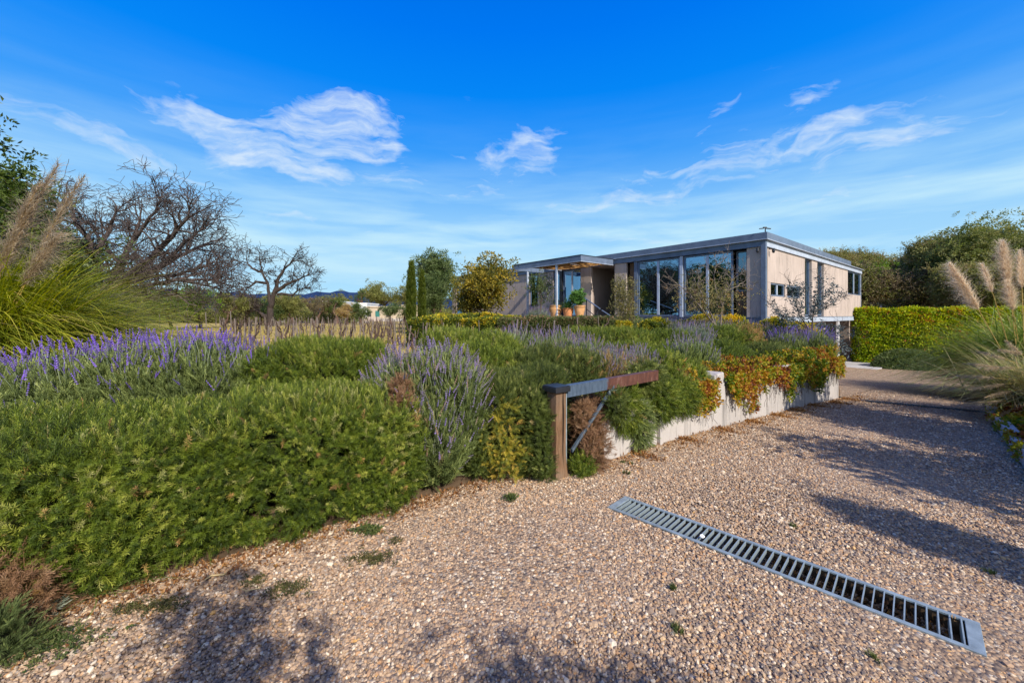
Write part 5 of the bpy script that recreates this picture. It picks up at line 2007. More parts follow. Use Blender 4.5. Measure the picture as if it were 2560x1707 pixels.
def box_hedge(name, label, c, ax, ay, h, n, size, mat, tfun, group=None, core='core', count=14, L=0.45, W=0.24):
    P, N_, w, top = box_points(c, ax, ay, h, n)
    P += N_ * (lump_noise(P, 0.8) * 0.07)[:, None]
    P[:, 2] += top * (lump_noise(P, 0.25) * 0.11 + lump_noise(P, 0.8) * 0.05)
    D = N_ * 0.8 + np.array([0, 0, 0.35]) + rng.normal(size=P.shape) * 0.4
    root = thing(name, label, 'hedge', tuple(c), group)
    t = tfun(P, w, top)
    scatter('foliage', pset_clump(mat, count, L, W), P, D, rng.uniform(0.75, 1.25, n) * size, t, root)
    m = MB()
    ax, ay, c = Vector(ax), Vector(ay), Vector(c)
    k = 0.5 * size
    o = c - ax - ay + ax.normalized() * k + ay.normalized() * k
    m.frame_box(o, ax * 2 - ax.normalized() * 2 * k, ay * 2 - ay.normalized() * 2 * k, Vector((0, 0, h - k)))
    m.build('stems', M[core], root)
    return root


# dark leaved row with stakes in front (photo x 1040-1560)
def t_phot(P, w, top):
    return 0.42 + 0.25 * w + rng.normal(size=len(P)) * 0.2 + top * 0.1


def t_euo(P, w, top):
    return 0.10 + 0.46 * w ** 2 + 0.25 * lump_noise(P, 0.9) + rng.normal(size=len(P)) * 0.24


A_, B_ = at(1255, 800, 14.6), at(1528, 800, 14.0)
A_.z = B_.z = gz(A_.x, A_.y)
box_hedge('leafy_hedge', 'dark clipped leafy hedge behind the canes below the porch', tuple((A_ + B_) / 2), tuple((B_ - A_) / 2), (0.05, 0.45, 0), 1.42 - A_.z, 5200, 0.15, 'photinia', t_phot, 'leafy hedges by the house')
C_, D_ = at(1530, 800, 14.0), at(1572, 806, 13.7)
C_.z = D_.z = gz(C_.x, C_.y)
box_hedge('leafy_hedge', 'bright yellow end of the dark hedge by the handrail', tuple((C_ + D_) / 2), tuple((D_ - C_) / 2), (0.05, 0.35, 0), 1.30 - C_.z, 700, 0.15, 'euonymus', lambda P, w, t: 0.75 + rng.normal(size=len(P)) * 0.18, 'leafy hedges by the house')
A_, B_ = at(1032, 820, 15.2), at(1250, 810, 15.0)
A_.z = B_.z = 0.40
box_hedge('leafy_hedge', 'dark hedge with yellow leaves on top at its left end, right of the cypress', tuple((A_ + B_) / 2), tuple((B_ - A_) / 2), (0.05, 0.5, 0), 0.96, 4200, 0.16, 'euonymus', t_euo, 'leafy hedges by the house')
A_, B_ = at(1080, 800, 18.0), at(1300, 800, 18.0)
A_.z = B_.z = 0.5
box_hedge('leafy_hedge', 'golden variegated hedge below the golden tree, in front of the concrete wing', tuple((A_ + B_) / 2), tuple((B_ - A_) / 2), (0.05, 0.7, 0), 0.97, 4200, 0.19, 'euonymus', lambda P, w, t: 0.27 + 0.36 * w ** 2 + 0.3 * lump_noise(P, .8) + rng.normal(size=len(P)) * 0.24, 'leafy hedges by the house')
A_, B_ = at(1370, 800, 17.3), at(1455, 800, 17.0)
A_.z = B_.z = 0.9
box_hedge('leafy_hedge', 'low bright green strip of hedge at the porch edge below the pots', tuple((A_ + B_) / 2), tuple((B_ - A_) / 2), (0.05, 0.3, 0), 0.50, 700, 0.16, 'bright_leaf', lambda P, w, t: 0.6 + rng.normal(size=len(P)) * 0.2, 'leafy hedges by the house')


def euo_mound(label, pxl, py_top, Y, rx, ry, hz, n, tm=0.62, size=0.15, mat='euonymus'):
    x = pxs(pxl, Y)
    zt = EYE + (HY - py_top) / F * Y
    q = rng.normal(size=(n, 3))
    q /= np.linalg.norm(q, axis=1, keepdims=True)
    q[:, 2] = np.abs(q[:, 2])
    P = np.array([x, Y, zt - hz]) + q * np.array([rx, ry, hz]) * rng.uniform(0.75, 1.03, (n, 1))
    base = gz(x, Y)
    low = int(n * 0.45)
    P[:low, 2] = rng.uniform(base, zt - hz * 0.4, low)
    D = q * 0.8 + [0, 0, 0.3] + rng.normal(size=P.shape) * 0.4
    rel = (P[:, 2] - base) / (zt - base)
    tint = tm - 0.30 + 0.5 * rel ** 1.5 + rng.normal(size=n) * 0.17
    root = thing('yellow_shrub', label, 'shrub', (x, Y, base), 'yellow leaved shrubs along the house')
    scatter('foliage', pset_clump(mat, 14, 0.45, 0.24), P, D, size * rng.uniform(0.8, 1.2, n), tint, root)
    core_mesh([(x, Y, (zt + base) / 2, rx * 0.8, ry * 0.8, (zt - base) / 2 * 0.9, 0, 2.2)], 0.05, M['core'], root)


euo_mound('yellow shrub at the foot of the corner steel column, below the grey leaved tree', 1935, 795, 12.6, 0.40, 0.4, 0.4, 330, 0.62)
euo_mound('yellow mounded shrub right of the house corner in front of the carport', 1990, 808, 12.4, 0.85, 0.5, 0.42, 900, 0.62)
euo_mound('small bright yellow shrub beside the squared rosemary', 1893, 812, 12.6, 0.30, 0.3, 0.3, 220, 0.85)
euo_mound('yellow green shrub under the left large window', 1640, 795, 13.3, 0.55, 0.4, 0.45, 520, 0.55)
euo_mound('low yellow green shrub under the column between the large windows', 1715, 803, 13.6, 0.75, 0.35, 0.35, 520, 0.48)
euo_mound('yellow shrub climbing the floor beam below the bare branched tree', 1760, 788, 14.0, 0.55, 0.25, 0.35, 380, 0.68)
euo_mound('yellow flowering shrub under the window beside the corner panel', 1830, 790, 14.1, 0.55, 0.25, 0.35, 380, 0.75)
euo_mound('dark green leafy shrub right of the porch pier', 1570, 790, 16.0, 0.7, 0.5, 0.5, 420, 0.30, mat='bright_leaf')


# ------------------------------------------------------------------ trees
def grow_tree(seed, base, height, spread, levels=4, r0=0.12, lean=(0, 0, 0), trunk_h=0.3, kids=(3, 4), wig=0.25, up=0.25, shrink=0.72, nseg=3, kz=1.0):
    """returns segment lists per level and the tips (pos, dir)"""
    r = np.random.default_rng(seed)
    segs, fine, tips = [], [], []

    def rec(p, d, L, rad, lev):
        n = nseg if lev > 0 else nseg + 1
        for i in range(n):
            d2 = d + r.normal(size=3) * wig * (0.6 if lev == 0 else 1.0) + np.array([0, 0, up * 0.25])
            d2[2] *= kz
            d2 /= np.linalg.norm(d2)
            q = p + d2 * L / n
            ra, rb = rad * (1 - 0.45 * i / n), rad * (1 - 0.45 * (i + 1) / n)
            (segs if lev < 2 else fine).append((tuple(p), tuple(q), ra, rb))
            p, d = q, d2
            if lev >= 1 and lev < levels and i < n - 1 and r.uniform() < 0.75:
                s = d + r.normal(size=3) * 0.75
                s /= np.linalg.norm(s)
                rec(p, s, L * shrink * r.uniform(0.6, 0.95), rb * 0.6, lev + 1)
        if lev < levels:
            for k in range(r.integers(kids[0], kids[1] + 1)):
                out = r.normal(size=3)
                out[2] = abs(out[2]) * 0.3
                out[:2] *= spread
                s = d * 0.75 + out * 0.62 + np.array([0, 0, up * 0.3])
                s /= np.linalg.norm(s)
                rec(p, s, L * shrink * r.uniform(0.75, 1.1), rad * 0.52, lev + 1)
        else:
            tips.append((p, d))
    d0 = np.array([lean[0], lean[1], 1.0])
    d0 /= np.linalg.norm(d0)
    rec(np.array(base, float), d0, height * trunk_h, r0, 0)
    return segs, fine, tips


def fit_tips(tips, segs_lists, base, top_z, halfw):
    """scale a grown skeleton so it ends at top_z and has the given half width"""
    P = np.array([t[0] for t in tips])
    b = np.array(base)
    hz = (top_z - b[2]) / max(1e-6, (P[:, 2].max() - b[2]))
    w = np.percentile(np.abs(P[:, 0] - b[0]), 96)
    hw = halfw / max(1e-6, w)

    def f(p):
        p = np.array(p) - b
        return b + p * np.array([hw, hw, hz])
    out = []
    for S in segs_lists:
        out.append([(f(a), f(c), r0, r1) for (a, c, r0, r1) in S])
    T_ = [(f(p), d) for (p, d) in tips]
    return T_, out


def tree(name, label, base, top_z, halfw, mat, seed, group=None, levels=4, r0=0.12, size=0.5, per_tip=3, jitter=0.3, tm=0.5, count=18, L=0.42, W=0.2, bark='bark', kids=(3, 4), lean=(0, 0, 0), trunk_h=0.3, spread=1.0, up=0.25, wig=0.25, extra=None, twigs=False, crown_mult=1.0, cat='tree', kz=1.0, shrink=0.72, tipfilter=None, sbark=None):
    segs, fine, tips = grow_tree(seed, base, top_z - base[2], spread, levels, r0, lean, trunk_h, kids, wig, up, shrink, kz=kz)
    tips, (segs, fine) = fit_tips(tips, (segs, fine), base, top_z - size * 0.3, max(0.1, halfw - size * 0.3))
    root = thing(name, label, cat, tuple(base), group)
    segs_mesh('trunk', segs, 7, M[bark], root)
    if fine:
        segs_mesh('branches', fine, 4, M[bark], root, kind='stuff')
    P, D = [], []
    for (p, d) in tips:
        for k in range(per_tip):
            P.append(p + rng.normal(size=3) * jitter)
            D.append(d + rng.normal(size=3) * 0.5)
    P, D = np.array(P), np.array(D)
    if len(P) and mat:
        c = P.mean(axis=0)
        rel = np.clip((P[:, 2] - P[:, 2].min()) / (np.ptp(P[:, 2]) + 1e-6), 0, 1)
        tint = tm + (rng.normal(size=len(P)) * 0.18) + 0.10 * lump_noise(P, 0.35)
        ps = proto_set('twigs', proto_twigs(9, 5, 0.16, 0.08), 3, [M['leaf_' + mat]]) if twigs else pset_clump(mat, count, L, W)
        scatter('crown', ps, P, D, size * rng.uniform(0.7, 1.25, len(P)), tint, root)
    return root


BG_ = 'distant trees beyond the vineyard'
# ------------------------------------------------------------------ big bare tree on the left
def bare_tree(name, label, base, limbs, seed, levels, len0, r0, per, mat, twig_len, minr=0.006, droop=0.0, group=None):
    """limbs: list of polylines (world points) from the base, each with start/end radius; finer wood grows from them"""
    r = np.random.default_rng(seed)
    big, mid, fine = [], [], []

    def rec(p, d, L, rad, lev):
        n = 3
        for i in range(n):
            d = d + r.normal(size=3) * 0.30 + np.array([0, 0, 0.06 - droop * lev])
            d /= np.linalg.norm(d)
            q = p + d * L / n
            rb = rad * 0.8
            (mid if lev < 2 else fine).append((p, q, max(rad, minr), max(rb, minr)))
            p, rad = q, rb
            if lev < levels:
                for k in range(1 if r.uniform() < 0.9 else 2):
                    s = d + r.normal(size=3) * 0.70
                    s /= np.linalg.norm(s)
                    rec(p, s, L * r.uniform(0.55, 0.85), rad * 0.6, lev + 1)
    for (pts, ra, rb) in limbs:
        pts = [np.array(q, float) for q in pts]
        n = len(pts) - 1
        # smooth polyline
        dense = []
        for i in range(n):
            for f in (0, 0.33, 0.66):
                dense.append(pts[i] * (1 - f) + pts[i + 1] * f + r.normal(size=3) * 0.02 * len0)
        dense.append(pts[-1])
        m = len(dense) - 1
        for i in range(m):
            f0, f1 = i / m, (i + 1) / m
            big.append((dense[i], dense[i + 1], ra + (rb - ra) * f0, ra + (rb - ra) * f1))
            if f0 > per[0]:
                for k in range(per[1]):
                    if r.uniform() < 0.85:
                        d = (dense[i + 1] - dense[i])
                        d /= np.linalg.norm(d)
                        s = d * 0.7 + r.normal(size=3) * 0.75 + np.array([0, 0, 0.3])
                        s /= np.linalg.norm(s)
                        rec(dense[i], s, len0 * r.uniform(0.6, 1.15) * (1.1 - 0.4 * f0), max(rb, (ra + (rb - ra) * f0) * 0.40), 0)
        d = dense[-1] - dense[-2]
        d /= np.linalg.norm(d)
        for k in range(3):
            s = d + r.normal(size=3) * 0.4
            s /= np.linalg.norm(s)
            rec(dense[-1], s, len0 * 0.9, rb * 0.9, 0)
    root = thing(name, label, 'tree', tuple(base), group)
    segs_mesh('trunk', big, 9, M[mat], root)
    segs_mesh('branches', mid, 5, M[mat], root, kind='stuff')
    segs_mesh('twigs', fine, 3, M[mat], root, kind='stuff')
    return root


def q(px, py, Y, dy=0.0):
    p = at(px, py, Y + dy)
    return (p.x, p.y, p.z)


YB = 15.0
b0 = (pxs(232, YB), YB, 0.25)
bare_tree('bare_tree', 'large bare spreading tree with brown twiggy dome left of the vineyard', b0, [
    ([b0, q(240, 770, YB), q(262, 730, YB), q(300, 708, YB, .2), q(360, 690, YB, .5), q(420, 655, YB, .7), q(490, 620, YB, 1.0)], 0.30, 0.05),
    ([b0, q(236, 760, YB), q(232, 700, YB), q(238, 640, YB, -.3), q(215, 590, YB, -.6), q(185, 550, YB, -.8), q(150, 515, YB, -.9)], 0.15, 0.04),
    ([q(262, 730, YB), q(300, 660, YB, .5), q(330, 600, YB, .9), q(350, 550, YB, 1.2)], 0.16, 0.04),
    ([q(300, 708, YB), q(375, 650, YB, -.6), q(430, 590, YB, -1.0), q(470, 545, YB, -1.2)], 0.14, 0.04),
    ([q(250, 750, YB), q(300, 740, YB, -.8), q(370, 715, YB, -1.2), q(450, 700, YB, -1.4), q(530, 700, YB, -1.2)], 0.12, 0.035),
    ([q(265, 790, YB), q(310, 760, YB, -1.2), q(370, 748, YB, -1.9), q(440, 735, YB, -2.0)], 0.10, 0.03),
    ([q(238, 640, YB), q(270, 580, YB, .6), q(290, 530, YB, .9)], 0.10, 0.035),
    ([q(300, 660, YB), q(250, 600, YB, 1.2), q(225, 560, YB, 1.8)], 0.09, 0.03),
    ([q(232, 700, YB), q(180, 640, YB, .5), q(150, 590, YB, .8)], 0.09, 0.03),
    ([q(360, 690, YB, .5), q(430, 690, YB, .2), q(480, 675, YB, .0), q(520, 662, YB, 0)], 0.08, 0.025),
    ([q(420, 655, YB, .7), q(455, 610, YB, .4), q(490, 585, YB, .2), q(510, 572, YB, 0)], 0.08, 0.025),
    ([q(450, 700, YB, -1.4), q(510, 715, YB, -1), q(545, 722, YB, -1)], 0.05, 0.02),
    ([q(330, 600, YB, .9), q(375, 545, YB, .5), q(400, 500, YB, .2)], 0.07, 0.025),
], 5, 3, 1.0, 0.1, (0.26, 2), 'bark_dark', 0.4, minr=0.0075, droop=0.03)

YC = 42.0
c0 = (pxs(675, YC), YC, 0.3)
bare_tree('bare_tree', 'smaller black bare tree standing alone at the vineyard edge', c0, [
    ([c0, q(676, 770, YC), q(680, 750, YC), q(690, 725, YC), q(693, 700, YC), q(712, 672, YC), q(730, 655, YC)], 0.34, 0.07),
    ([q(677, 762, YC), q(672, 735, YC), q(668, 705, YC), q(655, 680, YC), q(650, 660, YC)], 0.20, 0.05),
    ([q(688, 730, YC), q(715, 712, YC), q(740, 700, YC), q(765, 690, YC)], 0.22, 0.06),
    ([q(668, 708, YC), q(640, 706, YC), q(622, 718, YC)], 0.16, 0.06),
    ([q(655, 682, YC), q(630, 670, YC), q(620, 660, YC)], 0.14, 0.06),
    ([q(693, 735, YC), q(730, 737, YC), q(742, 728, YC)], 0.14, 0.06),
    ([q(672, 795, YC), q(655, 785, YC), q(645, 778, YC)], 0.24, 0.08),
], 11, 3, 1.5, 0.1, (0.55, 1), 'bark_black', 0.5, minr=0.018)

# evergreen mass at the far left, olive bushes near it
tree('evergreen_tree', 'tall dark evergreen tree at the left edge behind the plume grass', (pxs(-45, 9.5), 9.5, 0.3), 5.3, 0.95, 'dark_tree', 21, levels=4, r0=0.12, size=0.36, per_tip=3, jitter=0.24, tm=0.5, count=22, L=0.28, W=0.12, spread=0.6, trunk_h=0.25, kids=(3, 4))
tree('evergreen_tree', 'sparse leafy branches entering at the top of the left picture edge', (pxs(-115, 6.6), 6.6, 0.3), 5.6, 0.80, 'dark_tree', 22, levels=4, r0=0.09, size=0.26, per_tip=1, jitter=0.15, tm=0.5, count=16, L=0.34, W=0.14, spread=0.8, trunk_h=0.35)
tree('olive_shrub', 'rounded dark olive shrub behind the arching grass on the left', (pxs(70, 11), 11, 0.3), 3.3, 1.25, 'olive', 23, levels=3, r0=0.10, size=0.42, per_tip=9, jitter=0.42, tm=0.45, count=24, L=0.30, W=0.10, spread=1.0, trunk_h=0.2, kids=(3, 4))
tree('olive_shrub', 'green shrub between arching grass and the bare tree trunk', (pxs(170, 17.5), 17.5, 0.3), 3.4, 1.7, 'olive', 24, levels=3, r0=0.10, size=0.5, per_tip=9, jitter=0.45, tm=0.5, count=24, L=0.30, W=0.10, spread=1.0, trunk_h=0.2)

# row of trees and bushes beyond the vineyard: (px, top y, half width px, depth, material)
far = [(290, 735, 70, 28, 'scrub', 'low green bush under the big bare tree'), (360, 738, 60, 30, 'scrub', 'scrubby green tree right of the big bare trunk'),
       (430, 735, 55, 33, 'dark_tree', 'darker bushy tree under the right half of the bare dome'), (500, 728, 50, 36, 'bright_leaf', 'bright green tree at the end of the bare dome'),
       (560, 745, 42, 40, 'scrub', 'bushy tree left of the lone black tree'), (615, 752, 36, 46, 'scrub_brown', 'brown leafless bush left of the lone black tree'),
       (650, 762, 40, 50, 'olive', 'dark bush at the foot of the lone black tree'), (735, 748, 42, 52, 'scrub', 'wide olive coloured tree right of the lone black tree'),
       (790, 752, 36, 56, 'scrub_brown', 'brownish bush before the white building'), (842, 752, 26, 55, 'dark_tree', 'green tree in front of the white building'),
       (868, 762, 18, 50, 'straw', 'small straw coloured bare tree by the white building'), (902, 762, 20, 50, 'olive', 'small round olive tree at the tan house corner'),
       (977, 766, 24, 48, 'olive', 'round olive tree in front of the tan house'), (1012, 764, 20, 52, 'olive', 'round olive tree left of the tall cypress'),
       (960, 722, 44, 130, 'scrub', 'wide mesquite tree on the skyline behind the tan house'), (1005, 722, 36, 132, 'scrub', 'second wide tree on the skyline left of the cypress'),
       (902, 728, 12, 120, 'dark_tree', 'small dark round tree on the skyline'), (835, 748, 40, 110, 'scrub', 'low wide tree on the skyline above the white building'),
       (770, 754, 34, 105, 'scrub_brown', 'low brown tree on the skyline left of the white building'), (700, 755, 40, 100, 'scrub', 'low wide tree on the skyline behind the lone black tree'), (1068, 738, 26, 90, 'scrub', 'bushy tree seen between cypress and olive')]
for i, (px, ty, hw, Y, mt, lab) in enumerate(far):
    zt = EYE + (HY - ty) / F * Y
    w = hw / F * Y
    tree('bushy_tree', lab, (pxs(px, Y), Y, 0.3), zt, w, mt, 40 + i, BG_, levels=2, r0=0.012 * Y * 0.35, size=max(0.5, w * 0.34), per_tip=int(16 if hw > 30 else 12), jitter=w * 0.20, tm=0.52, count=30, L=0.24, W=0.11,
         trunk_h=0.22, kids=(3, 4), spread=1.1, bark='bark')
# undergrowth mass between the far trees
def scrubline():
    n = 2600
    px = rng.uniform(225, 1130, n)
    Y = rng.uniform(58, 66, n)
    top = 775 + 10 * np.sin(px * 0.05) + 6 * np.sin(px * 0.13)
    top = np.where((px > 905) & (px < 1050), 800, top)
    z = 0.3 + (EYE + (HY - top) / F * Y - 0.3) * rng.uniform(0, 1, n)
    P = np.stack([(px - CX) / F * Y, Y, z], 1)
    keep = ~((px > 905) & (px < 1045))
    P = P[keep]
    o = scatter('undergrowth', pset_clump('scrub', 30, 0.24, 0.11), P, rng.normal(size=P.shape) * 0.5 + [0, 0, 1], rng.uniform(0.7, 1.6, len(P)), 0.45 + rng.normal(size=len(P)) * 0.2)
    return tag(o, kind='stuff')
scrubline()

# cypresses
def cypress(label, px, Y, top_py, w, seed):
    x = pxs(px, Y)
    zt = EYE + (HY - top_py) / F * Y
    n = int(2200)
    s = rng.uniform(0, 1, n) ** 0.9
    z = 0.35 + (zt - 0.35) * s
    prof = np.interp(s, [0, 0.06, 0.35, 0.65, 0.85, 0.95, 1.0], [0.55, 0.9, 1.0, 0.85, 0.55, 0.28, 0.05]) * w
    a = rng.uniform(0, 2 * math.pi, n)
    rr = prof * (0.8 + 0.25 * rng.uniform(size=n))
    P = np.stack([x + rr * np.cos(a), Y + rr * np.sin(a), z], 1)
    D = np.stack([np.cos(a) * 0.25, np.sin(a) * 0.25, np.ones(n)], 1)
    root = thing('cypress_tree', label, 'tree', (x, Y, 0.35), 'columnar cypresses')
    scatter('crown', pset_rosemary('cypress', True), P, D, rng.uniform(0.25, 0.45, n) * w / 0.3 * 0.9, rng.normal(size=n) * 0.2 + 0.5, root)
    m = MB()
    m.tube([(x, Y, 0.3), (x, Y, zt * 0.5), (x, Y, zt - 0.4)], [w * 0.55, w * 0.6, 0.03], 10)
    m.build('trunk', M['core'], root)
cypress('taller narrow cypress by the vineyard, left of the pair', 1028, 26, 663, 0.27, 1)
cypress('shorter narrow cypress, right of the pair', 1055, 26.5, 683, 0.22, 2)

tree('olive_tree', 'silvery olive tree behind the end of the house, right of the cypresses', (pxs(1100, 31), 31, 0.4), EYE + (HY - 652) / F * 31, 1.35, 'olive', 71, levels=3, r0=0.12, size=0.62, per_tip=9, jitter=0.42, tm=0.55, count=26, L=0.28, W=0.10, spread=0.9, trunk_h=0.22, up=0.5)
tree('olive_tree', 'narrow olive tree nearest the cypress', (pxs(1088, 29), 29, 0.4), EYE + (HY - 700) / F * 29, 0.6, 'olive', 72, levels=3, r0=0.10, size=0.5, per_tip=7, jitter=0.36, tm=0.5, count=26, L=0.28, W=0.10, spread=0.8, trunk_h=0.2, up=0.5)
tree('golden_tree', 'golden leaved bushy tree in front of the left wing of the house', (pxs(1228, 20.5), 20.5, 0.5), EYE + (HY - 652) / F * 20.5, 1.12, 'golden', 73, levels=3, r0=0.09, size=0.50, per_tip=7, jitter=0.32, tm=0.46, count=18, L=0.30, W=0.13, spread=1.1, trunk_h=0.16, up=0.5, lean=(-0.25, 0, 0), kids=(3, 4))
tree('golden_tree', 'lower part golden shrub left of the golden tree', (pxs(1175, 20.0), 20.0, 0.5), EYE + (HY - 700) / F * 20.0, 0.75, 'golden', 76, levels=3, r0=0.06, size=0.4, per_tip=6, jitter=0.28, tm=0.36, count=18, L=0.30, W=0.13, spread=1.0, trunk_h=0.16)
tree('young_tree', 'slim young tree before the narrow window left of the canopy post', (pxs(1352, 20.6), 20.6, 0.9), EYE + (HY - 683) / F * 20.6, 0.66, 'olive', 74, levels=3, r0=0.045, size=0.34, per_tip=2, jitter=0.15, tm=0.55, count=14, L=0.30, W=0.12, spread=0.9, trunk_h=0.36, bark='bark_dark', lean=(-0.05, 0, 0))
def column_tree():
    Y = 15.2
    b = (pxs(1572, Y), Y, 0.8)
    root = thing('young_tree', 'feathery slim tree in front of the concrete pier right of the door', 'tree', b)
    zt = EYE + (HY - 688) / F * Y
    S, P, D = [], [], []
    for k in range(9):
        a = rng.uniform(0, 6.28)
        p = np.array([b[0] + 0.05 * math.cos(a), Y + 0.05 * math.sin(a), 0.8])
        top = zt * rng.uniform(0.72, 1.0) if k else zt
        lean = np.array([math.cos(a), math.sin(a), 0]) * rng.uniform(0.02, 0.13)
        n = 9
        for j in range(n):
            q_ = p + lean * (0.6 if j < 5 else 0.2) + np.array([rng.normal() * 0.02, rng.normal() * 0.02, (top - 0.8) / n])
            S.append((p, q_, 0.012 * (1 - j / 11), 0.012 * (1 - (j + 1) / 11)))
            if j > 0:
                for _ in range(11):
                    f = rng.uniform()
                    c = p + (q_ - p) * f
                    r_ = 0.26 * (1.05 - 0.75 * j / n)
                    o = rng.normal(size=3) * r_ * np.array([1, 1, 0.5])
                    P.append(c + o)
                    D.append(o + [0, 0, 0.12])
            p = q_
    segs_mesh('trunk', S, 4, M['bark_grey'], root)
    P = np.array(P)
    scatter('crown', pset_clump('pale_small', 9, 0.40, 0.15), P, np.array(D), rng.uniform(0.12, 0.22, len(P)), 0.36 + rng.normal(size=len(P)) * 0.22, root)
column_tree()


def small_window_tree():
    Y = 12.6
    b = (pxs(1800, Y), Y, 0.9)
    bare_tree_root = bare_tree('window_tree', 'sparse small tree with pale forked stems and thin twigs before the right large window', b, [
        ([b, q(1792, 818, Y), q(1770, 790, Y), q(1745, 760, Y), q(1722, 735, Y), q(1700, 715, Y)], 0.036, 0.012),
        ([q(1792, 818, Y), q(1772, 775, Y, .2), q(1758, 745, Y, .3), q(1745, 715, Y, .4)], 0.028, 0.010),
        ([b, q(1802, 800, Y), q(1806, 765, Y), q(1815, 730, Y), q(1830, 700, Y)], 0.030, 0.010),
        ([q(1806, 765, Y), q(1790, 725, Y, -.2), q(1785, 690, Y, -.3), q(1790, 665, Y, -.3)], 0.018, 0.007),
        ([q(1815, 730, Y), q(1845, 715, Y), q(1865, 700, Y)], 0.016, 0.007),
    ], 31, 2, 0.46, 0.02, (0.40, 1), 'bark_grey', 0.2, minr=0.0035)
    n = 620
    P = np.stack([pxs(1775, Y) + rng.normal(size=n) * 0.55, Y + rng.normal(size=n) * 0.4, 2.15 + rng.normal(size=n) * 0.33], 1)
    ok = ((P[:, 0] - pxs(1775, Y)) / 1.25) ** 2 + ((P[:, 2] - 2.25) / 0.85) ** 2 < 1
    P = P[ok]
    scatter('leaves', pset_clump('pale_small', 6, 0.42, 0.18), P, rng.normal(size=P.shape) + [0, 0, 0.3], rng.uniform(0.10, 0.18, len(P)), 0.5 + rng.normal(size=len(P)) * 0.3, bare_tree_root)
small_window_tree()


def euca_tree():
    Y = 11.2
    b = (pxs(2030, Y), Y, 0.55)
    root = bare_tree('grey_leaved_tree', 'thin grey blue leaved sapling in front of the slot windows', b, [
        ([b, q(2028, 830, Y), q(2032, 780, Y), q(2045, 735, Y), q(2052, 700, Y)], 0.022, 0.008),
        ([b, q(2020, 820, Y), q(2000, 790, Y), q(1985, 750, Y), q(1975, 720, Y)], 0.018, 0.008),
        ([q(2020, 820, Y), q(1985, 800, Y), q(1950, 785, Y), q(1928, 765, Y)], 0.014, 0.006),
        ([q(2032, 780, Y), q(2070, 765, Y), q(2100, 745, Y)], 0.014, 0.006),
        ([q(2030, 810, Y), q(2080, 820, Y), q(2115, 815, Y), q(2135, 830, Y)], 0.012, 0.005),
    ], 33, 1, 0.42, 0.02, (0.30, 1), 'bark_dark', 0.2, minr=0.003)
    P, D = [], []
    lines = [[(2028, 800), (2045, 735), (2052, 690)], [(2010, 800), (1985, 750), (1975, 705)], [(2000, 800), (1950, 785), (1922, 755)], [(2032, 780), (2070, 760), (2118, 735)],
             [(2040, 815), (2090, 820), (2135, 835)], [(2050, 810), (2090, 850), (2125, 880)], [(2000, 790), (2000, 740), (2010, 710)], [(2040, 760), (2070, 730), (2090, 710)], [(1995, 820), (1970, 800), (1960, 790)]]
    for ln in lines:
        for k in range(48):
            f = rng.uniform(0, 1.98)
            i = int(f)
            f -= i
            a, c = ln[i], ln[i + 1]
            p = at(a[0] + (c[0] - a[0]) * f, a[1] + (c[1] - a[1]) * f, Y + rng.normal() * 0.12)
            P.append([p.x + rng.normal() * 0.07, p.y, p.z + rng.normal() * 0.07])
            D.append([rng.normal(), rng.normal(), rng.normal() * 0.4])
    P = np.array(P)
    scatter('leaves', pset_clump('euca', 5, 0.75, 0.26), P, np.array(D), rng.uniform(0.08, 0.16, len(P)), 0.45 + rng.normal(size=len(P)) * 0.25, root)
euca_tree()

# ------------------------------------------------------------------ right side: hedge wall and the scrub behind
hwA = Vector((20.9, 24.2, 0))
hwB = Vector((28.5, 20.6, 0))
ZW = -1.42


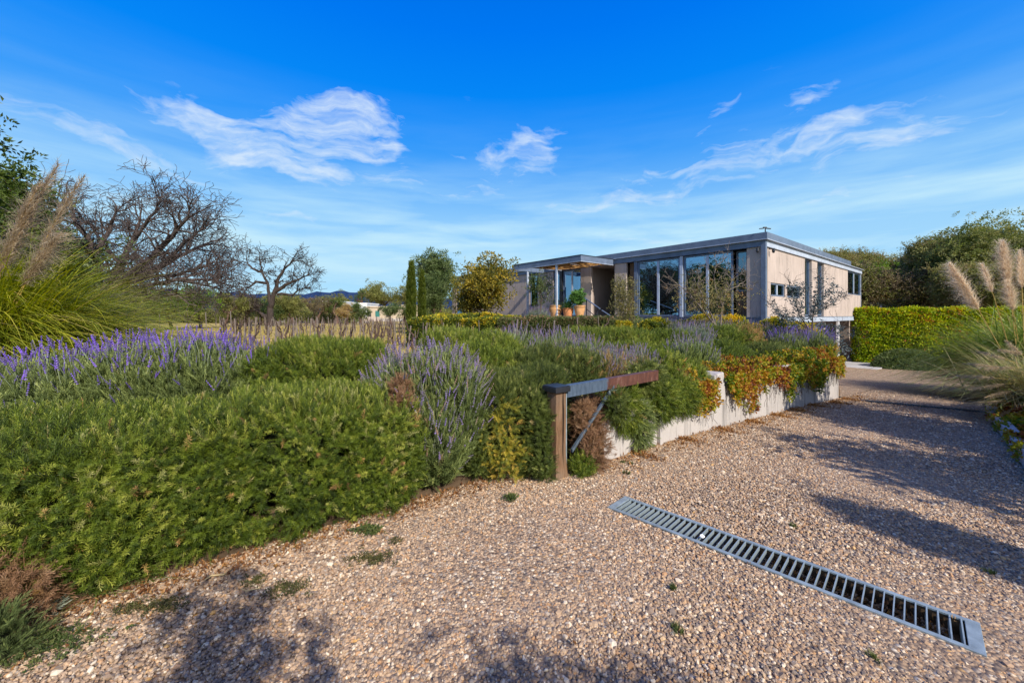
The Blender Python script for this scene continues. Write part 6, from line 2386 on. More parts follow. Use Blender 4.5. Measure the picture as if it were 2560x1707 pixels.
def hedge_wall():
    d = hwB - hwA
    L = d.length
    dn = d.normalized()
    nn = Vector((-dn.y, dn.x, 0))
    root = thing('garden_wall', 'concrete garden wall whose grey coping shows above the yellow green hedge', 'wall', (hwA.x, hwA.y, ZW))
    m = MB()
    m.frame_box(hwA + nn * 0.35 + Vector((0, 0, ZW - 0.2)), dn * (L + 6), nn * 0.25, Vector((0, 0, 3.55)))
    m.build('wall_body', M['concrete'], root)
    h = 3.28
    n = 15000
    u = rng.uniform(0, L + 5, n)
    w = rng.uniform(0, 1, n)
    f = rng.uniform(size=n)
    top = f < 0.12
    side = (f >= 0.12) & (f < 0.17)
    dep = np.where(top, rng.uniform(0, 0.6, n), 0.0)
    w = np.where(top, 1.0, w)
    dep = np.where(side, rng.uniform(0, 0.6, n), dep)
    u = np.where(side, 0.0, u)
    X = hwA.x + dn.x * u + nn.x * (dep - 0.3)
    Y = hwA.y + dn.y * u + nn.y * (dep - 0.3)
    Z = ZW + w * h + 0.06 * np.sin(u * 3.1) * top
    P = np.stack([X, Y, Z], 1)
    ln = lump_noise(P, 0.55)
    P[:, 0] -= nn.x * ln * 0.10
    P[:, 1] -= nn.y * ln * 0.10
    D = np.array([-nn.x, -nn.y, 0.35]) + rng.normal(size=P.shape) * 0.45
    tint = 0.52 + 0.10 * ln + 0.18 * (w - 0.5) + rng.normal(size=n) * 0.24
    r2 = thing('leafy_hedge', 'tall yellow green creeper hedge covering the wall at the end of the drive', 'hedge', (hwA.x + 2, hwA.y - 1, ZW), 'leafy hedges at the end of the drive')
    scatter('foliage', pset_clump('hedge_wall', 10, 0.55, 0.36), P, D, rng.uniform(0.16, 0.28, n), tint, r2)
    m = MB()
    m.frame_box(hwA - nn * 0.2 + dn * 0.1 + Vector((0, 0, ZW)), dn * (L + 4.9), nn * 0.5, Vector((0, 0, h - 0.1)))
    m.build('stems', M['core'], r2)
    # dark shrub at its foot
    c = at(2262, 890, 21.8)
    n = 900
    qd = rng.normal(size=(n, 3))
    qd /= np.linalg.norm(qd, axis=1, keepdims=True)
    qd[:, 2] = np.abs(qd[:, 2])
    P = np.array([c.x, c.y, ZW]) + qd * np.array([1.7, 0.5, 1.05])
    r3 = thing('dark_shrub', 'dark blue green shrub at the foot of the yellow green hedge', 'shrub', (c.x, c.y, ZW))
    scatter('foliage', pset_clump('olive', 14, 0.45, 0.24), P, qd + rng.normal(size=P.shape) * 0.4, rng.uniform(0.2, 0.3, n), 0.5 + rng.normal(size=n) * 0.25, r3)
    core_mesh([(c.x, c.y, ZW + 0.3, 1.5, 0.4, 0.7, 0, 2)], 0.05, M['core'], r3)
hedge_wall()

# planter with dried shrub behind the hedge wall
def planter():
    c = at(2205, 765, 27.5)
    root = thing('planter_box', 'grey concrete planter box showing above the hedge', 'planter', (c.x, c.y, 1.3))
    m = MB()
    w = 58 / F * 27.5
    m.frame_box((c.x - w / 2, c.y, 1.3), (w, -0.3, 0), (0.15, 0.8, 0), (0, 0, EYE + (HY - 757) / F * 27.5 - 1.3))
    m.build('body', M['steel_light'], root, bevel=0.01)
    n = 300
    P = np.stack([c.x + rng.normal(size=n) * 0.42, c.y + rng.normal(size=n) * 0.3 + 0.2, EYE + (HY - 757) / F * 27.5 + np.abs(rng.normal(size=n)) * 0.33], 1)
    leafy('dried_shrub', 'dried tan shrub growing in the grey planter', 'shrub', P, rng.normal(size=P.shape) + [0, 0, 1.0], rng.uniform(0.25, 0.4, n), 'straw', rng.uniform(0, .8, n), count=14, L=0.4, W=0.1)
planter()

right = [(2075, 640, 50, 34, 'scrub', 'scrub tree just right of the roof end'), (2120, 632, 45, 36, 'scrub', 'tallest feathery scrub tree behind the corner window'), (2175, 640, 50, 34, 'scrub', 'thin mesquite scrub above the planter'),
         (2235, 645, 55, 36, 'scrub', 'open mesquite scrub right of the planter'), (2300, 640, 55, 33, 'scrub', 'scrub tree left of the dark branching tree'), (2340, 618, 50, 30, 'scrub_brown', 'dark branching half bare tree before the big green tree'),
         (2400, 600, 70, 28, 'scrub', 'green scrub tree filling the gap behind the plume grass'), (2480, 575, 90, 26, 'right_tree', 'big dense green tree at the right edge'), (2570, 570, 80, 25, 'right_tree', 'dense green tree cut by the right picture edge'),
         (2420, 680, 70, 24, 'scrub', 'bushy growth at the base of the big green tree')]
for i, (px, ty, hw, Y, mt, lab) in enumerate(right):
    zt = EYE + (HY - ty) / F * Y
    w = hw / F * Y * 1.15
    dense = mt == 'right_tree'
    tree('scrub_tree', lab, (pxs(px, Y), Y, 0.9), zt, w, mt, 90 + i, 'trees behind the garden wall', levels=3 if dense else 4, r0=0.10, size=0.62 if dense else 0.58, per_tip=14 if dense else 4, jitter=0.55 if dense else 0.30, tm=0.78, count=26, L=0.24, W=0.10,
         trunk_h=0.16, kids=(3, 4) if dense else (3, 4), spread=0.9, twigs=not dense, up=0.45, bark='bark_dark')
# low understory behind the wall
def understory():
    n = 5200
    px = rng.uniform(2060, 2600, n)
    Y = rng.uniform(27, 33, n)
    top = 690 + 14 * np.sin(px * 0.04) + 10 * np.sin(px * 0.11)
    z = 1.0 + (EYE + (HY - top) / F * Y - 1.0) * rng.uniform(0, 1, n)
    P = np.stack([(px - CX) / F * Y, Y, z], 1)
    br = rng.uniform(size=n) < 0.5
    for nm, msk, mt in (('undergrowth', br, 'scrub_brown'), ('undergrowth', ~br, 'scrub')):
        o = scatter(nm, proto_set('twigs', proto_twigs(9, 5, 0.16, 0.08), 3, [M['leaf_' + mt]]), P[msk], rng.normal(size=(msk.sum(), 3)) * 0.5 + [0, 0, 1], rng.uniform(0.5, 1.0, msk.sum()), 0.5 + rng.normal(size=msk.sum()) * 0.25)
    # backdrop of more distant dense growth
    n = 2600
    px = rng.uniform(2000, 2750, n)
    Y = rng.uniform(40, 46, n)
    top = 690 + 8 * np.sin(px * 0.03) + 8 * np.sin(px * 0.09)
    z = 0.5 + (EYE + (HY - top) / F * Y - 0.5) * rng.uniform(0, 1, n)
    P = np.stack([(px - CX) / F * Y, Y, z], 1)
    o = scatter('undergrowth', pset_clump('scrub', 30, 0.24, 0.11), P, rng.normal(size=P.shape) + [0, 0, 1], rng.uniform(0.8, 1.5, n), 0.35 + rng.normal(size=n) * 0.2)
    # bright green saplings
    for (cx_, cy_, rr, lab) in ((2190, 700, 0.9, 'bright green bush rising above the planter'), (2260, 735, 0.8, 'bright green shrub in the brown scrub'), (2158, 735, 0.5, 'light green sapling beside the house end')):
        c = at(cx_, cy_, 29)
        m_ = 420
        qd = rng.normal(size=(m_, 3))
        P = np.array([c.x, c.y, c.z]) + qd * np.array([rr * 0.5, 0.4, rr * 0.6])
        leafy('green_bush', lab, 'bush', P, qd + [0, 0, 0.8], rng.uniform(0.25, 0.4, m_), 'bright_leaf', 0.5 + rng.normal(size=m_) * 0.2, 'bright bushes behind the garden wall', count=12, L=0.42, W=0.2)
understory()


# ------------------------------------------------------------------ ornamental grasses
def grass_clump(name, label, c, n, L, w, mat, spread=(35, 86), droop=0.55, seg=9, bias=None, az=None, tmean=0.5, parent=None, part=None, baser=0.3, group=None):
    a = rng.uniform(0, 2 * math.pi, n) if az is None else rng.uniform(az[0], az[1], n)
    el = np.radians(rng.uniform(spread[0], spread[1], n))
    l = L * rng.uniform(0.6, 1.12, n)
    s = np.linspace(0, 1, seg)
    dr = droop * rng.uniform(0.5, 1.35, n)
    hx = l[:, None] * (np.cos(el)[:, None] * s + 0.30 * dr[:, None] * s ** 2)
    hz = l[:, None] * (np.sin(el)[:, None] * s - dr[:, None] * s ** 2.3)
    bx = c[0] + rng.normal(size=n) * baser * 0.5
    by = c[1] + rng.normal(size=n) * baser * 0.5
    cur = (rng.normal(size=n) * 0.12)[:, None] * s ** 2
    X = bx[:, None] + hx * np.cos(a[:, None] + cur)
    Y = by[:, None] + hx * np.sin(a[:, None] + cur)
    Z = c[2] + np.maximum(hz, 0.02)
    ww = (w * rng.uniform(0.6, 1.3, n))[:, None] * (1 - s ** 3 * 0.92)
    tw = a + rng.normal(size=n) * 0.5
    sx, sy = -np.sin(tw)[:, None] * ww, np.cos(tw)[:, None] * ww
    V = np.stack([np.stack([X - sx, Y - sy, Z], -1), np.stack([X + sx, Y + sy, Z + ww * 0.3], -1)], axis=2)   # n, seg, 2, 3
    idx = np.arange(n * seg * 2).reshape(n, seg, 2)
    Fq = np.stack([idx[:, :-1, 0], idx[:, 1:, 0], idx[:, 1:, 1], idx[:, :-1, 1]], -1).reshape(-1, 4)
    t = np.clip(tmean + rng.normal(size=n) * 0.2, 0, 1)
    tint = np.repeat(np.repeat(t[:, None], seg, 1)[:, :, None] + (s[None, :, None] - 0.4) * 0.25, 2, axis=2).reshape(-1)
    if parent is None:
        parent = thing(name, label, 'grass clump', tuple(c), group)
    mesh_np(part or 'blades', V.reshape(-1, 3), Fq, mat, parent, tint=np.clip(tint, 0, 1), kind='stuff')
    return parent


def plume(root, p0, p1, head, width, mat, nh=900, stalk=0.006, droop=0.08, hair=0.12, twist=0.0):
    """stalk from p0 to p1, feathery head over the last part 'head' (0..1)"""
    p0, p1 = np.array(p0), np.array(p1)
    ax = p1 - p0
    L = np.linalg.norm(ax)
    side = np.cross(ax, [0, 0, 1.0])
    side /= np.linalg.norm(side) + 1e-9
    hor = ax.copy()
    hor[2] = 0
    hor /= np.linalg.norm(hor) + 1e-9

    def pt(s):
        return p0 + ax * s + hor * (L * droop * s ** 3) - np.array([0, 0, 1]) * (L * droop * 0.6 * s ** 3)
    m = MB()
    m.tube([pt(s) for s in np.linspace(0, 1, 9)], list(np.linspace(stalk, stalk * 0.3, 9)), 5)
    st = m.build('stalk', M['leaf_stalk'], root)
    s = 1 - head * rng.uniform(0, 1, nh) ** 0.85
    env = np.sin(np.clip((s - (1 - head)) / head, 0, 1) ** 0.7 * math.pi) ** 0.6
    V, Fq, T_ = [], [], []
    tang = ax / L
    for i in range(nh):
        b = pt(s[i])
        o = rng.normal(size=3)
        o -= tang * np.dot(o, tang)
        o /= np.linalg.norm(o) + 1e-9
        d = tang * 0.75 + o * 0.55 * rng.uniform(0.3, 1.3) + hor * 0.15 - np.array([0, 0, 0.10])
        l = hair * (0.5 + env[i]) * rng.uniform(0.5, 1.2)
        q0 = b + o * width * env[i] * rng.uniform(0, 0.6)
        q1 = q0 + d * l * 0.5
        q2 = q1 + (d * 0.9 + hor * 0.15 + rng.normal(size=3) * 0.35 - np.array([0, 0, 0.30])) * l * 0.6
        ww = 0.0016 + 0.0010 * rng.uniform()
        sd = np.cross(d, o)
        sd = sd / (np.linalg.norm(sd) + 1e-9) * ww * (hair / 0.12) ** 0.5
        k = len(V)
        V += [q0 - sd, q0 + sd, q1 - sd, q1 + sd, q2 - sd * 0.3, q2 + sd * 0.3]
        Fq += [(k, k + 1, k + 3, k + 2), (k + 2, k + 3, k + 5, k + 4)]
        t = rng.uniform()
        T_ += [t] * 6
    mesh_np('feathers', V, Fq, mat, st, tint=T_, kind='stuff')


M['leaf_stalk'] = mat_plain('plume_stalk', (0.50, 0.34, 0.10), 0.6, 0, 0.2, 3)


def left_grass():
    c = (-8.2, 6.0, 0.35)
    root = thing('plume_grass', 'huge arching yellow green plume grass entering from the left edge', 'grass clump', c)
    grass_clump('', '', c, 8000, 3.6, 0.0075, M['blade'], (46, 87), 0.58, 13, parent=root, tmean=0.45, baser=0.7, az=(-1.7, 1.5))
    grass_clump('', '', (c[0], c[1] - 0.1, c[2]), 150, 3.3, 0.0085, M['blade'], (40, 75), 0.55, 12, parent=root, tmean=0.95, baser=0.5, az=(-0.7, 0.6), part='dry_blades')
    grass_clump('', '', (c[0] + 0.2, c[1] + 0.4, c[2]), 3000, 2.3, 0.0085, M['blade_green'], (15, 60), 0.35, 10, parent=root, tmean=0.35, baser=0.6, az=(-1.6, 1.2), part='green_blades')
    Yp = 5.7
    for (a, b, h, w, hair, nh) in [((-110, 1000), (95, 375), 0.50, 0.06, 0.20, 1700), ((-90, 960), (60, 430), 0.48, 0.06, 0.20, 1500), ((-30, 950), (165, 408), 0.36, 0.05, 0.15, 1300), ((-40, 900), (125, 560), 0.42, 0.08, 0.2, 1600)]:
        p0, p1 = at(a[0], a[1], Yp + 0.1), at(b[0], b[1], Yp - 0.25)
        p0.z = max(0.35, p0.z)
        plume(root, p0, p1, h, w, M['plume_brown'], nh=int(nh * 0.55), stalk=0.009, droop=0.10, hair=hair)
left_grass()


def right_grass():
    c = (13.9, 10.1, -0.35)
    root = thing('plume_grass', 'tall green fountain of plume grass with cream plumes at the right edge', 'grass clump', c)
    grass_clump('', '', c, 7500, 3.45, 0.011, M['blade_green'], (30, 86), 0.62, 13, parent=root, tmean=0.52, baser=0.9)
    grass_clump('', '', (c[0] - 0.5, c[1] - 0.2, c[2]), 3000, 2.5, 0.010, M['blade_green'], (12, 66), 0.5, 10, parent=root, tmean=0.75, baser=0.8, part='pale_blades')
    for (a, b, h, nh, hair, w) in [((2500, 870), (2380, 655), 0.55, 2200, 0.20, 0.055), ((2540, 860), (2510, 600), 0.40, 2200, 0.20, 0.055), ((2560, 860), (2552, 622), 0.40, 1100, 0.17, 0.06), ((2545, 850), (2522, 700), 0.5, 1100, 0.19, 0.06), ((2520, 860), (2460, 655), 0.36, 700, 0.15, 0.045), ((2600, 860), (2590, 610), 0.4, 900, 0.18, 0.06)]:
        plume(root, at(a[0], a[1], 9.7), at(b[0], b[1], 9.5), h, w, M['plume'], nh=nh, stalk=0.011, droop=0.03, hair=hair)
    c = (9.75, 7.15, 0.0)
    root = thing('fountain_grass', 'straw coloured fountain grass with soft brown spikes leaning over the kerb at right', 'grass clump', c)
    grass_clump('', '', c, 2200, 1.75, 0.006, M['blade_pale'], (12, 62), 0.38, 10, parent=root, tmean=0.45, baser=0.6)
    grass_clump('', '', c, 900, 1.5, 0.006, M['blade_green'], (10, 70), 0.35, 10, parent=root, tmean=0.6, baser=0.6, part='green_blades')
    for (a, b) in [((2610, 960), (2400, 930)), ((2610, 940), (2420, 900)), ((2620, 950), (2430, 965)), ((2600, 930), (2450, 870)), ((2620, 900), (2500, 868)), ((2620, 960), (2470, 985)), ((2600, 940), (2520, 845)), ((2640, 990), (2480, 1040)), ((2640, 1000), (2420, 1000)), ((2620, 920), (2470, 915))]:
        plume(root, at(a[0], a[1], 7.3), at(b[0], b[1], 6.9), 0.42, 0.02, M['plume_brown'], nh=420, stalk=0.004, droop=0.05, hair=0.055)
right_grass()


# bank of coloured creeper on the right
def right_bank():
    n = 3300
    t = rng.uniform(3.5, 16.5, n)
    nn = kerb_n(t) - rng.uniform(0.05, 1.5, n)
    t0, n0 = t, nn
    hgt = 0.40 * np.clip((kerb_n(t) - nn) / 0.5, 0.2, 1.0) + 0.15 * lump_noise(np.stack([t, nn, t * 0], 1), 0.7) + 0.12 * (t > 9)
    X, Y = xy(t, nn)
    Z = land_z(t, nn) + np.clip(hgt, 0.03, 1) * rng.uniform(0.3, 1, n) ** 0.5
    P = np.stack([X, Y, Z], 1)
    D = np.array([-0.4, -0.2, 0.7]) + rng.normal(size=P.shape) * 0.5
    tint = 0.55 + 0.25 * np.sin(t * 2.1) + 0.1 * np.sin(t * 5.3 + nn * 6) + rng.normal(size=n) * 0.2
    near = t < 9.5
    leafy('creeper', 'red and yellow creeper tumbling over the right-hand kerb', 'creeper', P[near], D[near], rng.uniform(0.08, 0.15, near.sum()), 'creeper', tint[near], 'autumn creepers on the right', count=9)
    leafy('creeper', 'greener creeper along the drive under the plume grass', 'creeper', P[~near], D[~near], rng.uniform(0.12, 0.2, (~near).sum()), 'hedge_wall', tint[~near] - 0.2, 'autumn creepers on the right', count=9)
    # spill over the kerb
    n = 260
    t = rng.uniform(4.0, 8.4, n)
    X, Y = xy(t, kerb_n(t) + 0.03 - 0.1 * rng.uniform(size=n))
    Z = drive_z(t) + rng.uniform(0.02, 0.22, n)
    P = np.stack([X, Y, Z], 1)
    k = np.sin(t * 6.1) > 0.1
    leafy('creeper', 'small yellow trails of creeper hanging on the kerb face', 'creeper', P[k], np.array([-0.5, 0.6, 0.2]) + rng.normal(size=P[k].shape) * 0.4, 0.08, 'creeper', 0.7 + rng.normal(size=k.sum()) * 0.15, 'autumn creepers on the right', count=7)
right_bank()

# ------------------------------------------------------------------ vineyard stakes and vines
def vineyard():
    # lone near stake on the left
    p = at(143, 785, 6.6)
    root = thing('vineyard_stake', 'single thick grey stake standing in the lavender at the left', 'stake', (p.x, p.y, 0.3))
    m = MB()
    m.tube([(p.x - 0.02, p.y, 0.25), (p.x - 0.01, p.y, 1.0), (p.x + 0.015, p.y, 1.62)], [0.040, 0.042, 0.036], 8)
    m.build('pole', M['stake'], root)
    protos_s, protos_v = [], []
    for i in range(4):
        r = random.Random(i)
        m = MB()
        h = 1.0
        tilt = Vector((r.uniform(-0.05, 0.05), r.uniform(-0.05, 0.05), 0))
        rr = (0.020, 0.011, 0.024, 0.014)[i]
        m.tube([(0, 0, -0.05), tuple(tilt * 0.5 + Vector((r.uniform(-.01, .01), 0, 0.5))), tuple(tilt + Vector((0, 0, 1.0)))], [rr, rr * 0.95, rr * 0.85], 6)
        me_o = m.build('tmp', M['stake'])
        protos_s.append(me_o.data)
        bpy.data.objects.remove(me_o)
    for i in range(5):
        r = random.Random(50 + i)
        m = MB()
        p = Vector((0, 0, -0.05))
        pts, rad = [p], [0.045]
        for k in range(4):
            p = p + Vector((r.uniform(-0.07, 0.07), r.uniform(-0.07, 0.07), 0.16))
            pts.append(p)
            rad.append(0.038 - 0.004 * k + r.uniform(0, 0.006))
        m.tube(pts, rad, 6)
        for k in range(4):
            a = r.uniform(0, 6.28)
            b0 = pts[r.choice((2, 3, 4))]
            b1 = b0 + Vector((math.cos(a) * 0.12, math.sin(a) * 0.12, 0.10))
            b2 = b1 + Vector((math.cos(a) * 0.05, math.sin(a) * 0.05, 0.14 + r.uniform(0, 0.08)))
            m.tube([b0, b1, b2], [0.022, 0.016, 0.008], 5)
        me_o = m.build('tmp', M['vine'])
        protos_v.append(me_o.data)
        bpy.data.objects.remove(me_o)
    cnt_s = cnt_v = 0
    LM = [(610, 'left of the lone black tree'), (665, 'just left of the black trunk'), (715, 'just right of the black trunk'), (775, 'below the wide olive coloured tree'), (825, 'below the left white building'), (870, 'below the small green tree'),
          (915, 'below the right white building'), (955, 'below the teal shutter'), (1000, 'below the tan house'), (1050, 'beside the tall cypress'), (1120, 'before the yellow topped hedge'), (1200, 'below the golden tree'), (9999, 'before the dark leafy hedge')]
    RW = ['nearest row', 'second row', 'third row', 'fourth row', 'fifth row', 'sixth row', 'seventh row', 'eighth row', 'ninth row', 'tenth row', 'far rows', 'far rows', 'furthest rows', 'furthest rows', 'furthest rows']

    def where(x, Y, ri):
        px = CX + F * x / Y
        return RW[ri] + ' ' + next(b for (a, b) in LM if px < a)
    rows = []
    Ys = [10.2, 12.0, 14, 16, 18.2, 20.5, 23, 26, 29.5, 33, 37, 42, 47, 53]
    for ri, Y in enumerate(Ys):
        step = 0.66 if Y > 16 else 0.55
        x0, x1 = pxs(545, Y), pxs(1045 if Y > 14.5 else (1500 if Y < 13.4 else 1180), Y)
        if Y < 9:
            x1 = pxs(1180, Y)
        x = x0 + random.uniform(0, step)
        while x < x1:
            rows.append((x, Y + random.uniform(-0.2, 0.2) , ri))
            x += step * random.uniform(0.75, 1.3)
    random.shuffle(rows)
    for (x, Y, ri) in rows:
        g = gz(x, Y)
        if random.random() < 0.55 and cnt_s < 262:
            o = bpy.data.objects.new('vineyard_stake', protos_s[pk := random.randrange(4)])
            link(o)
            o.location = (x, Y, g)
            hh = random.uniform(0.85, 1.2) * (0.95 if Y > 14 else 0.88)
            kk = 1.0 + (Y / 60)
            o.scale = (kk, kk, hh)
            o.rotation_euler = (random.gauss(0, 0.05), random.gauss(0, 0.05), random.uniform(0, 6))
            tag(o, ('upright grey', 'very thin', 'thick weathered', 'slender')[pk] + ' vine stake, ' + where(x, Y, ri), 'stake', 'stakes of the vineyard')
            cnt_s += 1
        elif cnt_v < 290:
            o = bpy.data.objects.new('grape_vine', protos_v[pk := random.randrange(5)])
            link(o)
            o.location = (x, Y, g)
            kk = random.uniform(0.75, 1.15)
            o.scale = (kk, kk, random.uniform(0.95, 1.3))
            o.rotation_euler = (0, 0, random.uniform(0, 6))
            tag(o, ('gnarled', 'forked', 'crooked', 'stubby', 'twisted')[pk] + ' pruned vine, ' + where(x, Y, ri), 'vine', 'pruned vines of the vineyard')
            cnt_v += 1
    # tall thin canes in front of the left hedge edge and over the dark hedge
    canes = [(238, 825, 775), (262, 845, 790), (282, 830, 775), (322, 835, 782), (335, 840, 780), (345, 840, 795), (405, 830, 785), (520, 850, 780), (583, 850, 778), (614, 850, 822)]
    cw = ['left of the big bare trunk', 'at the foot of the big bare trunk', 'just right of the big bare trunk', 'first of three close together', 'middle one of three close together', 'last of three close together', 'under the right half of the bare dome', 'tallest one near the end of the purple row', 'at the right end of the purple row', 'short one where rosemary meets the purple row']
    for ci, (px, pb, pt_) in enumerate(canes):
        Y = 7.2
        a, b = at(px, pb, Y), at(px + random.uniform(-6, 4), pt_, Y)
        o = bpy.data.objects.new('vineyard_stake', protos_s[1])
        link(o)
        o.location = (a.x, a.y, 0.3)
        o.scale = (0.8, 0.8, b.z - 0.3)
        o.rotation_euler = (0, (b.x - a.x) / (b.z - 0.3), 0)
        tag(o, 'thin cane behind the lavender, ' + cw[ci], 'stake', 'canes behind the lavender')
    hw_ = ['leftmost, right below the taller cypress', 'second from the taller cypress', 'left one of a close pair under the olive', 'right one of a close pair under the olive', 'under the left edge of the golden shrub', 'under the golden shrub', 'under the middle of the golden tree', 'where yellow leaves give way to dark', 'under the left canopy post, left of a pair', 'under the left canopy post, right of a pair', 'under the slim young tree', 'below the leftmost pot', 'below the front canopy post', 'below the tapering pot', 'below the handrail', 'right end, below the door']
    for ci, px in enumerate((1040, 1056, 1078, 1085, 1108, 1150, 1200, 1254, 1290, 1297, 1315, 1375, 1400, 1460, 1475, 1500)):
        Y = 12.2
        a = at(px, 870, Y)
        b = at(px, random.choice((800, 806, 812, 820, 826)), Y)
        o = bpy.data.objects.new('vineyard_stake', protos_s[random.choice((1, 3))])
        link(o)
        g = gz(a.x, Y)
        o.location = (a.x, Y, g)
        o.scale = (1.0, 1.0, b.z - g)
        o.rotation_euler = (0, random.gauss(0, 0.04), 0)
        tag(o, 'cane before the leafy hedge, ' + hw_[ci], 'stake', 'canes before the leafy hedge')
    # three canes in the bed
    for px, Y, top in ((1499, 10.5, 790), (1720, 12.0, 797), (1672, 12.0, 812)):
        o = bpy.data.objects.new('vineyard_stake', protos_s[1])
        link(o)
        x = pxs(px, Y)
        g = gz(x, Y)
        o.location = (x, Y, g)
        o.scale = (0.9, 0.9, EYE + (HY - top) / F * Y - g)
        tag(o, {1499: 'tallest pale cane before the dark hedge below the handrail', 1720: 'pale cane among grey lavender under the large windows', 1672: 'short cane in the yellow green shrub under the left large window'}[px], 'stake')
    # dry grass
    n = 9000
    Y = rng.uniform(9, 42, n) ** 1.0
    X = rng.uniform(-0.95, 0.12, n) * Y
    t, nn = tn(X, Y)
    ok = nn > 4.2
    X, Y, t, nn = X[ok], Y[ok], t[ok], nn[ok]
    P = np.stack([X, Y, land_z(t, nn) - 0.01], 1)
    o = scatter('dry_grass', proto_set('tuft', proto_tuft(12, 0.7, 0.03), 3, [M['leaf_grass']]), P, np.array([0, 0, 1.0]) + rng.normal(size=P.shape) * 0.1, rng.uniform(0.08, 0.20, len(P)), 0.55 + rng.normal(size=len(P)) * 0.3)
vineyard()


# ------------------------------------------------------------------ far buildings
def far_buildings():
    def block(root, a, b, Y, depth, pt_, mat, name='wall', z0=0.3):
        m = MB()
        x0, x1 = pxs(a, Y), pxs(b, Y)
        zt = EYE + (HY - pt_) / F * Y
        m.box(x0, x1, Y, Y + depth, z0, zt)
        m.build(name, mat, root, bevel=0.05)
        m = MB()
        m.box(x0 - 0.15, x1 + 0.15, Y - 0.15, Y + depth + 0.15, zt + 0.002, zt + 0.25)
        m.build('parapet', mat, root)
        return x0, x1, zt
    Y = 92.0
    root = thing('white_building', 'white flat roofed building far off among the trees, the left one', 'building', (pxs(830, Y), Y, 0.3))
    block(root, 808, 849, Y, 8, 755, M['white'])
    root = thing('white_building', 'second white flat roofed building, beside the tan house', 'building', (pxs(900, Y), Y, 0.3))
    block(root, 884, 917, Y, 8, 760, M['white'])
    Y = 86.0
    root = thing('tan_house', 'low tan house with teal shutter beyond the vineyard', 'building', (pxs(980, Y), Y, 0.3))
    block(root, 918, 1004, Y, 8, 768.5, M['tan'])
    root2 = root
    block(root2, 1004.2, 1048, Y + 1.5, 7, 765, M['tan'], 'wing')
    for (a, b, t, bt, mt, nm) in ((920, 928, 778, 792, M['interior'], 'doorway'), (939, 949, 777, 792, M['mud'], 'shutter'), (966, 972, 779, 792, M['interior'], 'window')):
        m = MB()
        m.box(pxs(a, Y), pxs(b, Y), Y - 0.12, Y - 0.003, EYE + (HY - bt) / F * Y, EYE + (HY - t) / F * Y)
        m.build(nm, mt, root)
    m = MB()
    m.box(pxs(945, Y), pxs(948, Y), Y + 2, Y + 3, EYE + (HY - 768) / F * Y, EYE + (HY - 764) / F * Y)
    m.build('chimney', M['tan'], root)
    Y = 76
    root = thing('garden_wall', 'long low pale stone wall in front of the tan house', 'wall', (pxs(960, Y), Y, 0.3))
    m = MB()
    m.box(pxs(870, Y), pxs(1040, Y), Y, Y + 0.4, 0.2, EYE + (HY - 796) / F * Y)
    m.build('stone_face', M['white_wall'], root)
    m = MB()
    m.box(pxs(905, Y), pxs(950, Y), Y - 0.4, Y - 0.01, 0.2, EYE + (HY - 792) / F * Y)
    m.build('pier', M['concrete'], root)
    Y = 60
    root = thing('stone_edging', 'line of low stones along the far edge of the vineyard', 'edging', (pxs(720, Y), Y, 0.3))
    m = MB()
    m.box(pxs(560, Y), pxs(920, Y), Y, Y + 0.5, 0.2, 0.62)
    m.build('stone_row', M['kerb'], root, bevel=0.03)
far_buildings()


# ------------------------------------------------------------------ trees outside the frame that throw the shade
def shade_trees():
    G = 'trees just outside the frame'
    for (x, y, top, w, mt, sd, lab, dens) in [
            (8.2, 2.6, 3.6, 1.3, 'dark_tree', 201, 'leafy tree beyond the right edge shading the drive', 9),
            (4.6, 0.2, 2.7, 0.24, 'dark_tree', 207, 'narrow tree added for its slim shadow, right of the photographer', 8),  # added out of view to shape a narrow shadow on the gravel
            (15.8, 8.6, 3.4, 1.1, 'dark_tree', 202, 'leafy tree beyond the right edge behind the fountain grass', 4),
            (6.8, 1.3, 3.3, 1.05, 'dark_tree', 203, 'small tree right beside the photographer', 8),
            (2.2, -1.7, 3.0, 0.5, 'dark_tree', 204, 'small tree behind the photographer', 6),
            (0.45, -1.7, 3.05, 0.5, 'dark_tree', 205, 'slender tree behind and left of the photographer', 6),
            (23.0, 13.5, 4.6, 1.5, 'dark_tree', 206, 'leafy tree beyond the right edge near the drive end', 4)]:
        g = gz(x, y)
        tree('shade_tree', lab, (x, y, g), g + top, w, mt, sd, G, levels=3, r0=0.05, size=0.45 if w > 0.6 else 0.2, per_tip=dens, jitter=0.30 if w > 0.6 else 0.12, tm=0.5, count=20, L=0.30, W=0.14, spread=1.0, trunk_h=0.35)
    for i_, (x, y, top, w, sd) in enumerate([(-13, 7.5, 4.6, 2.0, 211), (-17, 5.0, 5.4, 2.6, 212), (-14.5, 1.5, 5, 2.4, 213), (-24, 9.0, 6.8, 3.2, 214), (-24, 14.5, 6.2, 3.0, 215), (-22, 1.0, 6, 3.0, 216), (-30, 20, 7, 3.4, 217), (-14, -3, 5.5, 2.6, 218), (-20.5, 12, 5.4, 2.4, 219), (-23, 16.5, 6.6, 2.8, 220), (-27, 12, 7.2, 3.4, 221)]):
        tree('shade_tree', 'dark tree left of the frame mirrored in the windows, ' + ['beside the evergreen', 'tall and broad', 'near the photographer', 'furthest out', 'by the bare tree', 'between two others', 'beyond the vineyard corner', 'behind the photographer', 'slim and dense', 'tallest by the olive shrub', 'broadest of them'][i_], (x, y, 0.3), top, w, 'dark_tree', sd, G, levels=3, r0=0.12, size=0.8, per_tip=8, jitter=0.5, tm=0.4, count=24, L=0.26, W=0.12, spread=0.8, trunk_h=0.25)
shade_trees()


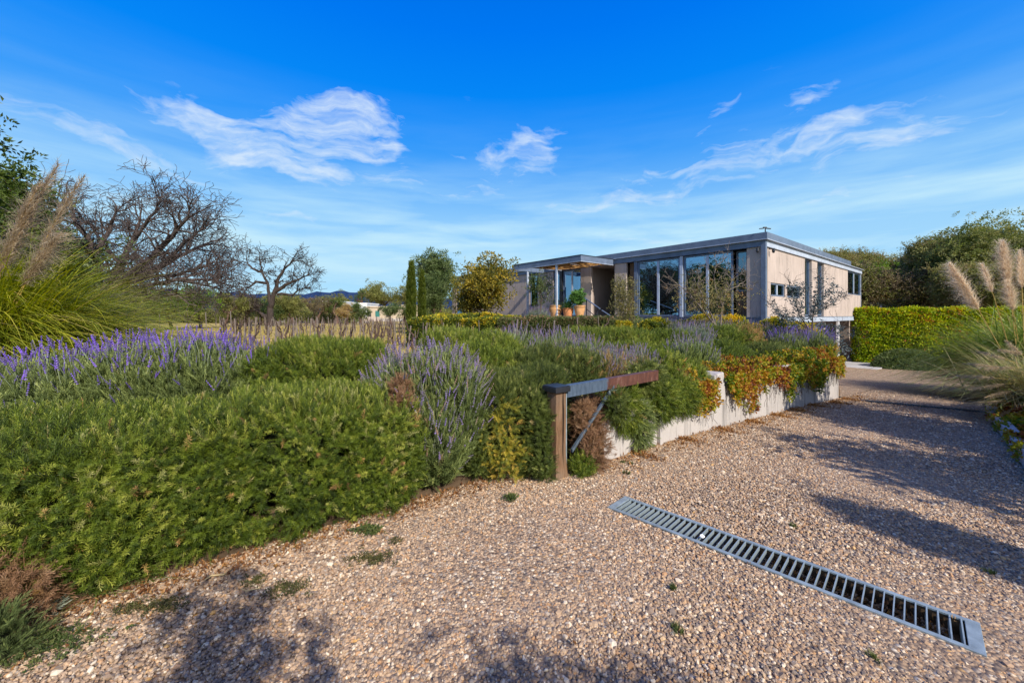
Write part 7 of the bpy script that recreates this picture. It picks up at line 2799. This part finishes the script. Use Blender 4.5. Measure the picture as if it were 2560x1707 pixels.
# ------------------------------------------------------------------ small things on the gravel
def ground_bits():
    lit = proto_set('litter', proto_clump(3, 0.9, 0.4, 0.5, 0), 3, [M['leaf_litter']])
    n = 1900
    t = rng.uniform(-0.1, 9.2, n)
    t = t + 0.25 * np.sin(t * 6.3)
    nn = -np.abs(rng.normal(size=n)) * 0.16 - 0.01 - 0.10 * (t > 7)
    X, Y = xy(t, nn)
    P = np.stack([X, Y, drive_z(t) + 0.012], 1)
    scatter('fallen_leaves', lit, P, np.array([0, 0, 1.0]) + rng.normal(size=P.shape) * 0.4, rng.uniform(0.02, 0.05, n), rng.uniform(0, 1, n))
    n = 1500
    t = rng.uniform(-5, 0.2, n)
    nn = 0.40 - np.abs(rng.normal(size=n)) * 0.14
    X, Y = xy(t, nn)
    P = np.stack([X, Y, 0 * X + 0.012], 1)
    scatter('fallen_leaves', lit, P, np.array([0, 0, 1.0]) + rng.normal(size=P.shape) * 0.4, rng.uniform(0.012, 0.04, n), rng.uniform(0, 0.8, n))
    n = 260
    t = rng.uniform(-4, 9, n)
    nn = rng.uniform(-2.8, 0.2, n)
    X, Y = xy(t, nn)
    P = np.stack([X, Y, drive_z(t) + 0.016], 1)
    scatter('fallen_leaves', lit, P, np.array([0, 0, 1.0]) + rng.normal(size=P.shape) * 0.4, rng.uniform(0.015, 0.035, n), rng.uniform(0, 1, n))
    # tufts of weed in the gravel
    for (px, py, s, lab) in [(1683, 1474, 0.036, 'small green weed in gravel left of the drain, upper one'), (1693, 1575, 0.040, 'green weed in the gravel in the bottom middle, lower one'), (2180, 1645, 0.032, 'yellowish weed in the gravel near the drain end'),
                             (1555, 1158, 0.035, 'tiny weed near the foot of the white wall'), (1576, 1160, 0.03, 'tiny weed right of its neighbour near the foot of the white wall'), (1570, 1185, 0.04, 'larger weed in front of two tiny ones near the wall'), (1982, 1318, 0.03, 'tiny weed beyond the drain'), (2480, 1435, 0.03, 'small dark weed right of the drain')]:
        x, y = on_drive(px, py)
        root = thing('weed_tuft', lab, 'weed', (x, y, float(drive_z(tn(x, y)[0]))), 'weeds in the gravel')
        k = 14
        P = np.stack([x + rng.normal(size=k) * s * 0.4, y + rng.normal(size=k) * s * 0.4, np.full(k, float(drive_z(tn(x, y)[0])) + 0.005)], 1)
        scatter('blades', proto_set('weedtuft', proto_tuft(14, 0.8, 0.03), 3, [M['leaf_weed']]), P, np.array([0, 0, 1.0]) + rng.normal(size=P.shape) * 0.3, s * rng.uniform(0.6, 1.2, k), rng.uniform(0, 1, k), root)
    # flat mats of weed
    for (px, py, rx, ry, lab) in [(930, 1400, 0.17, 0.06, 'flat brownish weed mat in the gravel right of the hedge foot'), (640, 1455, 0.07, 0.05, 'small flat weed patch ringed by a dry stem'), (720, 1480, 0.12, 0.06, 'sparse weed patch in the gravel, centre left'),
                                  (400, 1520, 0.12, 0.06, 'low brown weed patch near the left end of the gravel'), (320, 1530, 0.10, 0.04, 'faint weed patch beside the hedge corner'), (990, 1355, 0.05, 0.04, 'little weed patch below the grey lavender'), (120, 1610, 0.22, 0.12, 'green ground cover in the bottom left corner'), (925, 1328, 0.10, 0.06, 'bright green tuft against the foot of the hedge'), (1275, 1248, 0.07, 0.05, 'small green sprig at the foot of the yellowing rosemary')]:
        x, y = on_drive(px, py)
        k = int(5200 * rx * ry * 1.6)
        P = np.stack([x + rng.normal(size=k) * rx * 0.45, y + rng.normal(size=k) * ry * 0.6, np.full(k, 0.008) + rng.uniform(0, 0.012, k)], 1)
        g = 'weed' if 'green' in lab else 'mat_weed'
        root = thing('weed_patch', lab, 'weed', (x, y, 0), 'weeds in the gravel')
        scatter('foliage', proto_set('matweed', proto_clump(14, 0.4, 0.2, 0.5, 0.5), 3, [M['leaf_' + g]]), P, np.array([0, 0, 1.0]) + rng.normal(size=P.shape) * 0.3, rng.uniform(0.02, 0.04, k) * (1.5 if 'tuft' in lab or 'sprig' in lab else 1), rng.uniform(0, 1, k), root)
    # dry stems lying on the gravel
    def stem(pts, r, lab, mat='leaf_stalk'):
        m = MB()
        P = []
        for (px, py) in pts:
            x, y = on_drive(px, py)
            P.append((x, y, 0.022))
        m.tube(P, [r * 0.6] + [r] * (len(P) - 2) + [r * 0.4], 5)
        o = m.build('dry_straw', M['straw_stem'])
        tag(o, lab, 'stem', 'dry stems on the gravel')
    stem([(512, 1458), (528, 1447), (560, 1444), (578, 1430)], 0.006, 'pale curled dry leaf against the hedge foot')
    stem([(603, 1480), (615, 1486), (650, 1478), (660, 1450)], 0.003, 'thin curled dry stem around a small weed patch')
    stem([(1110, 1342), (1152, 1334)], 0.0025, 'short straight dry stem on the gravel below the grey lavender')
    stem([(1110, 1372), (1152, 1382)], 0.002, 'second short dry stem just below the first straight one')
    stem([(2470, 1292), (2560, 1312)], 0.003, 'long thin dry stem at the right edge of the gravel')
    # white crumpled scrap on the drain
    x, y = on_drive(1755, 1352)
    r = random.Random(3)
    m = MB()
    import bmesh
    bm = bmesh.new()
    bmesh.ops.create_icosphere(bm, subdivisions=2, radius=0.016)
    m.add([(x + v.co.x * r.uniform(0.7, 1.3), y + v.co.y * r.uniform(0.7, 1.3), 0.034 + v.co.z * r.uniform(0.6, 1.1)) for v in bm.verts], [tuple(v.index for v in f.verts) for f in bm.faces])
    bm.free()
    tag(m.build('paper_scrap', M['white']), 'crumpled white scrap lying on the drain grate', 'scrap')
    # long green blades at the hedge's left end
    c = on_drive(235, 1495)
    grass_clump('grass_tuft', 'sprawling long green grass blades at the left end of the hedge foot', (c[0], c[1] + 0.05, 0.0), 60, 0.42, 0.0028, M['blade_green'], (15, 55), 0.25, 8, tmean=0.5, baser=0.05)
    # grey dry sprig
    c = on_drive(60, 1560)
    m_ = 26
    P = np.stack([c[0] + rng.normal(size=m_) * 0.04, c[1] + rng.normal(size=m_) * 0.02, np.full(m_, 0.02)], 1)
    root = thing('dry_sprig', 'silvery dry sprig lying in the bottom left corner', 'sprig', (c[0], c[1], 0))
    scatter('foliage', pset_lav('lavender_grey'), P, np.array([0.6, 0.2, 0.4]) + rng.normal(size=P.shape) * 0.3, 0.11, rng.uniform(0.6, 1, m_), root)


M['straw_stem'] = mat_plain('straw_stem', (0.46, 0.34, 0.17), 0.7, 0, 0.25, 8)
ground_bits()
